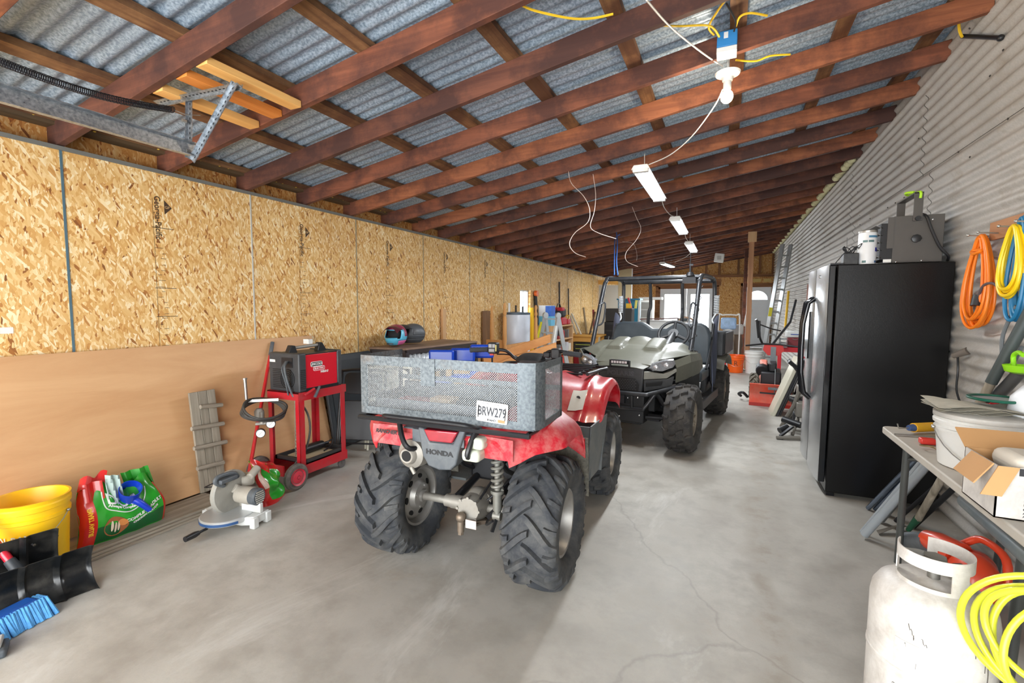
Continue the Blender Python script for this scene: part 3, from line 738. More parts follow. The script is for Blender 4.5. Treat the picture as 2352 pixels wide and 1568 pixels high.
# steering
m = MB(); m.tube([(-.40,.83,1.055),(-.26,.86,1.06),(-.16,.89,1.055),(-.08,.93,.99),(.08,.93,.99),(.16,.89,1.06),(.26,.86,1.07),(.38,.83,1.06)], .0115, 10, sm=6); m.cyl((0,.92,.99),(0,1.0,.80),.022)
hb = m.build('handlebar', BLACK, atv, loc=(-.035,.0,.01))
GR = plain('grip_rubber', (58,62,66), .8, bump=.3, scale=20)
for sx in (-1, 1):
    m = MB(); a = Vector((sx*.415,.825,1.055)); b = Vector((sx*.285,.855,1.062))
    m.tube([a+(b-a)*t for t in [i/12 for i in range(13)]], [.019 if i % 2 else .0165 for i in range(13)], 12); m.build('hand_grip', GR, hb)
m = MB(); m.bb((-.275,.825,1.035),(-.205,.885,1.115)); so = m.build('switch_box', BLKP, hb, bevel=.008)
MB().bb((-.265,.822,1.08),(-.24,.826,1.105)).bb((-.235,.822,1.08),(-.215,.826,1.105)).bb((-.262,.822,1.05),(-.22,.826,1.07)).build('switch', plain('switch_grey', (170,172,174), .5), so)
MB().bb((-.255,.82,1.025),(-.225,.83,1.037)).build('starter_button', plain('button_red', (196,40,34), .4), so)
MB().bb((-.212,.822,1.055),(-.203,.826,1.10)).build('choke_strip', plain('strip_yellow', (208,196,110), .5), so)
m = MB(); m.bb((.20,.83,1.02),(.26,.89,1.09)); m.bb((.13,.87,1.02),(.18,.91,1.06)); m.cyl((.2,.86,1.0),(.27,.84,.98),.03,n=14); m.build('throttle_housing', BLKP, hb, bevel=.008)
m = MB(); m.tube([(-.27,.90,1.06),(-.32,.93,1.05),(-.40,.93,1.045)], .006, 8, sm=4); m.tube([(.26,.90,1.06),(.32,.93,1.05),(.40,.93,1.045)], .006, 8, sm=4); m.build('brake_lever', STEEL, hb)
m = MB(); m.tube([(-.22,.87,1.03),(-.15,.95,1.02),(-.05,1.0,.98)], .005, 6, sm=5); m.tube([(.22,.87,1.01),(.15,.97,1.04),(.02,1.05,.96)], .005, 6, sm=5); m.build('cable', BLACK, hb)
loft([(.84,.07,.98,1.01),(.88,.11,.97,1.035),(.98,.12,.96,1.05),(1.06,.09,.95,1.01)], 24, 3.2).build('instrument_pod', BLKP, atv)
# rear rack
m = MB()
m.tube([(-.44,.15,.825),(-.44,-.28,.825),(-.38,-.345,.83),(.38,-.345,.83),(.44,-.28,.825),(.44,.15,.825)], .012, 8, sm=5)
m.tube([(-.28,-.33,.835),(-.26,-.40,.865),(-.18,-.41,.868),(.12,-.41,.868),(.2,-.40,.862),(.22,-.33,.835)], .010, 8, sm=5)
for y in (-.2, -.05, .1): m.tube([(-.44,y,.826),(.44,y,.826)], .009, 8)
for x in (-.22, .20): m.tube([(x,-.335,.83),(x+.05*(1 if x < 0 else -.2),-.38,.76),(x+.09*(1 if x < 0 else -.2),-.38,.715),(x+.1*(1 if x < 0 else -.2),-.28,.70)], .013, 8, sm=4)
m.build('rear_rack', BLACK, atv)
# mesh basket, bolted onto the rack
GB = mat_galv('basket_steel', (84,92,98), (122,130,134), .35, .5, (124,104,84))
bk = thing('mesh_basket', 'silver sheet-metal and expanded mesh basket carrying a licence plate', 'basket', (-1.23, 2.12, 0)); bk.parent = atv; bk.location = (0, 0, 0)
for k_ in ('label', 'category'): del bk[k_]
GBM = mat_galv('mesh_steel', (140,146,150), (178,184,186), .3, .45)
BZ0, BZ1, BXH, BY0, BY1 = .842, 1.137, .485, -.31, .05
m = MB(); th = .003
# frame bands and corner plates: bottom rail, top rail, rear corners (rounded)
def band(path, z0, z1, mm):
    mm.rings([[Vector((x, y, z0)), Vector((x, y, z1)), Vector((x*.992, y+.004, z1)), Vector((x*.992, y+.004, z0))] for x, y in path], True)
cornR = [(BXH-.095, BY0), (BXH-.05, BY0+.004), (BXH-.018, BY0+.02), (BXH-.003, BY0+.055), (BXH, BY0+.10)]
cornL = [(-x, y) for x, y in cornR[::-1]]; cornL = [(-BXH, BY0+.05), (-BXH, BY0+.02), (-BXH+.01, BY0+.004), (-BXH+.05, BY0)]
fl_ = lambda x0, x1, n: [(x0+(x1-x0)*i/n, BY0) for i in range(n+1)]
band(cornR, BZ0, BZ1+.004, m); band(cornL, BZ0, BZ1, m)
band(fl_(-BXH+.04, BXH-.09, 4), BZ1-.045, BZ1, m); band(fl_(-BXH+.04, BXH-.09, 4), BZ0, BZ0+.038, m)
for sx in (-1, 1):
    p = [(sx*BXH, BY0+.09+(BY1-BY0-.09)*i/3) for i in range(4)] if sx > 0 else [(sx*BXH, BY0+.04+(BY1-BY0-.04)*i/3) for i in range(4)]
    band(p, BZ1-.03, BZ1, m); band(p, BZ0, BZ0+.03, m); band([(sx*BXH, BY1-.03), (sx*BXH, BY1)], BZ0, BZ1, m)
m.bb((-.11, BY0-.004, BZ1-.13), (-.03, BY0-.001, BZ1-.001))
m.bb((-BXH+.02, BY0+.01, BZ0), (BXH-.02, BY1, BZ0+.004))
fr_ = m.build('basket_frame', GB, bk)
def xmesh(mm, org, du, dv, lu, lv, nu, nv):
    """expanded metal: zigzag strands in the plane du,dv"""
    org, du, dv = Vector(org), Vector(du), Vector(dv); nm = du.cross(dv).normalized()*.0007
    sx_, sz_ = lu/nu, lv/nv; hw = dv*.0010
    for j in range(nv):
        for sgn in (0, 1):
            a = []
            for i in range(2*nu+1):
                up_ = (i % 2) ^ sgn
                a.append(org + du*(i*sx_/2) + dv*((j+.5)*sz_ + (sz_/2 if up_ else -sz_/2)))
            mm.rings([[q-hw-nm, q+hw-nm, q+hw+nm, q-hw+nm] for q in a], True)
m = MB()
xmesh(m, (-BXH+.035, BY0+.003, BZ0+.034), (1,0,0), (0,0,1), 2*BXH-.125, BZ1-BZ0-.076, 40, 20)
m.build('wire_mesh', GBM, bk, smooth=0)
for sx in (-1, 1):
    m = MB(); xmesh(m, (sx*BXH-.003*sx, BY0+.06 if sx < 0 else BY0+.1, BZ0+.028), (0,1,0), (0,0,1), BY1-BY0-(.09 if sx < 0 else .13), BZ1-BZ0-.056, 11, 16); m.build('wire_mesh', GBM, bk, smooth=0)
m = MB(); xmesh(m, (-BXH+.03, BY1-.003, BZ0+.028), (1,0,0), (0,0,1), 2*BXH-.06, .10, 42, 7); m.build('wire_mesh', GBM, bk, smooth=0)
m = MB(); band([(-BXH, BY1), (BXH, BY1)], BZ0+.125, BZ0+.15, m); band([(-BXH, BY1), (BXH, BY1)], BZ0, BZ0+.028, m); m.each('front_rail', GB, bk)
pl_ = MB().prism(rr2(.155, .092, .008), .003, 'Y', -.0).build('licence_plate', plain('plate_white', (224,222,218), .45), bk, loc=(.27, BY0-.008, .912), rot=(0, R_(3), 0))
INK = plain('ink_navy', (34,38,48), .5)
text('plate_number', 'BRW279', .058, INK, pl_, (0, -.0006, .0), (R_(90), 0, 0), sx=.66, bold=.0008)
text('plate_text', 'RESTRICTED VEHICLE', .010, plain('ink_grey', (120,120,130), .5), pl_, (0, -.0006, .037), (R_(90), 0, 0))
text('plate_text', 'IDAHO', .013, INK, pl_, (.0, -.0006, -.036), (R_(90), 0, 0), bold=.0004)
MB().bb((.032,-.0012,-.041),(.066,0,-.028)).build('plate_sticker', plain('sticker_orange', (214,130,84), .5), pl_)
for x in (-.066, .066): MB().tube([(x,-.003,.028),(x*1.02,-.004,0),(x,-.003,-.028)], .0016, 6).build('cable_tie', BLACK, pl_)
# clean-up: wing decals etc. are parts; crate contents behind the mesh

tr_ = thing('storage_tray', 'dark grey plastic tray lying inside the mesh basket', 'tray', (-1.29, 2.03, .854), R_(1.6))
MB().bb((-.36,-.13,0),(.33,.13,.012)).build('tray_floor', GREYD, tr_)
m = MB(); m.bb((-.36,-.13,0),(.33,-.12,.06)); m.bb((-.36,.12,0),(.33,.13,.11)); m.bb((-.36,-.12,0),(-.35,.12,.08)); m.bb((.32,-.12,0),(.33,.12,.08)); m.each('tray_wall', GREYD, tr_, bevel=.003)
tag(MB().bb((-.07,-.04,0),(.05,.05,.05)).build('wood_block', plain('block_tan', (170,140,100), .7), loc=(-1.30,2.02,.868), bevel=.004), 'small tan wooden block in the dark tray inside the basket', 'block')
# ================================================================ OLIVE SIDE-BY-SIDE
OLV = plain('olive_body', (82,82,71), .45, var=.05, dirt=(116,114,104), dirtamt=.3, dscale=3)
CH = plain('charcoal_plastic', (52,54,57), .5, dirt=(98,98,96), dirtamt=.2)
SEATB = plain('vinyl_black', (52,60,66), .42, dirt=(90,96,100), dirtamt=.2)
TUBE = plain('rollbar_black', (40,42,46), .35, .2, dirt=(130,130,130), dirtamt=.15)
utv = thing('utility_vehicle', 'olive-hooded side-by-side with an open black roll cage and no windshield', 'utility vehicle', (-.79, 5.74, 0), R_(180-7.6))
# local: +y towards the camera (front of the vehicle), +x towards camera left
tu = tyre_mb(.325, .26, .165, 'block', 15)
RIMB = plain('black_rim', (40,40,42), .4, .4); 
for sx in (-1, 1):
    for y in (.95, -.93):
        o = tu.build('tyre', plain('rubber_dusty', (48,47,47), .85, dirt=(112,104,94), dirtamt=.32, dscale=12, bump=.2), utv, loc=(sx*.575, y, .322), rot=(0, 0, 0 if sx > 0 else math.pi))
        rim_parts(o, .165, .26, .05, plain('two_tone_rim', (150,140,126), .5, .3), 1, 8)
# hood
def lerp_tab(t, tab):
    for (a, x), (b, y) in zip(tab, tab[1:]):
        if t <= b: return x+(y-x)*(t-a)/(b-a)
    return tab[-1][1]
XO = [(0,.60),(.07,.60),(.36,.575),(.52,.46),(.72,.335),(.86,.30),(.93,.26),(1,.22)]
def hood(u, v):
    w_ = u; y = .46 + .67*w_; s_ = (v-.5)*2; a = abs(s_)
    xo = lerp_tab(w_, XO); x = s_*xo
    zc = lerp_tab(w_, [(0,1.0),(.14,.985),(.42,.935),(.72,.868),(.92,.815),(1,.79)])
    ze = lerp_tab(w_, [(0,.905),(.36,.915),(.52,.89),(.72,.868),(.86,.835),(1,.785)])
    k = max(0, (a-.72)/.28)
    z = zc + (ze-zc)*k**1.2 - .012*a*a
    y -= .02*a**2*(w_ > .9)
    ax = abs(x)
    if w_ < .46:
        r = 1/(1+math.exp(-(ax-.125)*160)) - 1/(1+math.exp(-(ax-.275)*110)); z += .040*r*min(1, (.46-w_)/.02)*(1-.15*w_)
        z += .05*max(0, 1-(x/.13)**2)**.6*max(0, 1-(w_/.22)**2)
    if .28 < ax < .33 and .3 < w_ < .9: z -= .004
    return (-x, y, z)
m = MB(); m.grid(hood, 52, 84, th=-.012)
ho = m.build('hood', OLV, utv, smooth=28)
for sx in (-1, 1):
    T = [(.30,1.08,.80),(.47,.95,.865),(.585,.78,.915),(.61,.60,.915),(.615,.44,.905)]
    Mi = [(.33,1.07,.765),(.50,.95,.80),(.60,.80,.845),(.635,.60,.85),(.64,.44,.84)]
    B = [(.44,1.0,.63),(.50,.96,.655),(.58,.80,.685),(.64,.60,.715),(.645,.44,.76)]
    def row(q, t): 
        q = [Vector((sx*a, b, c)) for a, b, c in q]; n_ = len(q)-1; i_ = min(int(t*n_), n_-1); return q[i_]+(q[i_+1]-q[i_])*(t*n_-i_)
    m = MB(); m.grid(lambda u, v: row(T, .25+.75*u)+(row(Mi, .25+.75*u)-row(T, .25+.75*u))*v, 12, 4, th=.01*sx); m.grid(lambda u, v: row(Mi, .25+.75*u)+(row(B, .25+.75*u)-row(Mi, .25+.75*u))*v, 12, 4, th=.01*sx)
    m.build('front_fender', OLV, utv, smooth=25)
    hp = [(.275,1.10,.795),(.30,1.085,.838),(.40,1.02,.872),(.475,.965,.880),(.49,.96,.84),(.47,.985,.80),(.39,1.05,.765),(.31,1.09,.768)]
    r0 = [Vector((sx*a, b, c)) for a, b, c in hp]; r1 = [p+Vector((-sx*.02,-.06,0)) for p in r0]; cc = sum(r0, Vector())/len(r0)
    m = MB(); m.rings([r1, r0, [cc+(p-cc)*.88+Vector((sx*.004,.012,0)) for p in r0]] if sx < 0 else [r1[::-1], r0[::-1], [cc+(p-cc)*.88+Vector((sx*.004,.012,0)) for p in r0][::-1]])
    hl = m.build('headlight', plain('lamp_glass', (128,130,134), .08, .3, coat=1, var=.7, scale=60), utv)
    for q in ((.335,1.092,.805),(.42,1.035,.825)): MB().sph((sx*q[0],q[1],q[2]), .024, 14, 8, (1,.4,1)).build('lamp_bulb', plain('lamp_bright', (214,216,220), .1, .6), hl)
    def quad(pts, th_, mt, nm, pa=utv):
        q = [Vector((sx*a, b, c)) for a, b, c in pts]; mm = MB(); n_ = Vector((sx*.45, .9, 0)); mm.rings([[p for p in q], [p-n_*th_ for p in q]]); return mm.build(nm, mt, pa, bevel=.004)
    quad([(.235,1.115,.76),(.29,1.09,.76),(.40,1.05,.745),(.50,.965,.79),(.505,.96,.765),(.43,1.03,.70),(.235,1.125,.685)], .05, plain('bezel_grey', (120,120,112), .5, dirt=(150,148,138), dirtamt=.3), 'headlight_bezel')
    quad([(.235,1.12,.68),(.43,1.025,.695),(.485,.98,.72),(.47,.985,.62),(.24,1.12,.565)], .06, CH, 'cheek_panel')
    quad([(.26,1.125,.655),(.40,1.055,.67),(.385,1.06,.63),(.26,1.125,.615)], .03, plain('hole_black', (14,14,15), .8), 'air_slot')
    quad([(.30,1.02,.63),(.60,.80,.69),(.62,.45,.74),(.62,.44,.40),(.4,1.0,.50)], .05, plain('liner_black', (22,23,25), .7), 'wheel_liner')
# grille
m = MB(); m.prism([(-.215,.555),(-.225,.64),(-.23,.79),(.23,.79),(.225,.64),(.215,.555)], .14, 'Y', .98); m.build('front_fascia', CH, utv, bevel=.012)
m = MB(); m.prism([(-.18,.565),(-.19,.63),(-.15,.685),(.15,.685),(.19,.63),(.18,.565)], .01, 'Y', 1.118); go_ = m.build('grille', plain('grille_black', (24,25,27), .5), utv)
m = MB()
for r in range(7):
    for c in range(13):
        x = -.155+c*.0255+(.012 if r % 2 else 0)
        if abs(x) < .165: m.box((x, 1.130, .578+r*.0155), (.017, .004, .007))
m.build('grille_slots', plain('slot_grey', (66,68,70), .5), go_)
text('badge', 'POLARIS', .062, plain('embossed', (76,78,82), .35), utv, (0, 1.122, .728), (R_(90), 0, R_(180)), ext=.003, sx=1.15, bold=.003)
# light bar
m = MB(); m.bb((-.088,1.13,.822),(.088,1.17,.865)); m.bb((-.105,1.135,.785),(-.088,1.16,.862)); m.bb((.088,1.135,.785),(.105,1.16,.862)); m.bb((-.095,1.12,.785),(.095,1.14,.80))
lb = m.build('light_bar', BLACK, utv, bevel=.004)
m = MB()
for i in range(6): m.box((-.068+i*.0272, 1.171, .843), (.021, .003, .022))
m.build('light_cell', plain('led_cell', (226,228,232), .2, .3), lb)
# bumper and underbody
m = MB()
m.tube([(-.53,.93,.625),(-.50,1.0,.615),(-.32,1.19,.565),(-.24,1.22,.555),(.24,1.22,.555),(.32,1.19,.565),(.50,1.0,.615),(.53,.93,.625)], .021, 12, sm=5)
m.tube([(-.36,1.15,.57),(-.27,1.20,.43),(-.21,1.20,.405),(.21,1.20,.405),(.27,1.20,.43),(.36,1.15,.57)], .018, 12, sm=6)
m.tube([(-.15,1.22,.55),(-.15,1.20,.41)], .014, 8); m.tube([(.15,1.22,.55),(.15,1.20,.41)], .014, 8)
m.build('bumper', TUBE, utv)
m = MB(); m.bb((-.24,.80,.25),(.24,1.12,.555)); m.bb((-.20,.7,.22),(.20,1.06,.32)); m.bb((-.42,-1.2,.22),(.42,.62,.34)); m.bb((-.3,.5,.34),(.3,.95,.75)); m.build('chassis', plain('chassis_black', (30,31,33), .6), utv, bevel=.01)
m = MB(); m.bb((-.06,1.10,.44),(.06,1.17,.52)); m.cyl((.11,1.18,.52),(.11,1.18,.44),.010); m.bb((-.12,1.15,.425),(.12,1.16,.435)); wo = m.build('winch', plain('winch_metal', (60,60,64), .4, .6), utv)
for x, z in ((-.18,.50),(.18,.50),(.08,.49),(-.08,.49),(.2,.33),(-.2,.33),(0,.3)): MB().sph((x,1.124,z),.010,8,6).build('bolt', CHROME, wo)
for sx in (-1, 1):
    m = MB(); m.tube([(sx*.2,.95,.30),(sx*.50,.95,.31)], .02, 8); m.tube([(sx*.2,1.05,.30),(sx*.50,.97,.30)], .018, 8); m.tube([(sx*.24,.92,.62),(sx*.44,.95,.36)], [.03,.03], 10); m.bb((sx*.2,.7,.26),(sx*.36,1.0,.30))
    m.build('suspension_arm', DARK, utv)
# cabin floor, dash, side panels, seats
m = MB(); m.bb((-.62,-.15,.34),(.62,.72,.37)); m.bb((-.56,.42,.36),(.56,.48,.84)); m.prism([(.50,.94),(.36,.92),(.34,.72),(.50,.60)], 1.16, 'X', -.58) ; m.build('dashboard', CH, utv, bevel=.01)
for sx in (-1, 1):
    m = MB(); m.bb((sx*.56,-.55,.30),(sx*.66,.55,.40)); m.prism([(.50,.34),(.66,.34),(.72,.86),(.60,.90)], .05, 'X', sx*.60 - (.05 if sx > 0 else 0)); m.prism([(-.62,.30),(-.1,.30),(-.12,.62),(-.55,.74)], .05, 'X', sx*.58-(.05 if sx > 0 else 0)); m.build('side_panel', CH, utv, bevel=.01)
def cush(x0, x1, y0, z0, z1, lean):
    def f(u, v):
        x = x0+(x1-x0)*u; e = min(u, 1-u)*10; e = min(1, e)**.5; b = .06*(math.sin(math.pi*min(1, max(0, u)))**.35)
        return (x, y0 - lean*v + b*math.sin(math.pi*min(1, v*1.02))**.4, z0+(z1-z0)*v*(.9+.1*e))
    return f
bp = [(-.60,.0),(-.60,.34),(-.56,.45),(-.48,.49),(-.22,.49),(-.16,.465),(-.08,.41),(.08,.41),(.16,.465),(.22,.49),(.48,.49),(.56,.45),(.60,.34),(.60,.0)]
m = MB(); m.prism([(x, z) for x, z in bp][::-1], .10, 'Y', 0)
m.build('seat_backrest', SEATB, utv, loc=(0, -.28, .70), rot=(R_(12), 0, 0), bevel=.035, seg=4)
m = MB(); m.bb((-.60,-.25,.56),(.60,.22,.68)); m.build('seat_cushion', SEATB, utv, bevel=.03, seg=3)
# steering wheel (driver on the vehicle's left = -x)
m = MB(); cw = Vector((-.295,.25,1.085)); e1 = Vector((1,0,0)); e2 = Vector((0,-.55,.83)).normalized()
m.tube([cw+(e1*math.cos(t)+e2*math.sin(t))*.160 for t in [2*math.pi*i/32 for i in range(32)]], .0165, 10, loop=True)
for a in (90, 205, 335): m.tube([cw, cw+(e1*math.cos(R_(a))+e2*math.sin(R_(a)))*.155], [.02,.016], 8)
ax = e1.cross(e2); m.cyl(cw-ax*.02, cw+ax*.02, .055, n=20); m.cyl(cw-ax*.0, cw+Vector((0,.28,-.14)), .03, .06)
m.build('steering_wheel', BLKP, utv)
# roll cage
ZT = 1.705
m = MB(); rt = .025
for sx in (-1, 1):
    x = sx*.58
    m.tube([(x*.93,.58,.88),(x*.94,.40,1.22),(x*.93,.22,1.60),(x*.93,.15,ZT-.02),(x*.93,.04,ZT+.025),(x*.95,-.42,ZT+.025),(x*.96,-.52,ZT)], rt, 12, sm=6)
    m.tube([(x*.96,-.48,ZT+.02),(x*.98,-.58,ZT-.05),(x*.99,-.60,1.2),(x*.98,-.62,.60)], rt, 12, sm=6)
    m.tube([(x,.50,1.08),(x*1.0,.50-.0,1.10)], .01, 6)
    m.tube([(x*.94,.34,1.40),(x*.84,.30,1.42),(x*.83,.38,1.20),(x*.94,.45,1.16)], .010, 8, sm=4)
m.tube([(-.54,.10,ZT+.01),(.54,.10,ZT+.01)], rt, 12); m.tube([(-.565,-.53,ZT-.005),(.565,-.53,ZT-.005)], rt, 12)
for x in (-.20, .20): m.tube([(x,-.53,ZT),(x,-.58,1.40),(x*1.05,-.54,1.3),(x*1.05,-.50,1.0)], .022, 10, sm=5)
m.build('roll_cage', TUBE, utv)
m = MB(); m.tube([(-.60+.034*math.cos(t*.7),.60-.0075*t*.64,.90+t*.0126+.0*t) if 0 else (-.54+.03*math.cos(t*.55), .58-.42*(t/64.)+.03*math.sin(t*.55), .90+.72*(t/64.)) for t in range(0, 65)], .004, 6); m.build('wrapped_cord', plain('cord_black', (24,24,26), .6), utv)
m = MB(); m.bb((-.50,.10,ZT-.06),(-.36,.20,ZT+.0)); m.cyl((-.43,.15,ZT+.02),(-.43,.15,ZT+.06),.05,.03); m.cyl((-.43,.15,ZT+.05),(-.43,.15,ZT+.15),.012,.010); m.bb((-.46,.14,ZT+.13),(-.42,.16,ZT+.15)); m.cyl((-.43,.15,ZT+.15),(-.43,.15,ZT+.28),.004); m.build('roof_antenna', DARK, utv)
NET = plain('navy_net', (66,70,86), .8, var=.15)
for sx in (-1, 1):
    m = MB(); m.grid(lambda u, v, sx=sx: (sx*(.615+.03*math.sin(u*5+v*3)), -.50+.30*u*(v**.8)+.05*math.sin(v*4), 1.24-.80*v+.06*math.sin(u*4)), 8, 14, th=.012); m.build('side_net', NET, utv)
    m = MB(); hx = [(sx*.60+.028*math.cos(t*.9), -.58+.028*math.sin(t*.9), 1.30+t*.003) for t in range(0, 75)]; m.tube(hx, .0075, 6); m.tube([(sx*.60,-.55,1.30),(sx*.57,-.5,1.22),(sx*.62,-.45,1.16)], .01, 6, sm=4)
    m.build('bungee_coil', plain('bungee_white', (204,208,212), .5), utv)
    m = MB(); m.tube([(sx*.60,-.45,1.18),(sx*.61,-.2,.90),(sx*.62,.1,.70)], .012, 8, sm=4); m.tube([(sx*.62,-.2,1.0),(sx*.63,-.1,.7),(sx*.63,-.2,.5)], .008, 8, sm=4); m.build('net_bar', BLACK, utv)
# cargo box
m = MB(); m.bb((-.68,-1.40,.78),(.68,-.68,.82)); m.bb((-.70,-1.40,.80),(-.66,-.68,1.06)); m.bb((.66,-1.40,.80),(.70,-.68,1.06)); m.bb((-.70,-.72,.80),(.70,-.68,1.08)); m.bb((-.70,-1.42,.80),(.70,-1.38,1.06)); m.build('cargo_box', CH, utv, bevel=.01)
for sx in (-1, 1):
    m = MB(); m.grid(lambda u, v, sx=sx: (sx*(.52+.19*v), -.56-.74*u, .66+.16*math.sin(math.pi*u)**.6-.04*v), 12, 4, th=.012*sx); m.build('rear_fender', plain('fender_grey', (110,108,98), .55), utv)
# ================================================================ LEFT SIDE
# leaning plywood, floor boards
def leaned(name, mat, label, cat, y0, y1, xb, zb, xt, zt, th, **k):
    m = MB(); d = Vector((xt-xb, 0, zt-zb)).normalized(); n_ = Vector((-d.z, 0, d.x))*th
    q = [Vector((xb, 0, zb)), Vector((xt, 0, zt)), Vector((xt, 0, zt))+n_, Vector((xb, 0, zb))+n_]
    m.prism([(p.x, p.z) for p in q], y1-y0, 'Y', y0); return tag(m.build(name, mat, **k), label, cat)
leaned('plywood_sheet', PLY, 'smooth tan plywood sheet leaning low against the strand board wall', 'plywood', .55, 3.27, -3.375, .048, -3.615, 1.095, .012, smooth=0)
for i, (x0, x1, z0, z1, y0, y1) in enumerate(((-3.36, -3.07, 0, .014, .2, 2.02), (-3.355, -3.085, .0145, .028, .15, 1.98), (-3.36, -3.10, .0285, .044, .25, 2.05))):
    tag(MB().bb((x0, y0, z0), (x1, y1, z1)).build('floor_board', GREYW, bevel=.002), 'grey weathered board flat on the floor along the plywood, %s of three' % ('lowest', 'middle', 'top')[i], 'board', 'stacked boards along the wall')
# cleated board
t = thing('cleated_ramp', 'grey weathered planks with four round cleats leaning on the plywood', 'ramp', (-3.365, 2.12, .046), 0, rot=(0, R_(-6.5), R_(2)))
for i in range(3): MB().bb((-.010, -.095+i*.063, 0), (.008, -.095+i*.063+.060, .72)).build('plank', GREYWZ, t, bevel=.002)
for z, y0, y1 in ((.60, -.04, .12), (.46, -.12, .115), (.32, -.12, .12), (.175, -.115, .08)): MB().cyl((.024, y0, z+.01), (.024, y1, z-.005), .015, .016, 10).build('cleat', GREYW, t)
# bucket
def bucket(name, label, cat, loc, mat, r=.15, h=.365, group=None, rim=(.335,.30,.27), open_=True, hmat=None):
    t = thing(name, label, cat, loc, 0, group)
    m = MB(); r0 = r*.87; f = lambda z: r0+(r-r0)*z/h
    pr = [(r0-.006, 0), (r0, .004)]
    zz = [h*.55, h*.72, h*.73, h*.78, h*.79, h*.86, h*.87, h*.93, h*.95, h]
    ex = [0, 0, .006, .006, 0, 0, .007, .007, .002, .006]
    pr += [(f(z)+e, z) for z, e in zip(zz, ex)] + [(r-.004, h)]
    pr += [(f(h)-.006, h-.004), (r0-.004, .006)] if open_ else []
    m.lathe(pr, n=40, cap=True); m.build('shell', mat, t)
    m = MB(); a = [Vector((math.cos(u)*(r+.008), -math.sin(u)*(r+.012), h*.76-math.sin(u)*.14)) for u in [math.pi*i/14 for i in range(15)]]; m.tube(a, .002, 6)
    m.sph((r+.008, 0, h*.76), .008, 8, 6); m.sph((-r-.008, 0, h*.76), .008, 8, 6); ho = m.build('bail', hmat or STEEL, t)
    return t
YEL = plain('bucket_yellow', (248,196,24), .4, var=.03)
b = bucket('bucket', 'bright yellow plastic bucket behind the black snow pushers', 'bucket', (-3.20, 1.085, .045), YEL)
b.rotation_euler = (0, 0, R_(40))
for (tx, a, z, s_) in (('CAL RANCH', -10, .20, .036), ('PROUDLY', 24, .15, .03), ('SUPPORT', 24, .115, .03)):
    # wrapped lettering
    cu = text('bucket_print', tx, s_, plain('print_dark', (52,48,40), .5) if s_ < .035 else plain('print_grey', (208,206,190), .5), b, (0,0,0), (0,0,0), ext=.0003, bold=.0006)
    rr = .142 if z > .17 else .138
    for v in cu.data.vertices:
        x, y, zz_ = v.co; th_ = R_(-90+a+20)+x/rr; rr_ = rr+.0015+zz_+(y+z-.15)*.05; v.co = (rr_*math.cos(th_), rr_*math.sin(th_), z+y)
# snow pushers
def pusher(label, A, B, hgt, back, curve, mat, z0=.003):
    A, B = Vector(A), Vector(B); d = (B-A); L = d.length; d.normalize(); n_ = Vector((-d.y, d.x, 0)); n_ = -n_ if n_.x > 0 else n_
    t = thing('snow_pusher', label, 'snow shovel', (A.x, A.y, 0))
    O = Vector((A.x, A.y, 0))
    def f(u, v):
        rib = .016*max(0, math.cos(u*2*math.pi*5.0))**10
        return A + d*(L*u) + n_*(back*v**.5*1.0 + curve*math.sin(math.pi*v) - rib) + Vector((0, 0, z0+hgt*v**1.35)) - O
    m = MB(); m.grid(f, 66, 14, th=.004); m.build('blade', mat, t)
    m = MB(); m.grid(lambda u, v: Vector(f(.0+.0*u, v)) + n_*.012*u*math.sin(math.pi*v)*(1), 2, 10, th=.004); m.build('end_rib', mat, t)
    return t, A-O, d, n_
SHB = plain('pusher_black', (20,22,24), .28, dirt=(120,116,108), dirtamt=.22, dscale=7)
p1, A1, d1, n1 = pusher('black ribbed snow pusher blade lying nearest the camera, left side', (-2.755, 1.155, 0), (-2.86, .56, 0), .205, .05, .075, SHB)
p2, A2, d2, n2 = pusher('black snow pusher with a red handle, standing behind the nearer blade', (-2.925, 1.09, 0), (-3.02, .52, 0), .26, .04, .05, SHB, .03)
m = MB(); o_ = Vector((-2.925, 1.09, 0)); a_ = Vector((-2.945,.95,.13)); b_ = Vector((-3.30,.80,.62)); c_ = Vector((-3.56,.71,.98))
m.tube([a_+(b_-a_)*.10-o_, c_-o_], .017, 14); h_ = m.build('handle', plain('handle_red', (206,30,52), .35, coat=.4), p2)
MB().tube([a_-o_, a_+(b_-a_)*.14-o_], [.026, .021], 14).build('ferrule', plain('ferrule_grey', (58,62,66), .5), p2)
MB().cyl(Vector((-2.96,1.0,.25))-o_, Vector((-2.94,1.0,.25))-o_, .006).build('bolt', CHROME, p2)
# blue brush broom and grey block
t = thing('snow_broom', 'blue bristle snow broom on a grey telescopic pole at the left edge', 'broom', (-2.735, .83, 0), R_(12))
m = MB(); rnd.seed(4)
m.bb((-.045,-.28,.062),(.02,.10,.085)); m.build('broom_head', plain('broom_blue_dark', (20,84,170), .5), t, bevel=.01)
m = MB()
for i in range(34):
    for j in range(7):
        x, y = -.045+j*.014, -.28+i*.0122
        m.cyl((x*.6+rnd.uniform(-.003,.003), y, .078), (x+(j-3)*.007+rnd.uniform(-.006,.006)+.01, y+rnd.uniform(-.008,.008), .0), .006, .010, 6)
tag(m.build('bristles', plain('broom_blue', (92,166,234), .8, var=.35, scale=60, bump=.6), t), kind='stuff')
m = MB(); m.cyl((-.03,-.06,.10),(-.16,-.02,1.1),.012,n=14); m.build('pole', plain('pole_silver', (186,190,198), .35, .4), t)
m = MB(); m.cyl((-.033,-.06,.22),(-.052,-.052,.36),.018,n=14); m.cyl((-.10,-.035,.75),(-.12,-.03,.92),.019,n=14); m.build('pole_grip', GREYD, t)
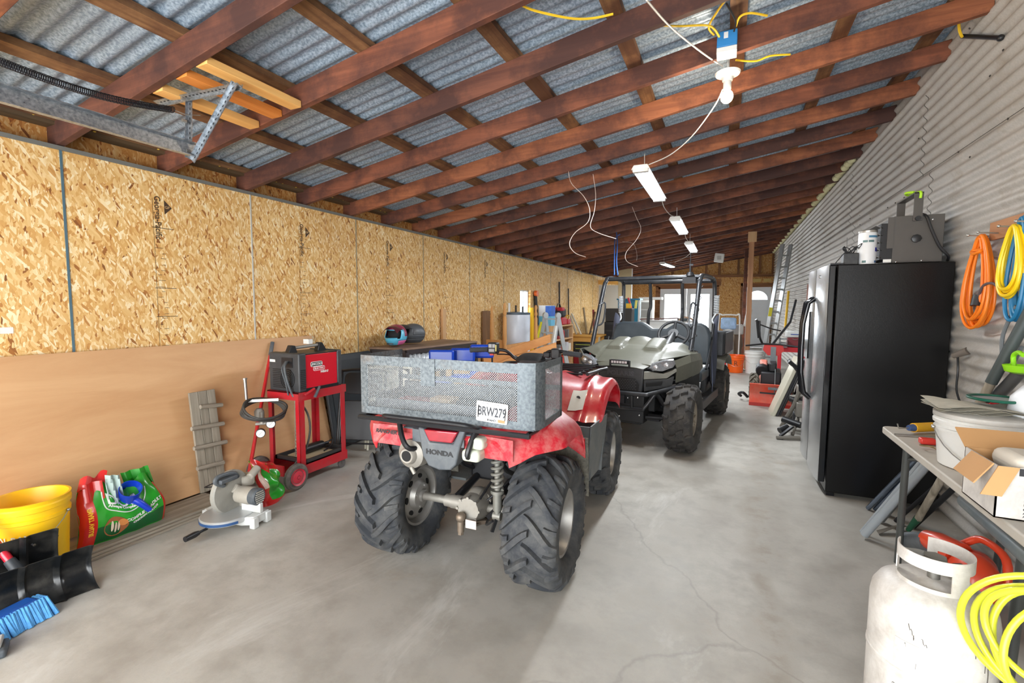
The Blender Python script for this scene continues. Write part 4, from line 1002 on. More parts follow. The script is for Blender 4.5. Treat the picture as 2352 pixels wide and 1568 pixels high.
t = thing('grey_block', 'low grey block with a pale top in front of the blue broom', 'block', (-2.59, .735, 0), R_(-25))
MB().bb((-.05,-.30,0),(.05,.045,.035)).build('base', GREYD, t, bevel=.01, seg=3); MB().bb((-.05,-.30,.0355),(.03,.03,.055)).build('top', plain('pale_grey', (182,182,178), .5), t, bevel=.005)
# dog food bags
BAGG = plain('bag_green', (42,160,44), .25, coat=.4, var=.25, scale=6); BAGD = plain('bag_dark_green', (14,92,44), .28, coat=.4); BAGR = plain('bag_red', (206,38,34), .28, coat=.4); BAGW = plain('bag_white', (232,234,228), .4)
t = thing('pet_food_bag', 'large open green and red dry pet food bag standing on the floor boards', 'food bag', (-3.20, 1.49, .045), 0)
rnd.seed(11)
def bagf(side):
    def f(u, v):
        y = -.235+.44*u; hgt = .30 + .045*math.exp(-((u-.22)/.16)**2) + .0*u - .05*math.exp(-((u-.55)/.16)**2) + .02*math.exp(-((u-.86)/.1)**2)
        b = .085*math.sin(math.pi*min(1,max(0,u)))**.35*(math.sin(math.pi*(.12+.8*v)))**.7
        wr = .007*math.sin(u*23+v*9)+.006*math.sin(u*41-v*17)*v
        y2 = y*(1-.22*v*v) + .015*math.sin(v*5)
        return (side*(b+wr*.6)-.035*v, y2, hgt*v)
    return f
m = MB(); f_ = bagf(1); g_ = bagf(-1)
m.grid(lambda u, v: f_(.14+.80*u, v), 26, 18, th=.003); m.grid(g_, 26, 18, th=-.003); m.build('bag_body', BAGG, t)
m = MB(); m.grid(lambda u, v: Vector(f_(.0+.14*u, v))+Vector((.001,0,0)), 6, 18, th=.003); m.grid(lambda u, v: Vector(f_(.94+.06*u, v*.8)), 3, 14, th=.003)
m.each('bag_side', BAGR, t)
m = MB(); m.grid(lambda u, v: Vector(f_(.14+.80*u, .02+.26*v))+Vector((.002,0,0)), 20, 6, th=.001); m.build('lower_panel', BAGD, t)
m = MB(); m.grid(lambda u, v: (.005+.05*math.sin(u*6)*.4-.03*v, -.22+.13*u+.03*v, .315+.06*v+.015*math.sin(u*9)), 10, 6, th=.004); m.grid(lambda u, v: (.03-.02*v+.01*math.sin(u*8), -.20+.09*u, .25+.10*v), 10, 6, th=.004); m.each('torn_top', BAGR, t)
m = MB(); m.grid(lambda u, v: (.045-.03*v+.012*math.sin(u*12+v*5), -.10+.07*u+.01*v, .20+.17*v-.02*u), 8, 8, th=.004); m.build('bag_lining', plain('bag_lining', (176,196,190), .5), t)
m = MB(); m.grid(lambda u, v: (-.03-.02*v+.012*math.sin(u*12), .03+.15*u-.02*v, .22+.12*v), 8, 6, th=.004); m.build('bag_flap', BAGG, t)
def wrap_text(body, size, u0, v0, mat, par, f, slope=.08, sx=1, bold=.0008, shear=0):
    cu = text('bag_print', body, size, mat, par, (0,0,0), (0,0,0), ext=.0002, sx=sx, bold=bold, shear=shear)
    for v in cu.data.vertices:
        x, y, z = v.co; u_ = u0+x/.44; v_ = v0+(y+x*slope)/.30; v.co = Vector(f(u_, v_))+Vector((.0032+z,0,0))
wrap_text('DOG', .075, .47, .73, BAGW, t, f_, .04, 1.0, .002); wrap_text('Always Complete', .022, .45, .62, BAGW, t, f_, .05, shear=.3)
wrap_text('COMPLETE ADULT', .026, .68, .40, BAGW, t, f_, .22, bold=.001); wrap_text('CHICKEN FLAVOR', .018, .68, .31, BAGW, t, f_, .22)
for a_, b_, c_ in ((.24,.9,.30),): pass
for tx_, v_ in (('SMART VALUE', .42),):
    cu = text('bag_print', tx_, .026, plain('print_yellow', (240,190,40), .5), t, (0,0,0), (0,0,0), ext=.0002, bold=.001)
    for v in cu.data.vertices:
        x, y, z = v.co; v.co = Vector(f_(.085-y/.44, v_-x/.34))+Vector((.006+z,0,0))
m = MB(); q = [Vector(f_(.27+.17*u, .50+.04*math.sin(u*3)-.0))+Vector((.004,0,0)) for u in [i/12 for i in range(13)]]; q = [Vector(f_(u, v))+Vector((.004,0,0)) for u, v in ((.24,.84),(.24,.70),(.25,.56),(.34,.52),(.45,.52),(.56,.55),(.68,.60),(.76,.68),(.80,.80))]
m.tube(q, .003, 6, sm=4); m.build('bag_outline', BAGW, t)
m = MB(); m.add([Vector(f_(.33+.13*math.cos(a)*1.0, .24+.17*math.sin(a)))+Vector((.0035,0,0)) for a in [2*math.pi*i/28 for i in range(28)]], [tuple(range(28))]); m.build('bag_picture', plain('plate_brown', (166,98,58), .5, var=.3, scale=40), t)
for u, v, sz in ((.28,.25,.035),(.32,.22,.03),(.355,.24,.03)): 
    MB().add([Vector(f_(u+sz*.45*math.cos(a), v+.09*math.sin(a)))+Vector((.005,0,0)) for a in [2*math.pi*i/14 for i in range(14)]], [tuple(range(14))]).build('bag_picture', plain('meat_pale', (232,214,190), .5), t)
MB().add([Vector(f_(.40+.05*math.cos(a), .30+.07*math.sin(a)))+Vector((.005,0,0)) for a in [2*math.pi*i/14 for i in range(14)]], [tuple(range(14))]).build('bag_picture', plain('meat_orange', (214,138,74), .5), t)
# scoop
t = thing('feed_scoop', 'blue plastic scoop resting in the open pet food bag', 'scoop', (-3.165, 1.50, .275), 0, rot=(R_(20), R_(35), R_(20)))
m = MB(); m.lathe([(.035,-.06),(.05,-.05),(.056,.05),(.053,.05),(.046,-.045),(.02,-.05)], (0,0,0), 'Z', 28); m.build('cup', plain('scoop_blue', (18,58,190), .35, coat=.3), t)
m = MB(); m.tube([(.045,.0,-.02),(.08,.01,-.03),(.13,.03,-.07)], [.022,.018,.015], 12, sm=4); m.build('handle', plain('scoop_blue', (18,58,190), .35), t)
# second bag
t = thing('pet_food_bag', 'crumpled green pet food bag between the mitre saw and the welding cart', 'food bag', (-2.88, 2.235, 0), R_(14)); t.scale = (1.1, 1.1, 1.08)
def b2(side):
    def f(u, v):
        y = -.10+.21*u; h2 = .30-.10*u+.02*math.sin(u*9)
        b = .042*math.sin(math.pi*min(1,max(0,u)))**.4*math.sin(math.pi*(.15+.78*v))**.7
        fold = .022*math.sin(u*11+v*3)*v+.012*math.sin(u*5-v*13)
        return (side*b+fold-.04*v, y-.05*v, h2*v)
    return f
m = MB(); e = b2(1); g = b2(-1); m.grid(lambda u, v: e(.28+.72*u, v), 20, 16, th=.003); m.grid(g, 20, 16, th=-.003); m.build('bag_body', BAGG, t)
m = MB(); m.grid(lambda u, v: e(.28*u, v), 8, 16, th=.003); m.grid(lambda u, v: Vector(e(u, .86+.14*v))+Vector((.002,0,.01*v)), 16, 4, th=.003); m.grid(lambda u, v: Vector(e(u, .10*v))+Vector((.003,0,0)), 16, 4, th=.003); m.each('bag_side', BAGR, t)
m = MB(); m.grid(lambda u, v: Vector(e(.05+.2*u, .4+.4*v))+Vector((.003,0,0)), 8, 8, th=.001); m.build('bag_picture', plain('meat_pale2', (226,196,180), .5, var=.3, scale=50), t)
# mitre saw
t = thing('mitre_saw', 'dusty mitre saw on the floor with a white base and grey motor', 'saw', (-2.82, 1.88, 0), R_(8))
SWW = plain('saw_white', (206,208,206), .45, .1, dirt=(150,142,130), dirtamt=.3); SWG = plain('saw_dusty', (170,164,152), .6, .1, dirt=(120,112,100), dirtamt=.4)
m = MB(); m.prism([(-.20,.04),(-.20,-.02),(-.13,-.05),(.13,-.05),(.20,-.02),(.20,.04),(.2,.10),(-.2,.10)], .055, 'Z', .022); 
for x, y in ((-.19,-.01),(.19,-.01),(-.19,.09),(.19,.09)): m.bb((x-.02,y-.02,0),(x+.02,y+.02,.07))
bs = m.build('base', SWW, t, bevel=.006)
MB().lathe([(.0,.0),(.145,.0),(.15,.01),(.15,.03),(.145,.034),(.0,.034)], (0,-.03,.05), 'Z', 44).build('turntable', plain('saw_table', (196,198,198), .35, .5), t)
m = MB(); m.grid(lambda u, v: (.152*math.cos(R_(-160+140*u)), -.03+.152*math.sin(R_(-160+140*u)), .056+.016*v), 20, 1, th=.001); m.build('scale', plain('scale_blue', (40,74,120), .4), t)
m = MB(); m.bb((-.20,.03,.078),(-.05,.055,.14)); m.bb((.05,.03,.078),(.20,.055,.14)); m.each('fence', SWW, t, bevel=.004)
m = MB(); m.cyl((0,-.17,.045),(0,-.235,.045),.008); m.tube([(0,-.225,.045),(0,-.25,.045),(0,-.31,.045)], [.013,.018,.016], 14); m.build('mitre_handle', BLACK, t)
m = MB(); m.lathe([(.03,-.018),(.128,-.018),(.135,-.01),(.135,.01),(.128,.018),(.03,.018)], (-.025,.02,.20), 'X', 40); m.build('blade_guard', plain('guard_grey', (150,148,140), .55, dirt=(190,184,172), dirtamt=.4), t)
MB().lathe([(.02,-.0215),(.1,-.0215),(.1,-.019),(.02,-.019)], (-.025,.02,.185), 'X', 36).build('blade', plain('blade_steel', (120,116,108), .4, .7), t)
m = MB(); m.lathe([(.03,.0),(.052,.01),(.055,.10),(.05,.12)], (.02,.04,.18), 'X', 24); m.build('motor', SWG, t)
m = MB(); m.lathe([(.052,.0),(.054,.04),(.045,.05)], (.14,.04,.18), 'X', 24); mo = m.build('motor_cap', GREYD, t)
m = MB()
for i in range(6): m.box((.192, .04, .148+i*.013), (.004, .07*math.cos((i-2.5)*.3), .006))
m.build('vent_slots', plain('vent_pale', (176,172,160), .6), mo)
m = MB(); m.tube([(.0,-.04,.26),(.0,-.10,.30),(.0,-.08,.33),(.0,.02,.32),(.0,.06,.28)], .014, 10, sm=5); m.bb((-.035,-.09,.285),(.035,.03,.312)); m.build('top_handle', GREYD, t, bevel=.006)
m = MB(); m.bb((-.05,.07,.07),(.05,.16,.18)); m.cyl((0,.10,.16),(-.01,.03,.22),.03); m.cyl((.03,.12,.26),(.02,.20,.30),.025); m.cyl((-.02,.14,.2),(-.02,.14,.27),.05,n=20); m.build('pivot_arm', SWG, t, bevel=.008)
m = MB(); m.tube([(-.02,-.02,.3),(-.10,-.05,.26),(-.18,-.02,.22),(-.14,.1,.20),(-.02,.13,.25)], .004, 6, sm=5); m.build('power_cord', BLACK, t)
# red pole
t = thing('red_bar_tool', 'long red metal bar with a grey grip leaning on the plywood', 'pry bar', (-3.24, 2.28, 0)); o_ = Vector((-3.24, 2.28, 0))
a_, b_ = Vector((-3.24,2.28,.0)), P(626, 786, X=-3.585)
MB().tube([a_-o_, a_+(b_-a_)*.90-o_], .0135, 12).build('shaft', plain('bar_red', (186,26,30), .4, dirt=(150,90,80), dirtamt=.3), t)
MB().tube([a_+(b_-a_)*.90-o_, b_-o_], .0155, 12).build('grip', GREYD, t)
# welding cart
CR = plain('cart_red', (178,20,34), .42, var=.08, dirt=(120,90,88), dirtamt=.3, dscale=7)
wc = thing('welding_cart', 'red steel welding cart on two wheels and a caster under the welder', 'cart', (-3.10, 2.76, 0), 0)
# local y: -.22 (left end) .. .22 ; local x: -.17 (wall side) .. .17
for sx in (-1, 1):
    for y in (-.22, .20):
        m = MB(); m.bb((sx*.17-.0,y-.025,.12),(sx*.17-sx*.004,y+.025,.715)); m.bb((sx*.17-sx*.04,y-(.025 if y < 0 else -.021),.12),(sx*.17,y-(.021 if y < 0 else -.025),.715)); m.build('leg', CR, wc, bevel=.001)
    m = MB(); m.bb((sx*.174,-.245,.655),(sx*.170,.235,.72)); m.bb((sx*.174,-.36,.075),(sx*.170,.235,.15)); m.each('side_rail', CR, wc)
m = MB(); m.bb((-.17,-.25,.712),(.17,.235,.717)); m.bb((-.17,-.25,.66),(.17,-.246,.717)); m.build('top_shelf', CR, wc)
m = MB(); m.bb((-.168,-.34,.10),(.168,.235,.105)); m.bb((-.168,.231,.10),(.168,.235,.15)); m.bb((-.12,-.36,.10),(.12,-.35,.18)); sh_ = m.build('lower_tray', CR, wc)
m = MB(); m.bb((-.165,-.20,.155),(.165,.22,.16)); 
for x in (-.165,.150): m.bb((x,-.20,.155),(x+.015,.225,.185))
m.bb((-.165,-.20,.155),(.165,-.185,.185)); m.bb((-.165,.21,.155),(.165,.225,.185)); m.build('tray_frame', plain('tray_dark', (44,42,42), .5), wc)
MB().bb((-.12,-.12,.161),(.12,.14,.168)).build('tray_card', plain('card_tan', (176,160,130), .7), wc)
m = MB(); m.cyl((-.2,-.32,.10),(.2,-.32,.10),.008); m.build('axle', STEEL, wc)
for sx in (-1, 1):
    m = MB(); m.lathe([(.062,-.02),(.085,-.022),(.10,-.012),(.10,.012),(.085,.022),(.062,.02)], (sx*.205,-.32,.101), 'X', 32); w_ = m.build('wheel', plain('wheel_tyre', (84,78,74), .8, dirt=(140,130,120), dirtamt=.4, dscale=15), wc)
    m = MB(); m.lathe([(.012,-.026),(.015,.026),(.03,.024),(.05,.016),(.063,.0265),(.063,-.026)], (sx*.208,-.32,.101), 'X', 28); m.cyl((sx*.22,-.32,.101),(sx*.235,-.32,.101),.012); m.build('wheel_hub', plain('hub_red', (190,34,56), .45, dirt=(150,110,110), dirtamt=.3), w_)
for sx in (-1, 1):
    m = MB(); m.lathe([(.01,-.012),(.034,-.012),(.037,-.008),(.037,.008),(.034,.012),(.01,.012)], (sx*.14,.20,.038), 'X', 24); m.bb((sx*.14-.018,.18,.06),(sx*.14+.018,.225,.078)); m.bb((sx*.14-.017,.19,.035),(sx*.14-.014,.215,.07)); m.bb((sx*.14+.014,.19,.035),(sx*.14+.017,.215,.07)); m.build('caster', plain('caster_grey', (96,92,90), .6, .3), wc)
# chain
m = MB()
for i in range(17):
    z = .64-i*.026; c = Vector((.10-.003*i*.3, -.215, z)); ex = Vector((1,0,0)) if i % 2 else Vector((0,1,0))
    m.tube([c+ex*.0075*math.cos(q)+Vector((0,0,1))*.016*math.sin(q) for q in [2*math.pi*k/12 for k in range(12)]], .0025, 6, loop=True)
m.build('chain', plain('chain_zinc', (190,186,174), .35, .7), wc)
# clutter on the cart
t = thing('grease_gun', 'black cylindrical tool lying in the lower tray of the welding cart', 'tool', (-3.10, 2.78, .205)); m = MB(); m.lathe([(.02,-.1),(.034,-.09),(.035,.09),(.03,.11),(.012,.12),(.012,.17)], (0,0,0), 'Y', 20); m.build('barrel', BLACK, t)
m = MB(); m.tube([(0,.16,0),(.02,.2,.02),(.05,.15,-.02),(.08,.05,-.03)], .006, 8, sm=5); m.build('hose', BLACK, t)
# welder
we = thing('welder', 'red and black portable welding machine standing on the red cart', 'welder', (-3.10, 2.765, .718), 0)
m = MB(); m.bb((-.155,-.17,.012),(.155,.155,.285)); m.build('case_side', plain('welder_red', (204,18,40), .35, coat=.4, var=.04), we, bevel=.004)
m = MB(); m.bb((-.165,-.235,.0),(.165,-.165,.30)); fp = m.build('rear_panel', CH, we, bevel=.012, seg=3)
m = MB(); m.bb((-.165,.155,.0),(.165,.20,.30)); m.build('front_panel', CH, we, bevel=.012, seg=3)
m = MB(); m.bb((-.162,-.18,.0),(.162,.16,.025)); m.bb((-.158,-.17,.285),(.158,.155,.292)); m.build('case_tray', BLACK, we)
m = MB()
for i in range(11): m.box((-.02, -.236, .03+i*.014), (.20, .004, .006))
for i in range(11): m.box((.166, -.20, .03+i*.014), (.004, .05, .006))
for r in (.03,.045,.06,.075): m.tube([(.04+r*math.cos(q), -.238, .10+r*math.sin(q)) for q in [2*math.pi*k/24 for k in range(24)]], .0025, 6, loop=True)
m.build('louvers', plain('louver_black', (22,22,24), .5), fp)
MB().bb((-.15,-.238,.225),(-.09,-.236,.245)).build('rating_label', WHITE, fp); MB().bb((-.02,-.239,.19),(.10,-.234,.265)).build('socket_plate', BLACK, fp)
m = MB(); m.tube([(0,-.15,.33),(0,.13,.34)], .013, 14); m.build('handle_bar', ALU, we)
for y, s_ in ((-.17,-1),(.13,1)): MB().prism([(y-.04,.285),(y+.05,.285),(y+.03,.35),(y-.005,.355)] if s_ < 0 else [(y-.05,.285),(y+.05,.285),(y+.0,.36),(y-.03,.36)], .05, 'X', -.025).build('handle_mount', BLACK, we, bevel=.006)
m = MB(); m.prism(rr2(.115,.04,.012,c=(0,0)), .0015, 'X', .1555); lo = m.build('logo_plate', plain('logo_white', (232,230,228), .4), we, loc=(0,.0-.06,.205)); 
MB().prism(rr2(.107,.032,.009), .0018, 'X', .1560).build('logo_inner', BLACK, lo)
text('logo_text', 'LINCOLN', .026, WHITE, lo, (.1582, 0, 0), (R_(90), 0, R_(90)), sx=1.05, bold=.0008)
m = MB(); m.prism(rr2(.115,.034,.012), .0015, 'X', .1555); l2 = m.build('logo_plate', plain('logo_white', (232,230,228), .4), we, loc=(0,-.035,.168)); MB().prism(rr2(.107,.026,.009), .0018, 'X', .1560).build('logo_inner', plain('welder_red', (204,18,40), .35), l2)
text('logo_text', 'ELECTRIC', .021, WHITE, l2, (.1582, 0, 0), (R_(90), 0, R_(90)), sx=1.05, bold=.0006)
text('logo_text', 'WELD 2', .022, WHITE, we, (.157, .015, .137), (R_(90), 0, R_(90)), sx=1.0, bold=.0012, shear=.3)
m = MB(); m.tube([(.05,-.24,.235),(.075,-.29,.20),(.085,-.28,.10),(.10,-.26,.01),(.115,-.25,-.03)], .009, 8, sm=5); m.tube([(.03,-.24,.235),(.06,-.30,.18),(.07,-.28,.08),(.07,-.26,-.02)], .006, 8, sm=5); m.build('power_cord', GREYD, we)
MB().bb((-.05,.0,.352),(.01,.04,.39)).build('white_box', WHITE, we)
# cables looped on the left end, pressure gauges, bracket
t = thing('welding_cable', 'dark looped welding cable hanging on the left end of the red cart', 'cable', (-3.10, 2.52, .66), 0)
m = MB(); rnd.seed(3)
for k in range(4):
    m.tube([(.10*math.cos(q)-.01*k-.02, -.12+.15*math.sin(q)*1.1-.02, -.04+.05*math.cos(q)*-1.2-.012*k+.01*math.sin(q*2+k)) for q in [2*math.pi*i/16 for i in range(16)]], .008, 8, loop=True, sm=3)
m.tube([(.08,.02,.01),(.12,.05,-.03),(.15,.09,-.12),(.16,.10,-.25),(.14,.07,-.40),(.10,.0,-.50)], .008, 8, sm=5); m.build('loops', plain('cable_grey', (62,60,58), .6, dirt=(120,114,106), dirtamt=.3), t)
m = MB(); m.tube([(-.16,-.20,.17),(-.15,-.20,.02)], .011, 12); m.cyl((-.16,-.20,.17),(-.161,-.20,.18),.017); m.bar((-.14,-.2,.01),(.02,-.06,.01),.02,.02); m.build('cable_arm', STEEL, t)
t = thing('gas_regulator', 'gas regulator with two round white gauges on the cart\'s left end', 'gauge', (-3.14, 2.36, .50), R_(48))
m = MB(); m.cyl((0,0,0),(0,.0,.09),.016,n=14); m.tube([(-.045,0,.0),(.06,0,.0)], .012, 10); m.lathe([(.03,.03),(.034,.05),(.034,.09),(.02,.11)], (-.02,.03,.0), 'Z', 18); m.build('body', ALU, t)
for x, z in ((.06,.0),(-.01,-.065)):
    g_ = MB().lathe([(.03,.02),(.033,.0),(.033,-.022),(.029,-.024)], (x,-.02,z), 'Y', 26).build('gauge', BLACK, t)
    f2 = MB().lathe([(.0285,-.0245),(.0285,-.0255)], (x,-.02,z), 'Y', 26).build('dial', WHITE, g_); MB().bar((x-.012,-.0465,z-.012),(x+.012,-.0465,z+.014),.002,.001).build('needle', BLACK, f2)
t = thing('ground_clamp', 'red and dark handled clamp clipped on the cart\'s top rail', 'clamp', (-2.92, 2.62, .70))
MB().bar((0,-.06,.0),(.02,.02,.04),.02,.015).build('jaw', CR, t, bevel=.003); MB().tube([(.02,.02,-.03),(.02,.07,.05)], [.012,.009], 10).build('grip', GREYD, t)
# folding chairs and folded table between cart and quad
def fchair(label, loc, rz, lean, mat, seatm, grp='folding chairs beside the welding cart'):
    t = thing('folding_chair', label, 'chair', loc, 0, grp, rot=(0, R_(lean), R_(rz)))
    m = MB(); m.tube([(0,-.21,.01),(0,-.21,.70),(0,-.17,.79),(0,.17,.79),(0,.21,.70),(0,.21,.01)], .012, 10, sm=5); m.build('front_frame', mat, t)
    m = MB(); m.tube([(.035,-.18,.0),(.03,-.18,.45)], .011, 10); m.tube([(.035,.18,.0),(.03,.18,.45)], .011, 10); m.tube([(.035,-.18,.12),(.035,.18,.12)], .008, 8); m.build('rear_frame', mat, t)
    m = MB(); m.prism(rr2(.36,.20,.05,c=(0,.67)), .012, 'X', -.006); m.build('backrest', seatm, t, bevel=.004)
    m = MB(); m.prism(rr2(.37,.36,.06,c=(0,.33)), .02, 'X', .015); m.build('seat', seatm, t, bevel=.006)
    return t
TAN = plain('chair_tan', (190,186,168), .4)
fchair('tan folding chair leaning behind the quad\'s left rear corner', (-2.93, 3.52, 0), -62, -12, TAN, TAN)
fchair('black folding chair leaning right beside the red welding cart', (-3.03, 3.24, 0), -70, -12, plain('chair_black', (30,31,34), .4), plain('chair_black', (30,31,34), .4))
t = thing('folding_table', 'black folded plastic table standing against the wall behind the chairs', 'table', (-3.38, 3.62, 0), 0, rot=(0, R_(-9), R_(3)))
m = MB(); m.prism(rr2(.72,.90,.05,c=(0,.455)), .035, 'X', 0); m.build('table_top', plain('table_charcoal', (52,56,60), .5), t, bevel=.01); MB().prism(rr2(.60,.78,.04,c=(0,.455)), .006, 'X', .036).build('inset_panel', plain('table_charcoal2', (42,46,50), .55), t)
# corrugated-sided bench with helmets
t = thing('workbench', 'low bench with a worn brown top and corrugated metal sides behind the quad', 'bench', (0, 0, 0))
q = [P(840,800,Z=.93), P(934,800,Z=.93), P(1098,783,Z=.93), P(1052,779,Z=.93)]
q = [Vector((-3.55, 3.98, 0)), Vector((-3.10, 4.05, 0)), Vector((-2.93, 5.32, 0)), Vector((-3.52, 5.4, 0))]
m = MB(); m.prism([(p.x, p.y) for p in q], .022, 'Z', .908); m.build('bench_top', wood('bench_brown', (110,88,72), (146,120,100), 'Y', 8, .6), t, bevel=.003)
ins = [q[0]+Vector((.02,.02,0)), q[1]+Vector((-.02,.02,0)), q[2]+Vector((-.02,-.02,0)), q[3]+Vector((.02,-.02,0))]
FRB = plain('bench_frame', (48,40,38), .5)
m = MB()
for i in range(4):
    a, b = ins[i], ins[(i+1) % 4]; m.bar(a+Vector((0,0,.885)), b+Vector((0,0,.885)), .04, .045)
    m.bar(a+Vector((0,0,0)), a+Vector((0,0,.88)), .05, .05, up=(1,0,0)); 
m.build('bench_frame', FRB, t)
m = MB()
for (a, b, z0) in ((ins[0], ins[1], .15), (ins[1], ins[2], .62)):
    d = b-a; n_ = Vector((d.y, -d.x, 0)).normalized(); L = d.length; N = int(L/.07*8)
    m.rings([[a+d*(i/N)+n_*(.008*math.cos(i*math.pi/4)+o)+Vector((0,0,z)) for i in range(N+1)] for z, o in ((z0,.0),(.86,.0))], closed=False)
m.build('corrugated_side', mat_galv('bench_sheet', (160,166,170), (214,216,218), .5, .35), t, solid=.001)
def helmet(label, loc, rz, c1, c2, c3, visor):
    t = thing('helmet', label, 'helmet', loc, rz, 'off-road helmets on the low bench'); t.scale = (.95,)*3
    def f(u, v):
        th = (u-.5)*2*math.pi; ph = math.pi*(.03+.80*v)
        r = .125*math.sin(ph)**.9; x = r*math.cos(th)*1.18; y = r*math.sin(th)*.95; z = .13+.125*math.cos(ph)
        if math.cos(th) > .35 and v > .5: x += .075*((math.cos(th)-.35)/.65)**.8*min(1, (v-.5)/.2)
        return (x, y, z)
    m = MB(); nu, nv = 48, 26; g = []
    def eye(u, v): return abs(u-.5) < .155 and .37 < v < .66+.12*abs(u-.5)
    pts = [[Vector(f(i/nu, j/nv)) for j in range(nv+1)] for i in range(nu+1)]; vs = [p for r in pts for p in r]; 
    for mat_i in (0, 1): pass
    fs = [[], [], []]
    for i in range(nu):
        for j in range(nv):
            u, v = (i+.5)/nu, (j+.5)/nv
            if eye(u, v): continue
            k = 0 if (v > .62 or (v > .36 and abs(u-.5) < .2)) else 1
            if v > .78 and abs(u-.5) > .12: k = 2
            fs[k].append((i*(nv+1)+j, i*(nv+1)+j+1, (i+1)*(nv+1)+j+1, (i+1)*(nv+1)+j))
    for k, nm in enumerate(('shell_front', 'shell_crown', 'shell_lower')):
        MB().add(vs, fs[k]).build(nm, (c1, c2, c3)[k], t, solid=.006)
    m = MB(); m.sph((-.005,0,.135), .112, 20, 14, (1.0,.88,.95)); m.build('lining', plain('helmet_dark', (26,26,28), .8), t)
    m = MB(); m.grid(lambda u, v: (.05+.16*u, (v-.5)*(.20-.02*u), .235+.05*u-.05*u*u-.14*(v-.5)**2*(1+u)), 10, 14, th=.005); m.build('visor', visor, t)
    m = MB(); m.grid(lambda u, v: (.195+.012*math.cos((u-.5)*2.4), (u-.5)*.06, .035+.018*v), 10, 3, th=-.012); m.build('chin_vent', plain('vent_dark', (40,60,70), .5), t)
    return t
hA = P(905, 793, Z=.932)
helmet('sky-blue and pink off-road helmet sitting on the brown bench', (-3.36, 4.22, .93), R_(-72), plain('helm_blue', (92,184,216), .35, coat=.3), plain('helm_maroon', (150,50,84), .4, coat=.3), plain('helm_pink', (222,110,170), .4), plain('visor_maroon', (92,38,48), .35))
helmet('dark grey off-road helmet behind the blue one on the bench', (-3.36, 4.53, .93), R_(-125), plain('helm_grey', (70,74,78), .4), plain('helm_grey2', (84,88,92), .4), plain('helm_grey', (70,74,78), .4), plain('visor_grey', (60,62,66), .4))
# blue padded seats behind the quad
BLU = plain('seat_blue', (20,66,180), .35, coat=.3)
for i, (px, py) in enumerate(((1014, 803), (1063, 799), (1107, 791))):
    c = P(px, py, Y=4.35+.25*i)
    t = thing('padded_chair', 'blue vinyl padded chair back behind the quad, %s of three' % ('leftmost', 'middle', 'rightmost')[i], 'chair', (c.x, c.y, 0), R_(25), 'blue padded chairs')
    m = MB(); m.bb((-.14,-.03,c.z-.16),(.14,.03,c.z)); m.build('backrest', BLU, t, bevel=.025, seg=4)
    m = MB(); m.bb((-.13,-.20,c.z-.36),(.13,-.02,c.z-.29)); m.build('seat', BLU, t, bevel=.025, seg=4)
    for sx in (-1, 1): 
        MB().tube([(sx*.12,.0,c.z-.05),(sx*.12,.03,c.z-.3),(sx*.13,.05,.0)], .010, 8).build('leg', BLACK, t); MB().tube([(sx*.11,-.18,c.z-.34),(sx*.12,-.20,.0)], .010, 8).build('leg', BLACK, t)
# wall print and paper
INKW = plain('ink_stencil', (72,52,34), .7)
for i in range(5):
    y = 2.02 + i*1.22
    t = MB(); t.bb((XL+.0005, y-.06, 1.0), (XL+.0012, y-.0585, 2.12)); 
    rnd.seed(i+40)
    for k in range(26):
        z = 1.98-k*.038-rnd.random()*.01; w_ = rnd.uniform(.02,.05); yy = y-.02+rnd.uniform(-.02,.02)
        if k > 4: t.bb((XL+.0005, yy-w_/2, z-.005), (XL+.0012, yy+w_/2, z-.002))
    t.bb((XL+.0005, y-.07, 1.92), (XL+.0012, y+.07, 1.924)); t.bb((XL+.0005, y-.07, 1.50), (XL+.0012, y+.07, 1.504)); t.bb((XL+.0005, y-.07, 1.3), (XL+.0012, y+.07, 1.304))
    st = tag(t.build('wall_stamp', INKW, smooth=0), kind='structure')
    text('stamp_text', 'Georgia-Pacific', .055, INKW, st, (XL+.001, y-.03, 1.99), (R_(90), R_(90), R_(90)), ext=.0002, sx=.9, bold=.001)
    m = MB(); m.prism([(y+.015,2.02),(y+.015,2.12),(y+.065,2.07)], .0007, 'X', XL+.0005); m.build('stamp_mark', INKW, st, smooth=0)
    text('stamp_text', 'GP', .026, plain('osb_pale', (222,184,126), .7), st, (XL+.0016, y+.034, 2.07), (R_(90), 0, R_(90)), ext=.0002)
c = P(8, 760, X=XL+.003); tag(MB().bb((XL, c.y-.05, c.z-.015), (XL+.002, c.y+.04, c.z+.02)).build('paper_label', WHITE), 'small white paper label on the strand board wall at far left', 'label')
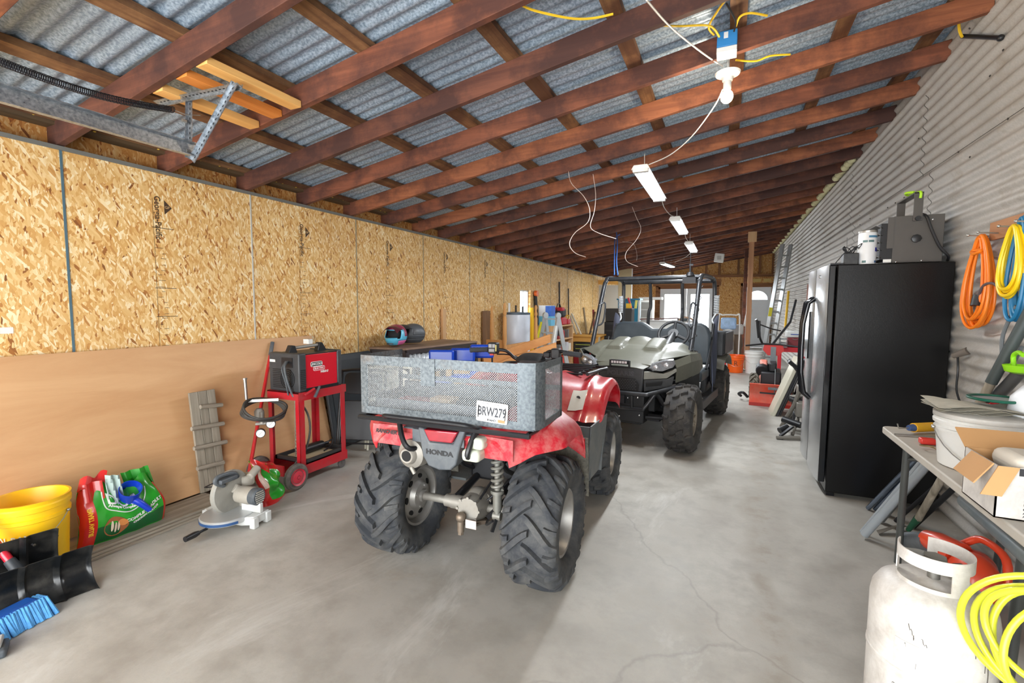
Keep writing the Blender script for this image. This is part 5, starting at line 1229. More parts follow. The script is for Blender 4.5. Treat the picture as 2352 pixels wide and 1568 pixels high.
# ================================================================ RIGHT SIDE
# refrigerator
FBK = plain('fridge_black', (9,9,10), .3, var=.2, bump=.12, scale=22, spec=.3); FSS = plain('fridge_steel', (176,178,180), .25, .75, var=.04); FGL = plain('fridge_gloss', (18,20,24), .12)
fr_ = thing('refrigerator', 'tall black side-by-side refrigerator with silver doors against the corrugated wall', 'refrigerator', (0, 0, 0))
FX0, FX1, FY0, FY1, FZ = .705, 1.350, 4.02, 4.93, 1.69
MB().bb((FX0, FY0, .03), (FX1, FY1, FZ)).build('body', FBK, fr_, bevel=.006)
MB().bb((FX0+.01, FY0+.02, .0), (FX0+.06, FY1-.02, .09)).build('kick_plate', FGL, fr_)
for (y0, y1, nm) in ((FY0+.0, 4.54, 'door'), (4.548, FY1, 'door')):
    m = MB(); yc = (y0+y1)/2
    m.grid(lambda u, v: (.655-.014*math.sin(math.pi*u)**.7, y0+.004+(y1-y0-.008)*u, .10+(FZ-.10)*v), 12, 2, th=-.006)
    d_ = m.build(nm, FSS, fr_)
    MB().bb((.655, y0+.002, .10), (FX0-.008, y1-.002, FZ-.002)).build('door_edge', FGL, d_, bevel=.006)
    yh = 4.50 if y0 < 4.3 else 4.60
    m = MB(); m.tube([(.645,yh,1.46),(.60,yh,1.42),(.575,yh,1.25),(.572,yh,1.05),(.575,yh,.85),(.60,yh,.68),(.645,yh,.64)], [.020,.020,.016,.016,.016,.020,.020], 12); h_ = m.build('door_handle', FGL, d_)
m = MB(); m.bb((.634, 4.66, .95), (.640, 4.84, 1.35)); m.build('dispenser', FGL, fr_, bevel=.004)
MB().cyl((.642,4.28,1.62),(.636,4.28,1.62),.012,n=20).build('round_badge', CHROME, fr_)
MB().bb((.66,4.02,1.69),(.74,4.1,1.702)).build('hinge_cover', BLACK, fr_, bevel=.003)
# unit heater on the fridge
HM = plain('heater_brown_grey', (78,74,70), .5, .2)
t = thing('unit_heater', 'dark grey metal unit heater with a U bracket on top of the refrigerator', 'heater', (0, 0, 0))
MB().bb((1.035,4.12,1.70),(1.31,4.46,2.02)).build('cabinet', HM, t, bevel=.003)
MB().bb((.965,4.12,1.725),(1.034,4.46,1.975)).build('louver_frame', plain('heater_black', (20,20,22), .6), t)
for i in range(5): MB().bar((.955,4.12,1.745+i*.052),(.955,4.455,1.745+i*.052),.045,.004,up=(.5,0,1)).build('louver', plain('louver_grey', (120,118,116), .4, .4), t)
m = MB(); m.bb((1.0,4.112,1.80),(1.036,4.119,2.015)); m.build('face_flange', HM, t)
m = MB(); m.bb((1.135,4.105,1.98),(1.185,4.113,2.17)); m.bb((1.135,4.467,1.98),(1.185,4.475,2.17)); m.bb((1.135,4.105,2.165),(1.185,4.475,2.173)); m.build('bracket', HM, t)
MB().cyl((1.16,4.118,1.995),(1.16,4.09,1.995),.016,n=12).build('bracket_bolt', BLACK, t)
m = MB(); m.lathe([(.02,0),(.028,-.008),(.028,-.022),(.015,-.026)], (1.16,4.118,1.86), 'Y', 8); m.build('thermostat_knob', BLACK, t)
for x, z in ((1.245,1.985),(1.215,2.0),(1.18,2.12),(1.06,1.705),(1.2,1.71)): MB().sph((x,4.118,z),.006,8,6,(1,.5,1)).build('screw', CHROME, t)
m = MB(); m.tube([(1.20,4.16,2.03),(1.205,4.09,2.0),(1.23,4.085,1.92),(1.28,4.085,1.80),(1.33,4.09,1.735),(1.345,4.14,1.71)], .009, 10, sm=6); m.build('power_cable', BLACK, t)
MB().bb((.985,4.11,1.703),(1.03,4.117,1.725)).build('control_label', WHITE, t)
tag(MB().tube([(1.14,4.14,2.18),(1.11,4.2,2.188),(1.14,4.25,2.18),(1.16,4.18,2.18),(1.165,4.098,2.17),(1.165,4.098,2.13)], .008, 8, sm=4).build('green_tape', plain('tape_green', (170,220,40), .5)), 'bit of lime green tape stuck on the heater bracket', 'tape')
# paint can, small black box with cord
t = thing('wipes_canister', 'white canister with a blue and green label on the refrigerator beside the heater', 'canister', (.895, 4.14, 1.692))
t.scale = (1.1, 1.1, 1.07)
MB().lathe([(.047,0),(.05,.004),(.05,.205),(.048,.21)], n=30).build('can', plain('canister_white', (216,218,220), .35), t); MB().lathe([(.0505,.21),(.051,.222),(.046,.226)], n=30).build('lid', STEEL, t)
for z, a0, a1, c in ((.175,-95,-30,(70,120,150)),(.145,-130,-100,(90,120,120)),(.145,-95,-60,(80,110,110)),(.012,-130,-105,(90,120,120)),(.012,-50,-30,(50,90,140))):
    m = MB(); m.grid(lambda u, v: (.0508*math.cos(R_(a0+(a1-a0)*u)), .0508*math.sin(R_(a0+(a1-a0)*u)), z+.014*v), 8, 1, th=.0002); m.build('label_band', plain('lab%d%d' % c[:2], c, .5), t)
m = MB(); m.grid(lambda u, v: (.0508*math.cos(R_(-48+28*u)), .0508*math.sin(R_(-48+28*u)), .085+.025*v), 8, 1, th=.0002); m.build('label_spot', plain('lab_blue', (50,50,150), .5), t)
t = thing('radio_box', 'small black box with a tangled cord on the refrigerator\'s left corner', 'box', (.795, 4.14, 1.692))
MB().bb((-.045,-.05,0),(.045,.05,.085)).build('case', BLKP, t, bevel=.006); 
m = MB(); rnd.seed(9); m.tube([(.03*math.cos(a)*1.3+rnd.uniform(-.012,.012), .02*math.sin(a*1.3), .11+.022*math.sin(a*2.1)+rnd.uniform(-.006,.006)) for a in [i*.7 for i in range(34)]], .0028, 6, sm=4)
m.tube([(.0,0,.1),(.035,-.03,.13),(.06,-.04,.15),(.04,-.045,.11)], .003, 6, sm=4); m.tube([(-.03,-.03,.1),(-.07,-.06,.05),(-.10,-.08,.01)], .003, 6, sm=4); m.cyl((-.02,0,.09),(-.022,0,.20),.0012); m.build('cord', BLACK, t)
# folding table
TT = plain('table_top_grey', (186,180,170), .5, var=.05, dirt=(140,132,122), dirtamt=.2)
t = thing('folding_table', 'long pale grey folding table along the corrugated wall', 'table', (0,0,0))
MB().prism(rr2(.555, 1.86, .04, c=(1.078,2.255)), .035, 'Z', .70).build('table_top', TT, t, bevel=.006, seg=3)
LG = plain('leg_grey', (74,76,74), .45, .2)
for y in (3.02, 1.95):
    for x in (.875, 1.29):
        MB().cyl((x,y,.70),(x+(.02 if x<1 else 0),y+.09,.0),.0165,n=14).build('leg', LG, t)
    MB().cyl((.875,y+.02,.60),(1.29,y+.02,.60),.010).build('cross_bar', LG, t)
MB().tube([(.885,3.03,.60),(.89,2.75,.69)], .008, 8).build('brace', LG, t)
# propane cylinder
WT = plain('tank_white', (218,214,208), .45, var=.06, dirt=(140,128,114), dirtamt=.42, dscale=14)
t = thing('propane_tank', 'dirty white propane cylinder in the near right foreground', 'propane tank', (.618, 1.83, 0), R_(12))
MB().lathe([(.06,.025),(.12,.035),(.148,.07),(.155,.11),(.155,.28),(.1575,.282),(.1575,.292),(.155,.294),(.155,.455),(.150,.485),(.135,.512),(.105,.532),(.06,.544),(.03,.547)], n=56).build('body', WT, t)
MB().lathe([(.12,.0),(.125,.0),(.125,.05),(.12,.05)], n=40).build('foot_ring', WT, t)
m = MB(); rc = .092
def seg(a0, a1, z0, z1, n=10): m.grid(lambda u, v: (rc*math.cos(R_(a0+(a1-a0)*u)), rc*math.sin(R_(a0+(a1-a0)*u)), z0+(z1-z0)*v), n, 1, th=.003)
A0 = -228
seg(A0, A0+300, .520, .548, 40); seg(A0, A0+16, .548, .64, 4); seg(A0+284, A0+300, .548, .64, 4); seg(A0+134, A0+166, .548, .64, 8)
seg(A0+16, A0+134, .600, .64, 16); seg(A0+166, A0+284, .600, .64, 16)
m.build('collar', WT, t)
m = MB(); m.cyl((0,0,.54),(0,0,.60),.016,n=14); m.cyl((0,0,.575),(.06,0,.58),.013,n=12); m.lathe([(.012,.595),(.030,.597),(.034,.605),(.030,.617),(.010,.618)], n=6); m.build('valve', plain('valve_grey', (122,120,114), .5, .5), t)
MB().cyl((.055,.0,.58),(.075,0,.582),.018,n=14).build('valve_cap', BLACK, t)
m = MB(); m.grid(lambda u, v: (.1565*math.cos(R_(-150+22*u)), .1565*math.sin(R_(-150+22*u)), .31+.08*v), 6, 1, th=.0003); m.build('faded_label', plain('label_faded', (196,194,190), .5, var=.3, scale=60), t)
m = MB(); rnd.seed(21)
for k in range(22):
    a, z = R_(rnd.uniform(-145,-50)), rnd.uniform(.10,.44); l, da, dz = rnd.uniform(.01,.045), rnd.uniform(-.1,.1), rnd.uniform(-.03,.03)
    m.tube([(.1558*math.cos(a+da*s), .1558*math.sin(a+da*s), z+dz*s+.006*math.sin(s*9+k)) for s in [i/5 for i in range(6)]], .0009, 5)
m.tube([(.156*math.cos(R_(-68)+.05*math.sin(s*5)), .156*math.sin(R_(-68)+.05*math.sin(s*5)), .40-.20*s) for s in [i/12 for i in range(13)]], .0013, 5)
m.build('scratch', plain('scratch_dark', (84,78,72), .7), t)
# yellow-green hose
t = thing('air_hose', 'coiled yellow-green hose hanging in front of the table at the lower right', 'hose', (.735, 1.60, .545), R_(-24))
m = MB(); rnd.seed(5)
for k, (rx, rz, ox, oz, dp, tl) in enumerate(((.155,.165,.03,.0,0,.1),(.145,.15,.045,-.01,.018,-.12),(.13,.12,.05,.025,-.018,.2),(.095,.135,.06,-.02,-.03,-.25),(.12,.155,.06,-.04,.03,.3),(.08,.10,.09,.0,-.035,.0))):
    m.tube([(ox+rx*math.cos(a)*math.cos(tl)-rz*math.sin(a)*math.sin(tl), dp+.02*math.sin(a*2+k), oz+rx*math.cos(a)*math.sin(tl)+rz*math.sin(a)*math.cos(tl)) for a in [2*math.pi*i/12 for i in range(12)]], .0085, 12, loop=True, sm=4)
m.build('loops', plain('hose_lime', (222,226,60), .4, coat=.2, var=.1), t)
MB().tube([(.05,.01,-.16),(.03,.02,-.2),(.07,.02,-.23)], .012, 10, sm=4).build('fitting', GREYD, t)
# pipe under the table, leaf blower
tag(MB().tube([(.86,2.30,.655),(.862,1.42,.625)], .030, 20, cap=False).build('grey_pipe', plain('pipe_blue_grey', (92,104,110), .4, dirt=(150,150,140), dirtamt=.3), solid=.003), 'blue-grey plastic tube slung under the table edge', 'pipe')
t = thing('leaf_blower', 'orange-red leaf blower on the floor behind the white propane cylinder', 'leaf blower', (1.08, 2.78, 0), R_(5))
OR = plain('blower_orange', (214,70,40), .35, coat=.3)
m = MB(); m.sph((0,0,.13),.115,24,14,(.85,1.05,1.1)); m.sph((.05,.10,.15),.09,20,12,(.9,1,.9)); m.tube([(-.02,.08,.20),(-.06,.18,.21),(-.08,.24,.2)], [.07,.055,.045], 16); m.build('housing', OR, t)
m = MB(); m.tube([(.08,-.08,.12),(.10,-.02,.26),(.07,.10,.29),(.02,.14,.24)], .017, 12, sm=5); m.build('handle', OR, t)
MB().tube([(-.08,.22,.19),(-.10,.30,.16),(-.12,.38,.12)], [.046,.045,.038], 16, sm=3).build('nozzle', GREYD, t)
MB().lathe([(.02,-.005),(.07,0),(.075,.03),(.06,.04)], (-.095,0,.12), 'X', 24).build('fan_cover', BLKP, t)
# pipes and poles leaning under the table
def pole(name, label, cat, a, b, r, mat, ext=1.0, group=None, **k):
    a, b = Vector(a), Vector(b); b2_ = a+(b-a)*ext
    return tag(MB().tube([a, b2_], r, 14).build(name, mat), label, cat, group)
LP_ = plain('pipe_pale', (146,152,156), .35, .1); CHD = plain('tube_chrome_dark', (120,132,150), .22, .85)
for i, (a, b, r, mt, lab) in enumerate((((.80,3.36,.022),P(2112,1085,X=1.0),.022,LP_,'pale grey pipe leaning under the table, nearest the floor corner'),
        ((.80,3.42,.014),P(2100,1078,X=1.0),.012,LP_,'thin pale conduit beside the thicker pale pipe under the table'),
        ((.93,3.86,.012),(1.07,3.60,.42),.015,CHD,'shiny dark steel tube leaning nearest the refrigerator under the table'),
        ((.97,3.86,.012),(1.10,3.60,.42),.015,CHD,'second shiny dark steel tube from the refrigerator under the table'),
        ((.95,3.66,.024),P(2125,1070,X=1.08),.026,GREYP,'thick grey plastic pipe in the bundle under the table'),
        ((1.04,3.70,.012),(1.18,3.45,.40),.012,DARK,'thin black rod in the bundle under the table'),
        ((1.12,3.66,.012),(1.22,3.36,.42),.016,DARK,'black pipe behind the hoe handle under the table'))):
    pole('leaning_pipe', lab, 'pipe', a, b, r, mt, 1.25)
t = thing('garden_hoe', 'wooden-handled hoe with a green ferrule leaning under the table', 'hoe', (0,0,0))
MB().tube([(1.09,3.50,.12),(1.16,3.22,.66)], .019, 12).build('handle', GREYWZ, t); MB().tube([(1.065,3.56,.02),(1.09,3.50,.125)], [.014,.021], 12).build('ferrule', plain('ferrule_green', (30,82,58), .4), t)
m = MB(); m.tube([(1.065,3.56,.02),(1.04,3.54,.0101),(.99,3.50,.035)], .006, 8, sm=4); m.grid(lambda u, v: (.89+.12*u, 3.44+.07*u+.05*v, .012+.05*u*(1-.4*v)), 6, 4, th=.003); m.build('blade', plain('hoe_steel', (104,98,88), .5, .5), t)
# things on the table
WB = plain('pail_white', (218,218,214), .4, var=.04, dirt=(160,154,146), dirtamt=.2)
b = bucket('pail', 'wide white plastic pail with papers on its lid on the folding table', 'bucket', (.962, 2.50, .736), WB, .148, .205, open_=False)
MB().lathe([(.152,.0),(.154,.004),(.154,.018),(.148,.022),(.02,.024)], (0,0,.2055), 'Z', 40).build('lid', plain('lid_white', (196,194,188), .5, dirt=(110,104,98), dirtamt=.4), b)
m = MB(); rnd.seed(8)
for k in range(5):
    m.grid(lambda u, v: (.80+.30*u-.005*k+.01*k*u, 2.42+.20*v+.03*u-.01*k, .970+.0045*k+.010*math.sin(u*7+k*1.3+v*2)+.012*(1-u)**2*(k/4)), 14, 6, th=.0007)
tag(m.build('newspaper', plain('newsprint', (184,180,166), .8, var=.25, scale=40)), 'loose grey papers fanned over the wide white pail', 'paper')
t = thing('round_tray', 'grey plastic bag of hardware with a dark green rim on the papers', 'tray', (1.02, 2.56, 1.005))
MB().lathe([(.0,.0),(.07,.004),(.083,.010)], (0,0,0), 'Z', 30).build('packet', plain('packet_grey', (140,146,152), .4), t); MB().tube([(.085*math.cos(a), .085*math.sin(a), .012) for a in [2*math.pi*i/30 for i in range(30)]], .006, 8, loop=True).build('rim', plain('rim_green', (20,84,66), .35), t)
t = thing('caulk_tube', 'yellow caulking cartridge with a blue cap lying on the table\'s far corner', 'caulk', (0,0,0))
c0, c1 = P(2142,980,Z=.765), P(2098,982,Z=.765)
MB().tube([c0, c1], .024, 16).build('cartridge', plain('caulk_yellow', (228,170,34), .4), t); MB().tube([c1, c1+(c1-c0).normalized()*.03], [.02,.014], 12).build('cap', plain('cap_blue', (60,80,120), .4), t)
MB().tube([c1+(c1-c0).normalized()*.03, c1+(c1-c0).normalized()*.09, c1+(c1-c0).normalized()*.10+Vector((0,0,.025))], .003, 6).build('push_rod', STEEL, t)
c0, c1 = P(2055,997,Z=.742), P(2150,1003,Z=.742); tag(MB().bar(c0, c1, .012, .006).build('steel_ruler', STEEL), 'thin steel rod lying on the table in front of the caulk', 'rod')
c = P(2130,1012,Z=.752); tag(MB().bb((c.x-.03,c.y-.02,.7365),(c.x+.03,c.y+.02,.765)).build('red_clip', plain('clip_red', (206,52,40), .4), bevel=.006), 'small red plastic clip on the table beside the pail', 'clip')
c = P(2132,1030,Z=.742); tag(MB().tube([c+Vector((.03*math.cos(a), .03*math.sin(a), .0+.004*a)) for a in [i*.5 for i in range(11)]], .003, 6).build('wire_hook', plain('hook_brass', (130,112,76), .5, .5)), 'bent wire hook on the table in front of the pail', 'hook')
t = thing('steel_box', 'grey steel electrical box with a hinged cover behind the white pail', 'electrical box', (0,0,0))
MB().bb((1.055,3.05,.736),(1.25,3.12,.86)).build('box', plain('elec_grey', (120,128,132), .4, .3), t, bevel=.003); MB().bb((1.04,3.00,.736),(1.053,3.13,.875)).build('cover', plain('elec_grey2', (146,154,158), .4, .3), t, bevel=.002); MB().bb((1.09,3.02,.736),(1.24,3.045,.83)).build('inner_cover', plain('elec_grey', (120,128,132), .4, .3), t, bevel=.002)
m = MB(); m.grid(lambda u, v: (1.17+.14*u+.01*math.sin(v*9), 3.135+.05*v+.012*math.sin(u*9), .76+.16*math.sin(math.pi*(.15+.7*u))*(1-.35*v)+.012*math.sin(u*15+v*6)), 14, 8, th=.003); tag(m.build('red_cloth', plain('cloth_red', (190,26,36), .7)), 'crumpled red cloth behind the grey electrical box', 'cloth')
# shovel and tubes leaning up the wall
a, b = P(2240,945,X=1.20), P(2352,742,X=1.30)
t = thing('long_handle_tool', 'weathered wooden tool handle with a black grip leaning to the wall', 'tool handle', (0,0,0)); d = (b-a)
a = a + d*((.745-a.z)/d.z); d = b-a
MB().tube([a, a+d*.50], .020, 14).build('wooden_handle', GREYWZ, t); MB().tube([a+d*.46, a+d*1.15], [.024,.026], 14).build('grip', plain('grip_slate', (66,74,74), .5), t)
a, b = P(2262,940,X=1.25), P(2330,868,X=1.30); a = a + (b-a)*((.77-a.z)/(b-a).z); tag(MB().tube([a, b+(b-a)*.1], .027, 14).build('metal_tube', plain('tube_grey_steel', (112,114,116), .3, .6)), 'grey metal tube leaning behind the wooden tool handle', 'tube')
# sprayer jug
t = thing('sprayer_jug', 'white sprayer jug with a black carrying strap on the folding table', 'jug', (1.135, 2.50, .736))
MB().lathe([(.085,0),(.098,.01),(.10,.05),(.10,.24),(.092,.30),(.06,.345),(.035,.36),(.033,.39)], n=36).build('jug', plain('jug_white', (222,226,230), .4), t); MB().lathe([(.04,.385),(.042,.39),(.042,.42),(.03,.425)], n=24).build('cap', BLACK, t)
m = MB(); m.grid(lambda u, v: (.103*math.cos(R_(-150+60*v*.3+32*u)), .103*math.sin(R_(-150+60*v*.3+32*u)), .05+.26*v), 6, 10, th=-.003); m.build('strap', plain('strap_black', (34,38,42), .7), t)
MB().bb((-.02,-.108,.10),(.08,-.103,.27)).build('label', plain('label_paper', (226,224,218), .5), t)
for k in range(9): text('label_text', ('MIX WELL', 'ALL CONTENTS', 'KEEP OUT OF', 'REACH')[k % 4], .012, plain('ink_grey2', (110,110,110), .6), t, (.03, -.1085, .255-k*.017), (R_(90), 0, 0))
# cardboard box
CB = plain('cardboard', (196,150,100), .8, var=.08); CBW = plain('box_print_white', (214,210,204), .6, var=.08, dirt=(120,120,122), dirtamt=.35, dscale=14)
t = thing('cardboard_box', 'open cardboard box with printed white sides at the table\'s near edge', 'box', (.932, 2.03, .736), R_(0))
hx_, hy_, hz_ = .15, .11, .165
MB().bb((-hx_,-hy_,0),(hx_,-hy_+.004,hz_)).build('front_side', CBW, t); MB().bb((-hx_,-hy_,0),(-hx_+.004,hy_,hz_)).build('left_side', CBW, t)
m = MB(); m.bb((-hx_,hy_-.004,0),(hx_,hy_,hz_)); m.bb((hx_-.004,-hy_,0),(hx_,hy_,hz_)); m.bb((-hx_,-hy_,0),(hx_,hy_,.004)); m.build('carton', CB, t)
MB().grid(lambda u, v: (-hx_-.045*u, -hy_+.02+1.6*(hy_-.02)*v, hz_-.07*u), 2, 2, th=.004).build('flap', CB, t); MB().grid(lambda u, v: (-hx_+2*hx_*u, hy_+.09*v, hz_+.05*v), 2, 2, th=.004).build('flap', CB, t); MB().grid(lambda u, v: (-hx_+.05*u-.045*v, -hy_-.02*v, hz_-.09*v), 2, 2, th=.004).build('flap', CB, t)
MB().bb((-.10,-.09,.12),(.13,.08,.19)).build('packing', plain('packing_paper', (214,206,192), .8), t, bevel=.03, seg=3)
MB().bb((-.10,-hy_-.002,.140),(hx_,-hy_-.0005,hz_-.002)).build('print_band', plain('print_black', (40,40,44), .6), t)
IK = plain('ink_dark', (60,60,64), .6)
text('box_print', 'BRANDYWINE', .017, IK, t, (-.085, -hy_-.001, .120), (R_(90), 0, 0), align='LEFT', bold=.0006); text('box_print', 'COLLECTION', .017, IK, t, (-.085, -hy_-.001, .104), (R_(90), 0, 0), align='LEFT', bold=.0006)
for k in range(5): text('box_print', ('Larger size for extra room', 'Easy to assemble set', 'Interchangeable parts', 'Wood finish', 'Made for indoor use')[k], .0085, IK, t, (-.085, -hy_-.001, .088-k*.0095), (R_(90), 0, 0), align='LEFT')
text('box_print', 'COLECCION BRANDYWINE', .010, IK, t, (-.085, -hy_-.001, .036), (R_(90), 0, 0), align='LEFT', bold=.0004)
for k in range(2): text('box_print', 'Asiento grande y comodo', .0085, IK, t, (-.085, -hy_-.001, .024-k*.010), (R_(90), 0, 0), align='LEFT')
# wall board, coils
PL_ = wood('peg_board', (150,104,70), (190,140,100), 'Y', 14)
t = thing('hook_board', 'brown wooden board with nails on the corrugated wall above the cords', 'board', (0,0,0))
MB().bb((1.345,2.5,1.77),(1.363,3.60,1.87)).build('board', PL_, t, bevel=.002)
for y in (3.62,3.50,3.28,3.12,2.95): MB().cyl((1.35,y,1.80),(1.26,y,1.81),.004,n=8).sph((1.26,y,1.81),.008,8,6).build('nail', STEEL, t)
def coil(name, label, y, z0, z1, hw, mat, n, r, seed, x=1.315):
    rnd.seed(seed); t = thing(name, label, 'extension lead', (x, y, z0)); m = MB(); H = z0-z1
    for k in range(n):
        w_ = hw*rnd.uniform(.62,1.0); h_ = H*rnd.uniform(.86,1.0); ph = rnd.uniform(-.02,.02); dx = rnd.uniform(-.03,.03)
        pts = []
        for i in range(14):
            a = 2*math.pi*i/14; s_ = (1-math.cos(a))/2
            pts.append((dx*(.4+.6*s_), ph+w_*math.sin(a)*(.45+.55*s_)*.98, -h_*s_+rnd.uniform(-.004,.004)))
        m.tube(pts, r, 8, loop=True, sm=4)
    m.build('loops', mat, t); return t
OC = plain('cord_orange', (236,126,26), .45, var=.08)
t = coil('extension_lead', 'big coil of orange extension cord hanging on the right wall', 3.60, 1.80, 1.27, .215, OC, 11, .0078, 2)
MB().tube([(-.02,.05,-.08),(-.03,.0,-.10),(-.02,-.06,-.09),(.0,-.02,-.08)], .010, 8, loop=True, sm=4).build('wrap', OC, t)
m = MB(); m.tube([(-.02,-.06,-.34),(-.03,-.07,-.40)], [.022,.024], 12); m.build('plug', BLKP, t)
MB().tube([(-.02,-.07,-.35),(-.03,-.14,-.29),(-.02,-.22,-.28),(0,-.28,-.33)], .007, 8, sm=4).build('plug_lead', plain('lead_grey', (96,84,86), .5), t)
coil('extension_lead', 'coil of bright yellow cord at the right edge beside the orange one', 3.22, 1.80, 1.44, .15, plain('cord_yellow', (248,206,20), .4), 6, .009, 6, 1.30)
coil('extension_lead', 'blue air hose coil hung behind the yellow cord at the right edge', 3.20, 1.84, 1.30, .13, plain('cord_blue', (34,118,164), .45), 5, .009, 12, 1.325)
tag(MB().tube([(1.33,3.22,1.4),(1.32,3.30,1.25),(1.32,3.28,1.12),(1.32,3.20,1.10),(1.32,3.12,1.2)], .009, 8, sm=5).build('grey_hose', plain('hose_grey', (112,118,122), .5)), 'grey hose loop hanging below the blue coil on the right wall', 'hose')
t = thing('lime_scoop', 'lime green plastic scoop hanging at the right edge of the wall', 'scoop', (1.26, 2.98, 1.11)); MB().lathe([(.02,-.03),(.05,-.02),(.06,.01),(.055,.012),(.03,-.015)], (0,0,0), 'Z', 24).build('cup', plain('lime', (150,222,30), .4), t); MB().tube([(0,.05,.0),(0,.06,.05),(0,.02,.07),(0,-.02,.06)], .010, 10, sm=4).build('handle', plain('lime', (150,222,30), .4), t)
c = P(2208,815,X=1.345); t = thing('outlet_plug', 'dusty grey plug with a hanging dark lead beside the refrigerator', 'plug', c); MB().tube([(.02,-.03,.03),(-.03,.03,-.01)], [.024,.016], 12).build('plug', plain('plug_grey', (110,102,94), .6), t); MB().tube([(-.01,.02,-.01),(.0,.03,-.10),(-.01,.0,-.22),(.0,-.04,-.30)], .006, 8, sm=5).build('lead', BLACK, t)
a, b = P(2210,83,X=1.33), P(2298,87,X=1.345); t = thing('conduit_arm', 'short black conduit bar fixed high on the corrugated wall', 'bar', (0,0,0)); MB().tube([a, b], .013, 10).build('bar', BLACK, t); MB().sph(b, .018, 10, 8).build('end_knob', BLACK, t)
# wooden post on right wall far, oscillation edge
tag(MB().bb((1.315,9.97,.55),(1.36,10.10,1.80)).build('wall_post', wood('rust_post', (112,60,36), (150,84,52), 'Z', 12)), 'upright rust-brown timber on the right wall beyond the refrigerator', 'timber')
# ================================================================ BACKGROUND, LEFT
t = thing('water_heater', 'white water heater tank against the far strand board wall', 'water heater', (-3.36, 7.52, 0)); MB().lathe([(.235,0),(.24,.01),(.24,1.22),(.235,1.235)], n=36).build('tank', plain('tank_pale', (212,220,232), .25), t); MB().lathe([(.243,1.235),(.243,1.27),(.05,1.285)], n=36).build('top_cap', plain('cap_slate', (74,90,104), .4), t)
for x, y, h_, mt in ((-.10,-.1,.16,WHITE),(.03,-.1,.12,DARK),(.12,.0,.10,DARK)): MB().cyl((x,y,1.275),(x,y,1.275+h_),.015 if mt is DARK else .022).build('pipe_stub', mt, t)
BEDW = wood('bed_wood', (176,122,66), (206,154,94), 'Z', 10)
t = thing('bedstead', 'dismantled honey-coloured wooden bed frame with turned posts behind the quad', 'bedstead', (0,0,0))
def turned(x, y, h_): MB().lathe([(.034,0),(.034,h_*.46),(.022,h_*.48),(.036,h_*.51),(.024,h_*.54),(.033,h_*.6),(.03,h_*.84),(.018,h_*.86),(.032,h_*.89),(.016,h_*.93),(.026,h_*.97),(.012,h_)], (x,y,0), 'Z', 20).build('turned_post', BEDW, t)
for x, y, h_ in ((-3.40,6.65,1.38),(-3.08,6.45,1.43),(-2.93,7.35,1.40)): turned(x, y, h_)
MB().bb((-3.10,6.48,.48),(-3.06,7.32,.78)).build('side_rail', BEDW, t, bevel=.004); MB().bb((-3.40,6.45,.52),(-3.08,6.50,.86)).build('end_rail', BEDW, t, bevel=.004)
for i, (a, b) in enumerate((((-3.0,5.6,.62),(-2.62,7.2,.86)),((-2.95,5.5,.50),(-2.55,7.3,.72)))):
    tag(MB().bar(a, b, .03, .13).build('bed_slat', wood('slat_wood', (188,124,66), (214,152,92), 'Y', 9)), ('upper' if i == 0 else 'lower')+' honey wood rail leaning below the water heater', 'board', 'loose bed rails')
    tag(MB().bb((a[0]-.02,a[1]-.02,0),(a[0]+.02,a[1]+.02,a[2]-.06)).build('prop_block', BEDW), ('near' if i == 0 else 'nearer')+' wooden block propping a honey wood rail', 'block')
tag(MB().bb((-3.62,6.72,0),(-3.60,6.98,1.30)).build('bark_board', wood('bark_board', (84,56,36), (150,110,70), 'Z', 10)), 'dark rough board standing between the turned bed posts', 'board')
tag(MB().bb((-3.62,5.52,0),(-3.585,5.60,1.34)).build('wall_batten', PINE), 'pale batten standing on the strand board wall near the bench', 'batten')
# articulated ladder
AL = plain('ladder_aluminium', (196,200,202), .35, .6); t = thing('stepladder', 'silver folding multi-position ladder in front of the water heater', 'ladder', (-2.78, 7.72, 0), R_(-30))
for sx in (-1, 1):
    m = MB(); m.bar((sx*.17,.0,1.22),(sx*.24,-.26,.0),.03,.07); m.bar((sx*.17,.0,1.22),(sx*.24,.26,.0),.03,.07); m.each('side_rail', AL, t)
    MB().lathe([(.03,-.02),(.055,-.02),(.055,.02),(.03,.02)], (sx*.17,0,1.22), 'X', 20).build('hinge', AL, t)
for k in range(5): z = .2+k*.24; q = .26*(1-z/1.22); MB().bb((-.24+.06*z,-q-.02,z-.012),(.24-.06*z,-q+.02,z+.012)).build('rung', AL, t); 
m = MB(); m.bar((-.193,-.055,1.10),(-.225,-.19,.62),.034,.06); m.build('yellow_decal', plain('decal_yellow', (218,210,40), .5), t)
MB().bar((.195,-.07,1.05),(.222,-.17,.68),.034,.05).build('spec_decal', plain('decal_pale', (206,206,200), .5, var=.3, scale=50), t)
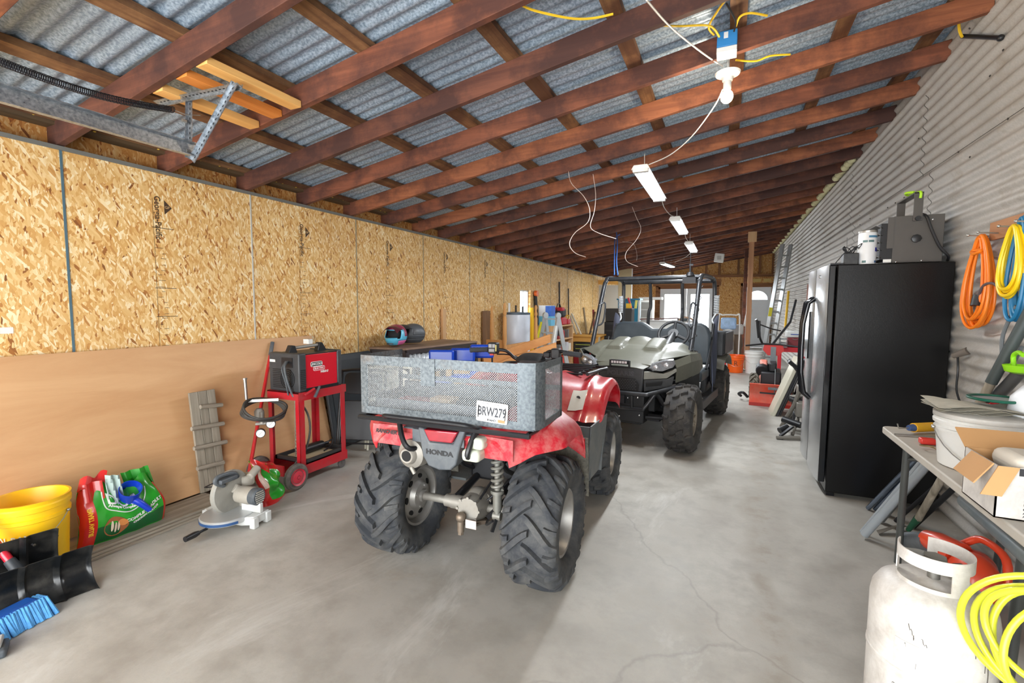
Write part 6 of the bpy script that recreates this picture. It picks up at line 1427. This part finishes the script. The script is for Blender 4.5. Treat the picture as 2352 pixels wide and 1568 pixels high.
# shelf unit
t = thing('shelf_unit', 'pine shelf unit packed with tools beside the stepladder', 'shelf', (0,0,0)); SX0, SX1, SY0, SY1 = -3.62, -3.20, 8.98, 10.35
for y in (SY0, SY1-.03): MB().bb((SX0,y,0),(SX1,y+.03,.98)).build('side_board', PINE, t)
for z in (.08,.36,.66,.95): MB().bb((SX0,SY0+.03,z),(SX1+.01,SY1-.03,z+.025)).build('shelf', wood('pine_shelf', (196,150,104), (224,186,140), 'Y', 14), t)
MB().bb((SX0,SY0,0),(SX0+.008,SY1,.98)).build('back_board', PINE, t)
rnd.seed(77); cols = [(176,40,44),(60,84,140),(196,196,190),(40,42,46),(150,60,60),(206,206,210),(92,96,100),(210,70,60),(120,120,116),(230,226,214)]
for z, hmax, where in ((.385,.2,'middle'),(.685,.2,'upper'),(.105,.2,'bottom')):
    y = SY0+.06; k = 0
    while y < SY1-.16:
        w_ = rnd.uniform(.06,.16); h_ = rnd.uniform(.05,hmax); c = cols[rnd.randrange(10)]; m = MB()
        if rnd.random() < .35: m.cyl((SX1-.12,y+w_/2,z),(SX1-.12,y+w_/2,z+h_),w_*.42,n=14)
        else: m.bb((SX1-rnd.uniform(.14,.25),y,z),(SX1-.02,y+w_,z+h_))
        tag(m.build('shelf_item', plain('item%d' % cols.index(c), c, .5, var=.3, scale=30), bevel=.004), 'small red, blue, grey or white box or tub on the %s pine shelf' % where, 'container', 'tubs on the %s pine shelf' % where)
        y += w_+rnd.uniform(.005,.03); k += 1
t = thing('printed_box', 'tall white and blue printed box standing on the pine shelf unit', 'box', (-3.38,9.14,.976)); MB().bb((-.15,-.12,0),(.12,.12,.20)).build('blue_lower', plain('box_sky', (110,190,226), .5), t); MB().bb((-.15,-.12,.2),(.12,.12,.42)).build('white_upper', plain('box_white', (218,222,228), .5), t); MB().bb((.0,-.125,.2),(.125,.125,.41)).build('blue_panel', plain('box_blue', (46,100,196), .5, var=.4, scale=20), t)
b = bucket('pail', 'small white lidded pail on the pine shelf beside the printed box', 'bucket', (-3.36,9.52,.976), WHITE, .10, .23, open_=False)
t = thing('tool_bag', 'red and black tool bag on top of the pine shelf unit', 'bag', (-3.38,9.86,.976)); MB().bb((-.14,-.16,0),(.14,.16,.16)).build('bag_box', plain('bag_redtin', (190,40,56), .5), t, bevel=.02); MB().bb((-.13,-.15,.165),(.13,.15,.36)).build('bag_top', plain('bag_charcoal', (48,50,54), .7), t, bevel=.05, seg=3); MB().bb((-.135,-.155,.30),(.135,.02,.38)).build('bag_flap', plain('bag_redtin', (190,40,56), .5), t, bevel=.02); MB().tube([(0,-.16,.3),(0,-.1,.44),(0,.05,.45),(0,.15,.33)], .012, 8, sm=5).build('strap', BLACK, t)
t = thing('power_tool', 'tangle of small hoses and a red tool at the shelf\'s far end', 'tools', (-3.36,10.2,.976)); MB().bb((-.12,-.1,0),(.12,.1,.12)).build('red_body', plain('bag_redtin', (190,40,56), .5), t, bevel=.02); MB().tube([(.1,-.1,.12),(.0,.0,.22),(-.1,.1,.15),(.05,.12,.2),(.1,.0,.1)], .01, 8, sm=5).build('hose', YEL, t)
# long tools on the wall
for i, (y, h_, r, mt, lb) in enumerate(((10.5,1.95,.018,DARK,'tall black rod standing on the wall above the pine shelf'),(11.2,1.82,.015,DARK,'shorter black rod on the wall right of the tallest one'),(8.78,1.35,.05,YEL,'yellow tube standing between the window and printed box'),(9.0,1.5,.035,DARK,'black handled tool with an orange head behind the printed box'))):
    t = thing('wall_tool', lb, 'tool', (-3.56,y,0 if i != 3 else 1.0)); MB().cyl((.0,0,0 if i > 1 else .0),(-.04,0,h_ if i != 3 else .62),r).build('shaft', mt, t)
    if i == 3: MB().lathe([(.02,-.03),(.06,-.03),(.06,.03),(.02,.03)], (-.02,0,.64), 'X', 16).build('orange_head', plain('head_orange', (226,104,40), .5), t)
# workbench
OW = wood('bench_orange', (206,148,66), (232,182,98), 'X', 10); t = thing('workbench', 'honey-coloured wooden workbench beyond the pine shelves', 'workbench', (0,0,0))
MB().bb((-3.55,10.75,.66),(-2.70,11.5,.70)).build('bench_top', OW, t, bevel=.004); MB().bb((-3.40,10.80,.54),(-2.78,10.83,.66)).build('apron', OW, t)
for x in (-3.42,-2.82): 
    for y in (10.8,11.38): MB().bb((x,y,0),(x+.08,y+.08,.66)).build('leg', OW, t)
for i, (x, y, a, c) in enumerate(((-3.3,10.95,.2,(190,186,170)),(-3.2,11.0,.28,(206,200,184)),(-3.0,11.05,-.1,(110,84,60)),(-2.9,11.1,.06,(140,40,44)),(-3.1,11.15,.12,(150,130,96)))):
    tag(MB().bar((x,y,.70),(x-a,y+.1,1.15+.05*i),.04,.03).build('long_offcut', plain('off%d' % i, c, .6)), '%s stick standing on the honey workbench' % ('left pale','right pale','dark brown','dark red','tan')[i], 'stick')
t = thing('tool_chest', 'black tool chest with a red drawer under the honey workbench', 'tool chest', (-3.08,11.05,0)); MB().bb((-.25,-.22,.28),(.24,.2,.53)).build('upper_case', BLKP, t, bevel=.01); MB().bb((-.25,-.22,0),(.24,.2,.275)).build('lower_case', plain('chest_red', (140,26,34), .5), t, bevel=.01)
for z in (.46,.36): MB().bb((-.2,-.235,z),(.2,-.22,z+.015)).build('drawer_pull', plain('pull_yel', (190,200,90), .5), t)
# panels and furniture at the far left
tag(MB().bb((-3.60,14.25,0),(-3.02,14.30,2.02)).build('drywall_sheet', plain('panel_grey', (186,182,172), .6, var=.05)), 'plain light grey panel board standing at the far left', 'panel')
t = tag(MB().bb((-3.01,14.25,0),(-2.62,14.29,2.50)).build('drywall_sheet', plain('panel_tan', (178,160,124), .6, var=.05)), 'tall tan panel board with a pale edge beside the grey panel', 'panel'); MB().bb((-2.62,14.24,0),(-2.60,14.30,2.50)).build('pale_edge', WHITE, t)
tag(MB().bb((-3.62,14.22,2.05),(-3.02,14.26,2.18)).build('header_board', OW), 'honey-coloured board lying above the grey panel', 'board')
tag(MB().bb((-2.60,15.5,1.60),(-1.9,15.9,1.68)).build('white_slab', WHITE), 'white slab lying on top of the teal cabinet', 'slab')
TE = plain('teal_paint', (34,116,150), .5)
t = thing('teal_cabinet', 'teal painted wooden cabinet behind the side-by-side seats', 'cabinet', (-2.38,12.6,0)); MB().bb((-.28,0,0),(.26,.4,1.55)).build('body', TE, t); MB().bb((-.31,-.03,1.55),(.30,.43,1.59)).build('top', TE, t)
for x in (-.27,.01): MB().bb((x,-.015,.1),(x+.24,0,1.35)).build('door', plain('teal_light', (44,130,164), .5), t)
MB().bb((-.27,-.015,1.38),(.25,0,1.52)).build('drawer', plain('teal_light', (44,130,164), .5), t); MB().bb((.255,-.02,0),(.30,.0,1.55)).build('white_edge', WHITE, t)
t = thing('drawer_stack', 'stack of pale grey plastic drawers beside the teal cabinet', 'drawers', (-1.92,12.6,0)); MB().bb((-.14,0,0),(.16,.35,1.55)).build('frame', WHITE, t)
for k in range(7): MB().bb((-.12,-.02,.06+k*.21),(.10,.0,.24+k*.21)).build('drawer', plain('drawer_grey', (150,150,146), .5), t, bevel=.005)
t = thing('tool_chest', 'wide black steel chest in front of the teal cabinet', 'tool chest', (-2.45,11.6,0)); MB().bb((-.33,0,.0),(.35,.45,1.0)).build('lower_case', BLKP, t, bevel=.01); MB().bb((-.31,.02,1.005),(.33,.43,1.33)).build('upper_case', plain('case_black', (44,42,40), .5), t, bevel=.01)
for k in range(5): MB().bb((-.3,-.012,.12+k*.17),(.32,.0,.25+k*.17)).build('drawer', DARK, t)
t = thing('bar_clamp', 'red and yellow handled tools standing on the black chest', 'tools', (-2.15,11.75,1.336)); MB().bar((0,0,.0),(-.08,0,.26),.04,.04).build('red_handle', plain('tool_red', (196,40,60), .5), t); MB().bar((.1,0,0),(.12,0,.2),.05,.05).build('yellow_handle', plain('tool_yellow', (226,220,110), .5), t); MB().bb((-.12,-.06,.0),(.0,-.02,.12)).build('yellow_label', YEL, t)
# white tank
t = thing('poly_tank', 'large rounded white tank behind the side-by-side seats', 'tank', (-1.22,11.3,0)); m = MB(); m.lathe([(.02,-.68),(.22,-.66),(.27,-.58),(.27,.55),(.22,.66),(.02,.68)], (0,0,.80), 'X', 32, sq=None); m.build('tank', plain('poly_white', (216,216,212), .5), t)
for x in (-.45,.45): MB().bb((x-.04,-.2,0),(x+.04,.2,.60)).build('stand', DARK, t)
MB().lathe([(.10,1.05),(.11,1.06),(.11,1.12),(.08,1.13)], (.3,0,0), 'Z', 20).build('lid', plain('lid_grey', (92,100,104), .5), t); MB().tube([(.2,-.2,1.0),(.32,-.25,1.14),(.5,-.2,1.12),(.6,-.1,1.0)], .02, 8, sm=5).build('hose', plain('hose_tan', (170,140,116), .6), t)
tag(MB().bar((-1.85,11.25,1.085),(-1.0,11.25,1.12),.05,.025).build('brown_bar', plain('bar_brown', (104,66,58), .5)), 'dark brown bar lying along the white tank', 'bar')
# outboard motors on a dolly
t = thing('outboard_motor', 'white and blue outboard motor on a white hand dolly', 'outboard motor', (.04,11.6,0)); m = MB(); m.bb((-.16,-.1,.88),(.16,.2,1.14)); m.build('cowling', plain('cowl_blue_white', (150,180,214), .4, var=.5, scale=16), t, bevel=.04, seg=3); MB().lathe([(.09,.6),(.11,.62),(.11,.86),(.08,.9)], (0,0,0), 'Z', 20).build('midsection', plain('motor_white', (200,200,196), .5), t); MB().bb((-.14,-.02,.3),(.12,.04,.6)).build('lower_unit', plain('motor_grey', (130,130,126), .5), t); MB().lathe([(.02,.0),(.1,.02),(.02,.04)], (0,.0,.25), 'Y', 6).build('propeller', DARK, t)
m = MB(); m.tube([(-.20,-.15,.0),(-.20,-.15,1.12),(-.12,-.15,1.20),(.14,-.15,1.20),(.22,-.15,1.12),(.22,-.15,.0)], .016, 8, sm=5); m.build('dolly_frame', WHITE, t)
t = thing('outboard_motor', 'second greasy white outboard motor beside the brown post', 'outboard motor', (.24,12.0,0)); MB().bb((-.10,-.1,.75),(.12,.1,.98)).build('cowling', plain('motor_white', (200,200,196), .5), t, bevel=.03); MB().bb((-.02,-.05,.95),(.10,.0,1.35)).build('transom_clamp', WHITE, t, rot=(0,R_(8),0)); MB().lathe([(.1,.0),(.09,.4),(.12,.5),(.08,.75)], (0,0,0), 'Z', 14).build('gearbox', plain('gear_brown', (110,92,76), .6), t)
b = bucket('bucket', 'bright orange bucket on the floor by the outboard motors', 'bucket', (.205, 10.95, 0), plain('bucket_orange', (244,98,20), .4), .165, .37)
text('bucket_mark', 'R', .14, plain('mark_brown', (130,60,20), .5), b, (0, -.160, .2), (R_(90), 0, 0), ext=.002)
b = bucket('bucket', 'tall white bucket in front of the brown post', 'bucket', (.545, 10.95, 0), WHITE, .17, .47, open_=False)
t = thing('gas_can', 'red can with a white label left of the orange bucket', 'gas can', (-.10,11.0,0)); MB().bb((-.10,-.08,0),(.12,.1,.30)).build('can', plain('can_red', (196,36,46), .5), t, bevel=.015); MB().bb((-.08,-.083,.10),(.08,-.081,.18)).build('label', WHITE, t)
tag(MB().bb((.035,11.05,0),(.06,11.4,.34)).build('white_board', WHITE), 'narrow white panel between the red can and orange bucket', 'panel')
# ================================================================ BACKGROUND, RIGHT
t = thing('walk_tractor', 'walk-behind tractor with a wide orange-red dozer blade', 'walk-behind tractor', (.585, 7.45, 0), R_(-4))
OB = plain('blade_orange', (226,84,60), .5, dirt=(200,150,130), dirtamt=.4)
m = MB(); m.grid(lambda u, v: (-.25+.52*u, -.10+.05*math.sin(math.pi*v), .02+.29*v), 2, 10, th=.01); m.build('blade', OB, t); MB().bb((-.25,-.115,.0),(.27,-.10,.045)).build('cutting_edge', plain('edge_red', (190,40,30), .5), t); MB().bar((-.12,-.11,.19),(.20,-.11,.185),.02,.02).build('blade_bar', DARK, t); m = MB(); m.cyl((.06,-.11,.2),(.06,.0,.52),.006); m.bb((-.02,-.12,.24),(.1,-.08,.27)); m.build('linkage', GREYP, t)
for x in (-.20,.24):
    o = tyre_mb(.20,.13,.10,'chevron',12).build('wheel', plain('tan_rubber', (96,90,80), .9, dirt=(150,140,120), dirtamt=.4), t, loc=(x,.35,.20)); MB().lathe([(.02,-.03),(.1,-.03),(.1,.03),(.02,.03)], (0,0,0), 'X', 20).build('hub', plain('hub_orange', (216,90,70), .5), o)
m = MB(); m.bb((-.12,.15,.2),(.14,.75,.45)); m.cyl((-.1,.25,.45),(-.1,.45,.5),.09,n=16); m.bb((-.02,.2,.45),(.08,.6,.58)); m.build('engine', DARK, t, bevel=.02); m = MB(); m.prism([(.22,.22),(.30,.55),(.38,.62),(.45,.5),(.40,.2)], .10, 'X', -.14); m.build('red_hood', plain('hood_faded', (214,110,90), .5, dirt=(220,200,190), dirtamt=.6), t, bevel=.02)
m = MB(); m.prism([(-.09,.83),(-.11,.74),(-.04,.66),(.10,.66),(.17,.74),(.15,.83)], .03, 'Y', .55); m.build('console', plain('console_red', (190,40,34), .5), t); m = MB(); m.bar((.03,.5,.3),(.03,.58,.82),.07,.05); m.build('column', GREYP, t)
m = MB(); m.tube([(-.34,.45,.80),(-.10,.55,.83),(.12,.55,.83),(.42,.45,.80)], .013, 8); m.tube([(-.12,.6,.83),(-.16,.5,.95),(-.17,.5,1.18)], .016, 8, sm=3); m.build('handlebar', DARK, t); MB().tube([(-.17,.5,.92),(-.20,.48,1.17),(-.22,.46,1.20)], .019, 8).build('hand_grip', BLACK, t); MB().tube([(-.18,.5,1.13),(.0,.7,1.05),(.12,.9,1.02)], .010, 8).build('lever', DARK, t)
MB().tube([(.0,.6,.80),(.25,1.1,1.15),(.33,1.5,1.5)], .018, 8).build('tow_bar', BLACK, t)
MB().tube([(-.37,.3,.05),(-.40,.25,.09),(-.34,.2,.12),(-.28,.25,.05)], .02, 8, sm=4).build('hitch_part', DARK, t)
# ladder on the right wall
t = thing('extension_ladder', 'tall silver extension ladder leaning in the far right corner', 'ladder', (0,0,0))
A, B = Vector((.74,11.9,.0)), Vector((1.09,12.3,2.80)); W3 = Vector((.17,.12,0))
for k in (0, 1): MB().bar(A+W3*k, B+W3*k, .035, .09, up=(.7,-.7,0)).build('side_rail', AL, t)
for k in range(1, 11): q = A+(B-A)*(k/11); MB().cyl(q, q+W3, .02).build('rung', AL, t)
q = A+(B-A)*.42; MB().bar(q+Vector((-.01,-.045,0)), q+(B-A)*.07+Vector((-.01,-.045,0)), .07, .006, up=(0,1,0)).build('yellow_decal', plain('decal_yellow', (218,210,40), .5), t)
tag(MB().cyl((1.22,12.3,.9),(1.26,12.4,1.75),.025).build('yellow_level', YEL), 'yellow tube standing on the wall behind the extension ladder', 'tube')
t = thing('red_tool_stand', 'red metal stand with toolboxes on it by the right wall', 'tool stand', (1.05,9.6,0)); RD = plain('stand_red', (190,34,46), .5)
MB().bb((-.20,-.18,.60),(.22,.18,.68)).build('stand_top', RD, t)
for x in (-.18,.18):
    for y in (-.16,.14): MB().bb((x,y,0),(x+.03,y+.03,.60)).build('leg', RD, t)
t = thing('toolbox', 'dark red toolbox on the red metal stand', 'toolbox', (1.10,9.58,.681)); MB().bb((-.11,-.1,0),(.14,.1,.17)).build('case', plain('toolbox_maroon', (116,38,44), .5), t, bevel=.006); MB().tube([(-.04,-.1,.15),(-.02,-.12,.14),(.02,-.12,.14),(.04,-.1,.15)], .005, 6).build('handle', STEEL, t)
t = thing('bench_saw', 'white and blue bench tool sitting on the dark red toolbox', 'bench tool', (1.08,9.58,.852)); MB().bb((-.12,-.1,0),(.10,.1,.12)).build('base', SWW, t, bevel=.02); MB().bb((-.05,-.105,.05),(.09,-.1,.065)).build('blue_stripe', plain('stripe_blue', (60,80,150), .5), t); MB().cyl((.08,0,.08),(.22,-.05,.12),.015).build('handle', DARK, t)
t = thing('wire_basket', 'grey wire rack of parts at the left end of the red stand', 'rack', (.93,9.45,.681)); 
for z in (.0,.07,.14): MB().bb((-.07,-.08,z),(.04,.1,z+.012)).build('tier', GREYP, t); 
MB().bb((-.07,-.08,0),(-.06,.1,.17)).build('upright', GREYP, t)
# folded tables and exercise frame by the fridge
t = thing('folded_table', 'tan-edged folded table leaning to the wall beyond the refrigerator', 'table', (.92, 7.45, 0), 0, rot=(0, R_(12), R_(-3)))
m = MB(); m.prism(rr2(.9,.80,.09,c=(0,.41)), .04, 'X', 0); m.build('table_top', TAN, t, bevel=.01); MB().prism(rr2(.8,.70,.08,c=(0,.41)), .01, 'X', -.011).build('underside', plain('under_grey', (98,96,88), .6), t); MB().tube([(-.03,-.35,.1),(-.03,-.35,.7),(-.03,.35,.7),(-.03,.35,.1)], .012, 8).build('folded_leg', DARK, t)
t = thing('folded_table', 'black-edged folding panel leaning at an angle in front of the tan one', 'table', (.555, 6.75, 0), 0, rot=(R_(-4), R_(20), 0))
m = MB(); m.bb((0,-.02,0),(.05,.40,.82)); m.build('table_top', TAN, t, bevel=.01); MB().bb((.052,-.02,.02),(.075,.40,.80)).build('dark_edge', BLACK, t); MB().tube([(.09,.0,.05),(.09,.0,.74),(.09,.2,.80),(.09,.38,.7)], .014, 8, sm=3).build('bent_frame', BLACK, t)
t = thing('exercise_bike', 'grey and black exercise frame with foam rollers beside the refrigerator', 'exercise machine', (.66, 5.75, 0), 0)
EG = plain('frame_grey', (120,116,108), .5, .3)
m = MB(); m.tube([(-.05,.3,.03),(.05,.15,.32),(.12,.1,.62)], .022, 10); m.tube([(.0,.5,.03),(.12,.1,.35),(.2,-.1,.1)], .02, 10); m.tube([(-.14,-.2,.02),(.25,-.1,.03)], .018, 10); m.tube([(.02,.3,.38),(.25,.25,.42)], .02, 8); m.tube([(.02,-.05,.03),(.08,.1,.2)], .018, 8); m.build('frame', EG, t)
for a, b in (((-.06,.1,.16),(.10,.0,.13)),((.02,.3,.36),(.16,.24,.32)),((-.10,-.05,.06),(-.02,.0,.10))): MB().tube([a, b], .035, 14).build('foam_roller', BLACK, t)
m = MB(); m.lathe([(.02,-.03),(.10,-.03),(.115,0),(.10,.03),(.02,.03)], (.08,.3,.14), 'X', 26); m.build('flywheel', DARK, t); m = MB(); m.bar((-.10,-.12,.02),(.02,-.05,.12),.03,.02); m.bb((-.14,-.20,.0),(-.08,-.17,.03)); m.build('pedal', DARK, t)
m = MB(); m.bb((.06,.05,.20),(.2,.2,.36)); m.bb((.1,.3,.4),(.25,.5,.5)); m.build('motor_block', EG, t, bevel=.01); MB().tube([(.12,.1,.62),(.0,.15,.78),(-.02,.2,.80)], .018, 10).build('handle_grip', BLACK, t); MB().tube([(-.03,.1,.8),(.04,.12,.74)], .022, 10).build('knob_grip', BLACK, t)
# ================================================================ CEILING FITTINGS
t = thing('door_track', 'galvanised garage door track with a slotted hanger below the near beams', 'door track', (0,0,0))
m = MB(); m.bb((-2.60,-1.5,2.165),(-2.597,1.62,2.235)); m.bb((-2.60,-1.5,2.232),(-2.565,1.62,2.235)); m.bb((-2.60,-1.5,2.165),(-2.57,1.62,2.168)); m.build('rail', GALV, t)
def slotted(a, b, up=(0,0,1)):
    a, b = Vector(a), Vector(b); mm = MB(); mm.bar(a, b, .032, .003, up); d = (b-a).normalized(); s_ = d.cross(Vector(up)).normalized()*.016; mm.bar(a+s_, b+s_, .003, .032, up); o = mm.build('slotted_angle', GALV, t)
    n_ = int((b-a).length/.026); h = MB(); s2 = d.cross(Vector(up)).normalized(); u2 = s2.cross(d)
    for i in range(1, n_): h.bar(a+d*(i*.026)-d*.006, a+d*(i*.026)+d*.006, .006, .0045, up)
    h.build('slots', plain('slot_black', (30,32,36), .7), o)
slotted((-2.62,1.605,2.165),(-2.635,1.63,2.485),(0,1,.0)); slotted((-2.59,1.60,2.14),(-2.285,1.64,2.495),(0,1,0)); slotted((-2.27,1.65,2.49),(-2.85,1.58,2.475),(0,.3,1))
for p in ((-2.6,1.595,2.19),(-2.62,1.595,2.46),(-2.63,1.6,2.35)): MB().cyl(p, (p[0],p[1]-.02,p[2]), .009, n=6).build('bolt', STEEL, t)
t = thing('tension_spring', 'long dark extension spring running beside the garage door track', 'spring', (0,0,0))
a, b = P(-30,130,X=-2.52), P(398,252,X=-2.66); m = MB(); d = (b-a); L = d.length; dn = d.normalized(); s_ = dn.cross(Vector((0,0,1))).normalized(); u_ = s_.cross(dn)
m.tube([a+dn*(L*i/900)+(s_*math.cos(i*.66)+u_*math.sin(i*.66))*.015-Vector((0,0,.03*math.sin(math.pi*i/900))) for i in range(901)], .0020, 5); m.build('coil', plain('spring_dark', (40,40,46), .5, .5), t); MB().tube([b, b+Vector((.02,.05,-.01)), b+Vector((.03,.12,.01))], .003, 6).build('hook', STEEL, t)
for i, (x, mt, y1, w_) in enumerate(((-2.34,NEWW,2.052,.085),(-2.50,NEWO,2.052,.085),(-2.70,NEWW,2.052,.085))):
    z = roofz(x)-.005; tag(MB().bb((x-w_/2,1.506,z),(x+w_/2,y1,z+.038)).build('blocking_board', mt, bevel=.002), '%s new lumber board between the two nearest beams, %s' % (('pale yellow','orange','pale yellow')[i], ('nearest the room centre','in the middle','nearest the wall')[i]), 'board', 'new boards above the door track')
# bulb and box
t = thing('bare_bulb', 'glowing bare bulb in a white porcelain socket under the beams', 'light bulb', (-.05, 3.36, 2.86)); MB().lathe([(.02,.0),(.075,.0),(.07,-.012),(.035,-.03),(.03,-.05),(.018,-.055)][::-1], n=30).build('canopy', WHITE, t); MB().lathe([(.018,-.05),(.024,-.06),(.024,-.10),(.018,-.11)], n=20).build('socket', WHITE, t)
MB().sph((0,0,-.145), .037, 24, 16, (1,1,1.1)).build('bulb', emis('bulb_glow', (255,226,180), 25), t)
l = bpy.data.lights.new('bulb_light', 'POINT'); l.energy = 22; l.color = (1,.82,.6); l.shadow_soft_size = .04; o = bpy.data.objects.new('bulb_light', l); COL.objects.link(o); o.location = (-.05,3.36,2.665)
MB().tube([(0,0,-.005),(.0,.0,.12)], .004, 8).build('stem', WHITE, t)
c = P(1670,103,Y=3.20); t = thing('electrical_box', 'blue junction box with a white cover screwed to a beam above the bulb', 'junction box', c); MB().bb((-.055,-.06,-.035),(.055,.045,.055)).build('box', plain('box_elec_blue', (48,128,190), .45), t, bevel=.005); MB().bb((-.055,-.063,-.065),(.055,.045,-.037)).build('cover', WHITE, t, bevel=.003); MB().bb((-.018,-.062,.01),(.005,-.0605,.045)).build('sticker', WHITE, t)
def wire(name, label, cat, pts, r, mat, group=None): return tag(MB().tube([Vector(p) for p in pts], r, 6, sm=6).build(name, mat), label, cat, group)
YW = plain('romex_yellow', (232,190,40), .5); WW = plain('wire_white', (220,218,212), .5)
def W(*q): return [P(x, y, Z=z) for x, y, z in q]
wire('yellow_cable', 'yellow electrical cable crossing the near beams at top centre', 'cable', W((1190,8,2.80),(1230,25,2.80),(1310,42,2.80),(1360,42,2.82),(1408,32,2.84)), .006, YW)
wire('yellow_cable', 'yellow cable entering the blue junction box from the left', 'cable', W((1512,58,2.92),(1560,60,2.94),(1620,58,2.95),(1640,66,2.95),(1652,84,2.94)), .006, YW)
wire('yellow_cable', 'yellow cable looping up behind the blue junction box', 'cable', W((1666,0,2.98),(1645,30,2.98),(1628,62,2.98),(1640,80,2.97)), .006, YW)
wire('yellow_cable', 'yellow cable arching right of the blue junction box', 'cable', W((1690,60,2.97),(1700,38,2.98),(1725,30,2.98),(1762,36,2.98)), .006, YW)
wire('yellow_cable', 'yellow cable running right from the bulb socket', 'cable', W((1690,138,2.90),(1735,140,2.91),(1770,128,2.93),(1815,125,2.94)), .006, YW)
wire('yellow_cable', 'yellow cable bent beside the black conduit bar', 'cable', [P(2202,45,X=1.28),P(2204,70,X=1.29),P(2210,85,X=1.30)], .008, YW)
wire('black_cable', 'short black cable looping onto the blue junction box', 'cable', W((1668,8,2.99),(1680,28,2.98),(1690,50,2.97),(1686,72,2.95)), .005, BLACK)
wire('light_wire', 'white cord from the top edge down to the bare bulb', 'cord', [P(1485,0,Y=2.3),P(1530,52,Y=2.6),P(1575,92,Y=2.9),P(1625,130,Y=3.2),P(1660,152,Y=3.34)], .005, WW)
wire('light_wire', 'white cord hanging from the bulb to the nearest tube light', 'cord', [P(1660,205,Y=3.4),P(1640,245,Y=3.5),P(1590,312,Y=3.65),P(1540,355,Y=3.8),P(1490,378,Y=3.98)], .004, WW)
wire('light_wire', 'white cord linking the first and second tube lights', 'cord', [P(1519,453,Y=5.22),P(1525,475,Y=5.5),P(1538,492,Y=5.9),P(1549,497,Y=6.15)], .004, WW)
wire('light_wire', 'white cord linking the second and third tube lights', 'cord', [P(1573,533,Y=7.4),P(1575,545,Y=7.8),P(1580,553,Y=8.15)], .004, WW)
wire('light_wire', 'white cord running from the third to the farthest tube light', 'cord', [P(1590,577,Y=9.3),P(1575,590,Y=10.5),P(1550,602,Y=12.2)], .005, WW)
LW = plain('wire_pale', (206,188,176), .5)
for i, q in enumerate((((1305,390),(1312,420),(1340,450),(1354,480),(1350,510),(1320,535),(1308,560),(1320,580),(1345,590)), ((1362,400),(1368,445),(1365,485),(1356,520),(1375,535),(1415,548)), ((1452,475),(1462,500),(1472,525),(1462,550),(1438,580),(1440,600),(1465,612)), ((1430,555),(1455,560),(1463,585),(1462,598)))):
    Yw = next((4+.05*j for j in range(140) if P(*q[0], Y=4+.05*j).z > roofz(P(*q[0], Y=4+.05*j).x)+.02), 9)-.05
    wire('loose_wire', 'thin pale loose wire dangling from the beams, %s' % ('leftmost of four','second from left of four','third from left of four','rightmost and lowest of four')[i], 'wire', [P(x, y, Y=Yw-.06*k) for k, (x, y) in enumerate(q)], .003, LW, 'loose wires under the beams')
t = thing('blue_rope', 'doubled blue rope running from the beams down onto the roll cage', 'rope', (0,0,0)); RB = plain('rope_blue', (58,110,190), .7)
MB().tube([P(1416,533,Y=8.3),P(1418,560,Y=7.7),P(1416,600,Y=6.9),P(1419,631,Y=6.28)], .010, 6, sm=6).build('strand', RB, t)
MB().tube([P(1424,538,Y=8.2),P(1413,550,Y=7.9),P(1411,600,Y=6.9),P(1411,631,Y=6.28)], .008, 6, sm=6).build('strand', RB, t)
c = P(1652,592,Y=13.8); t = thing('wall_unit', 'small white square fixture hanging under the far beams', 'fixture', c); MB().bb((-.12,-.03,-.12),(.12,.03,.12)).build('housing', WHITE, t, bevel=.02, rot=(0,R_(8),0)); MB().bb((-.05,-.035,-.05),(.05,-.031,.05)).build('face', plain('pale_grey', (182,182,178), .5), t)
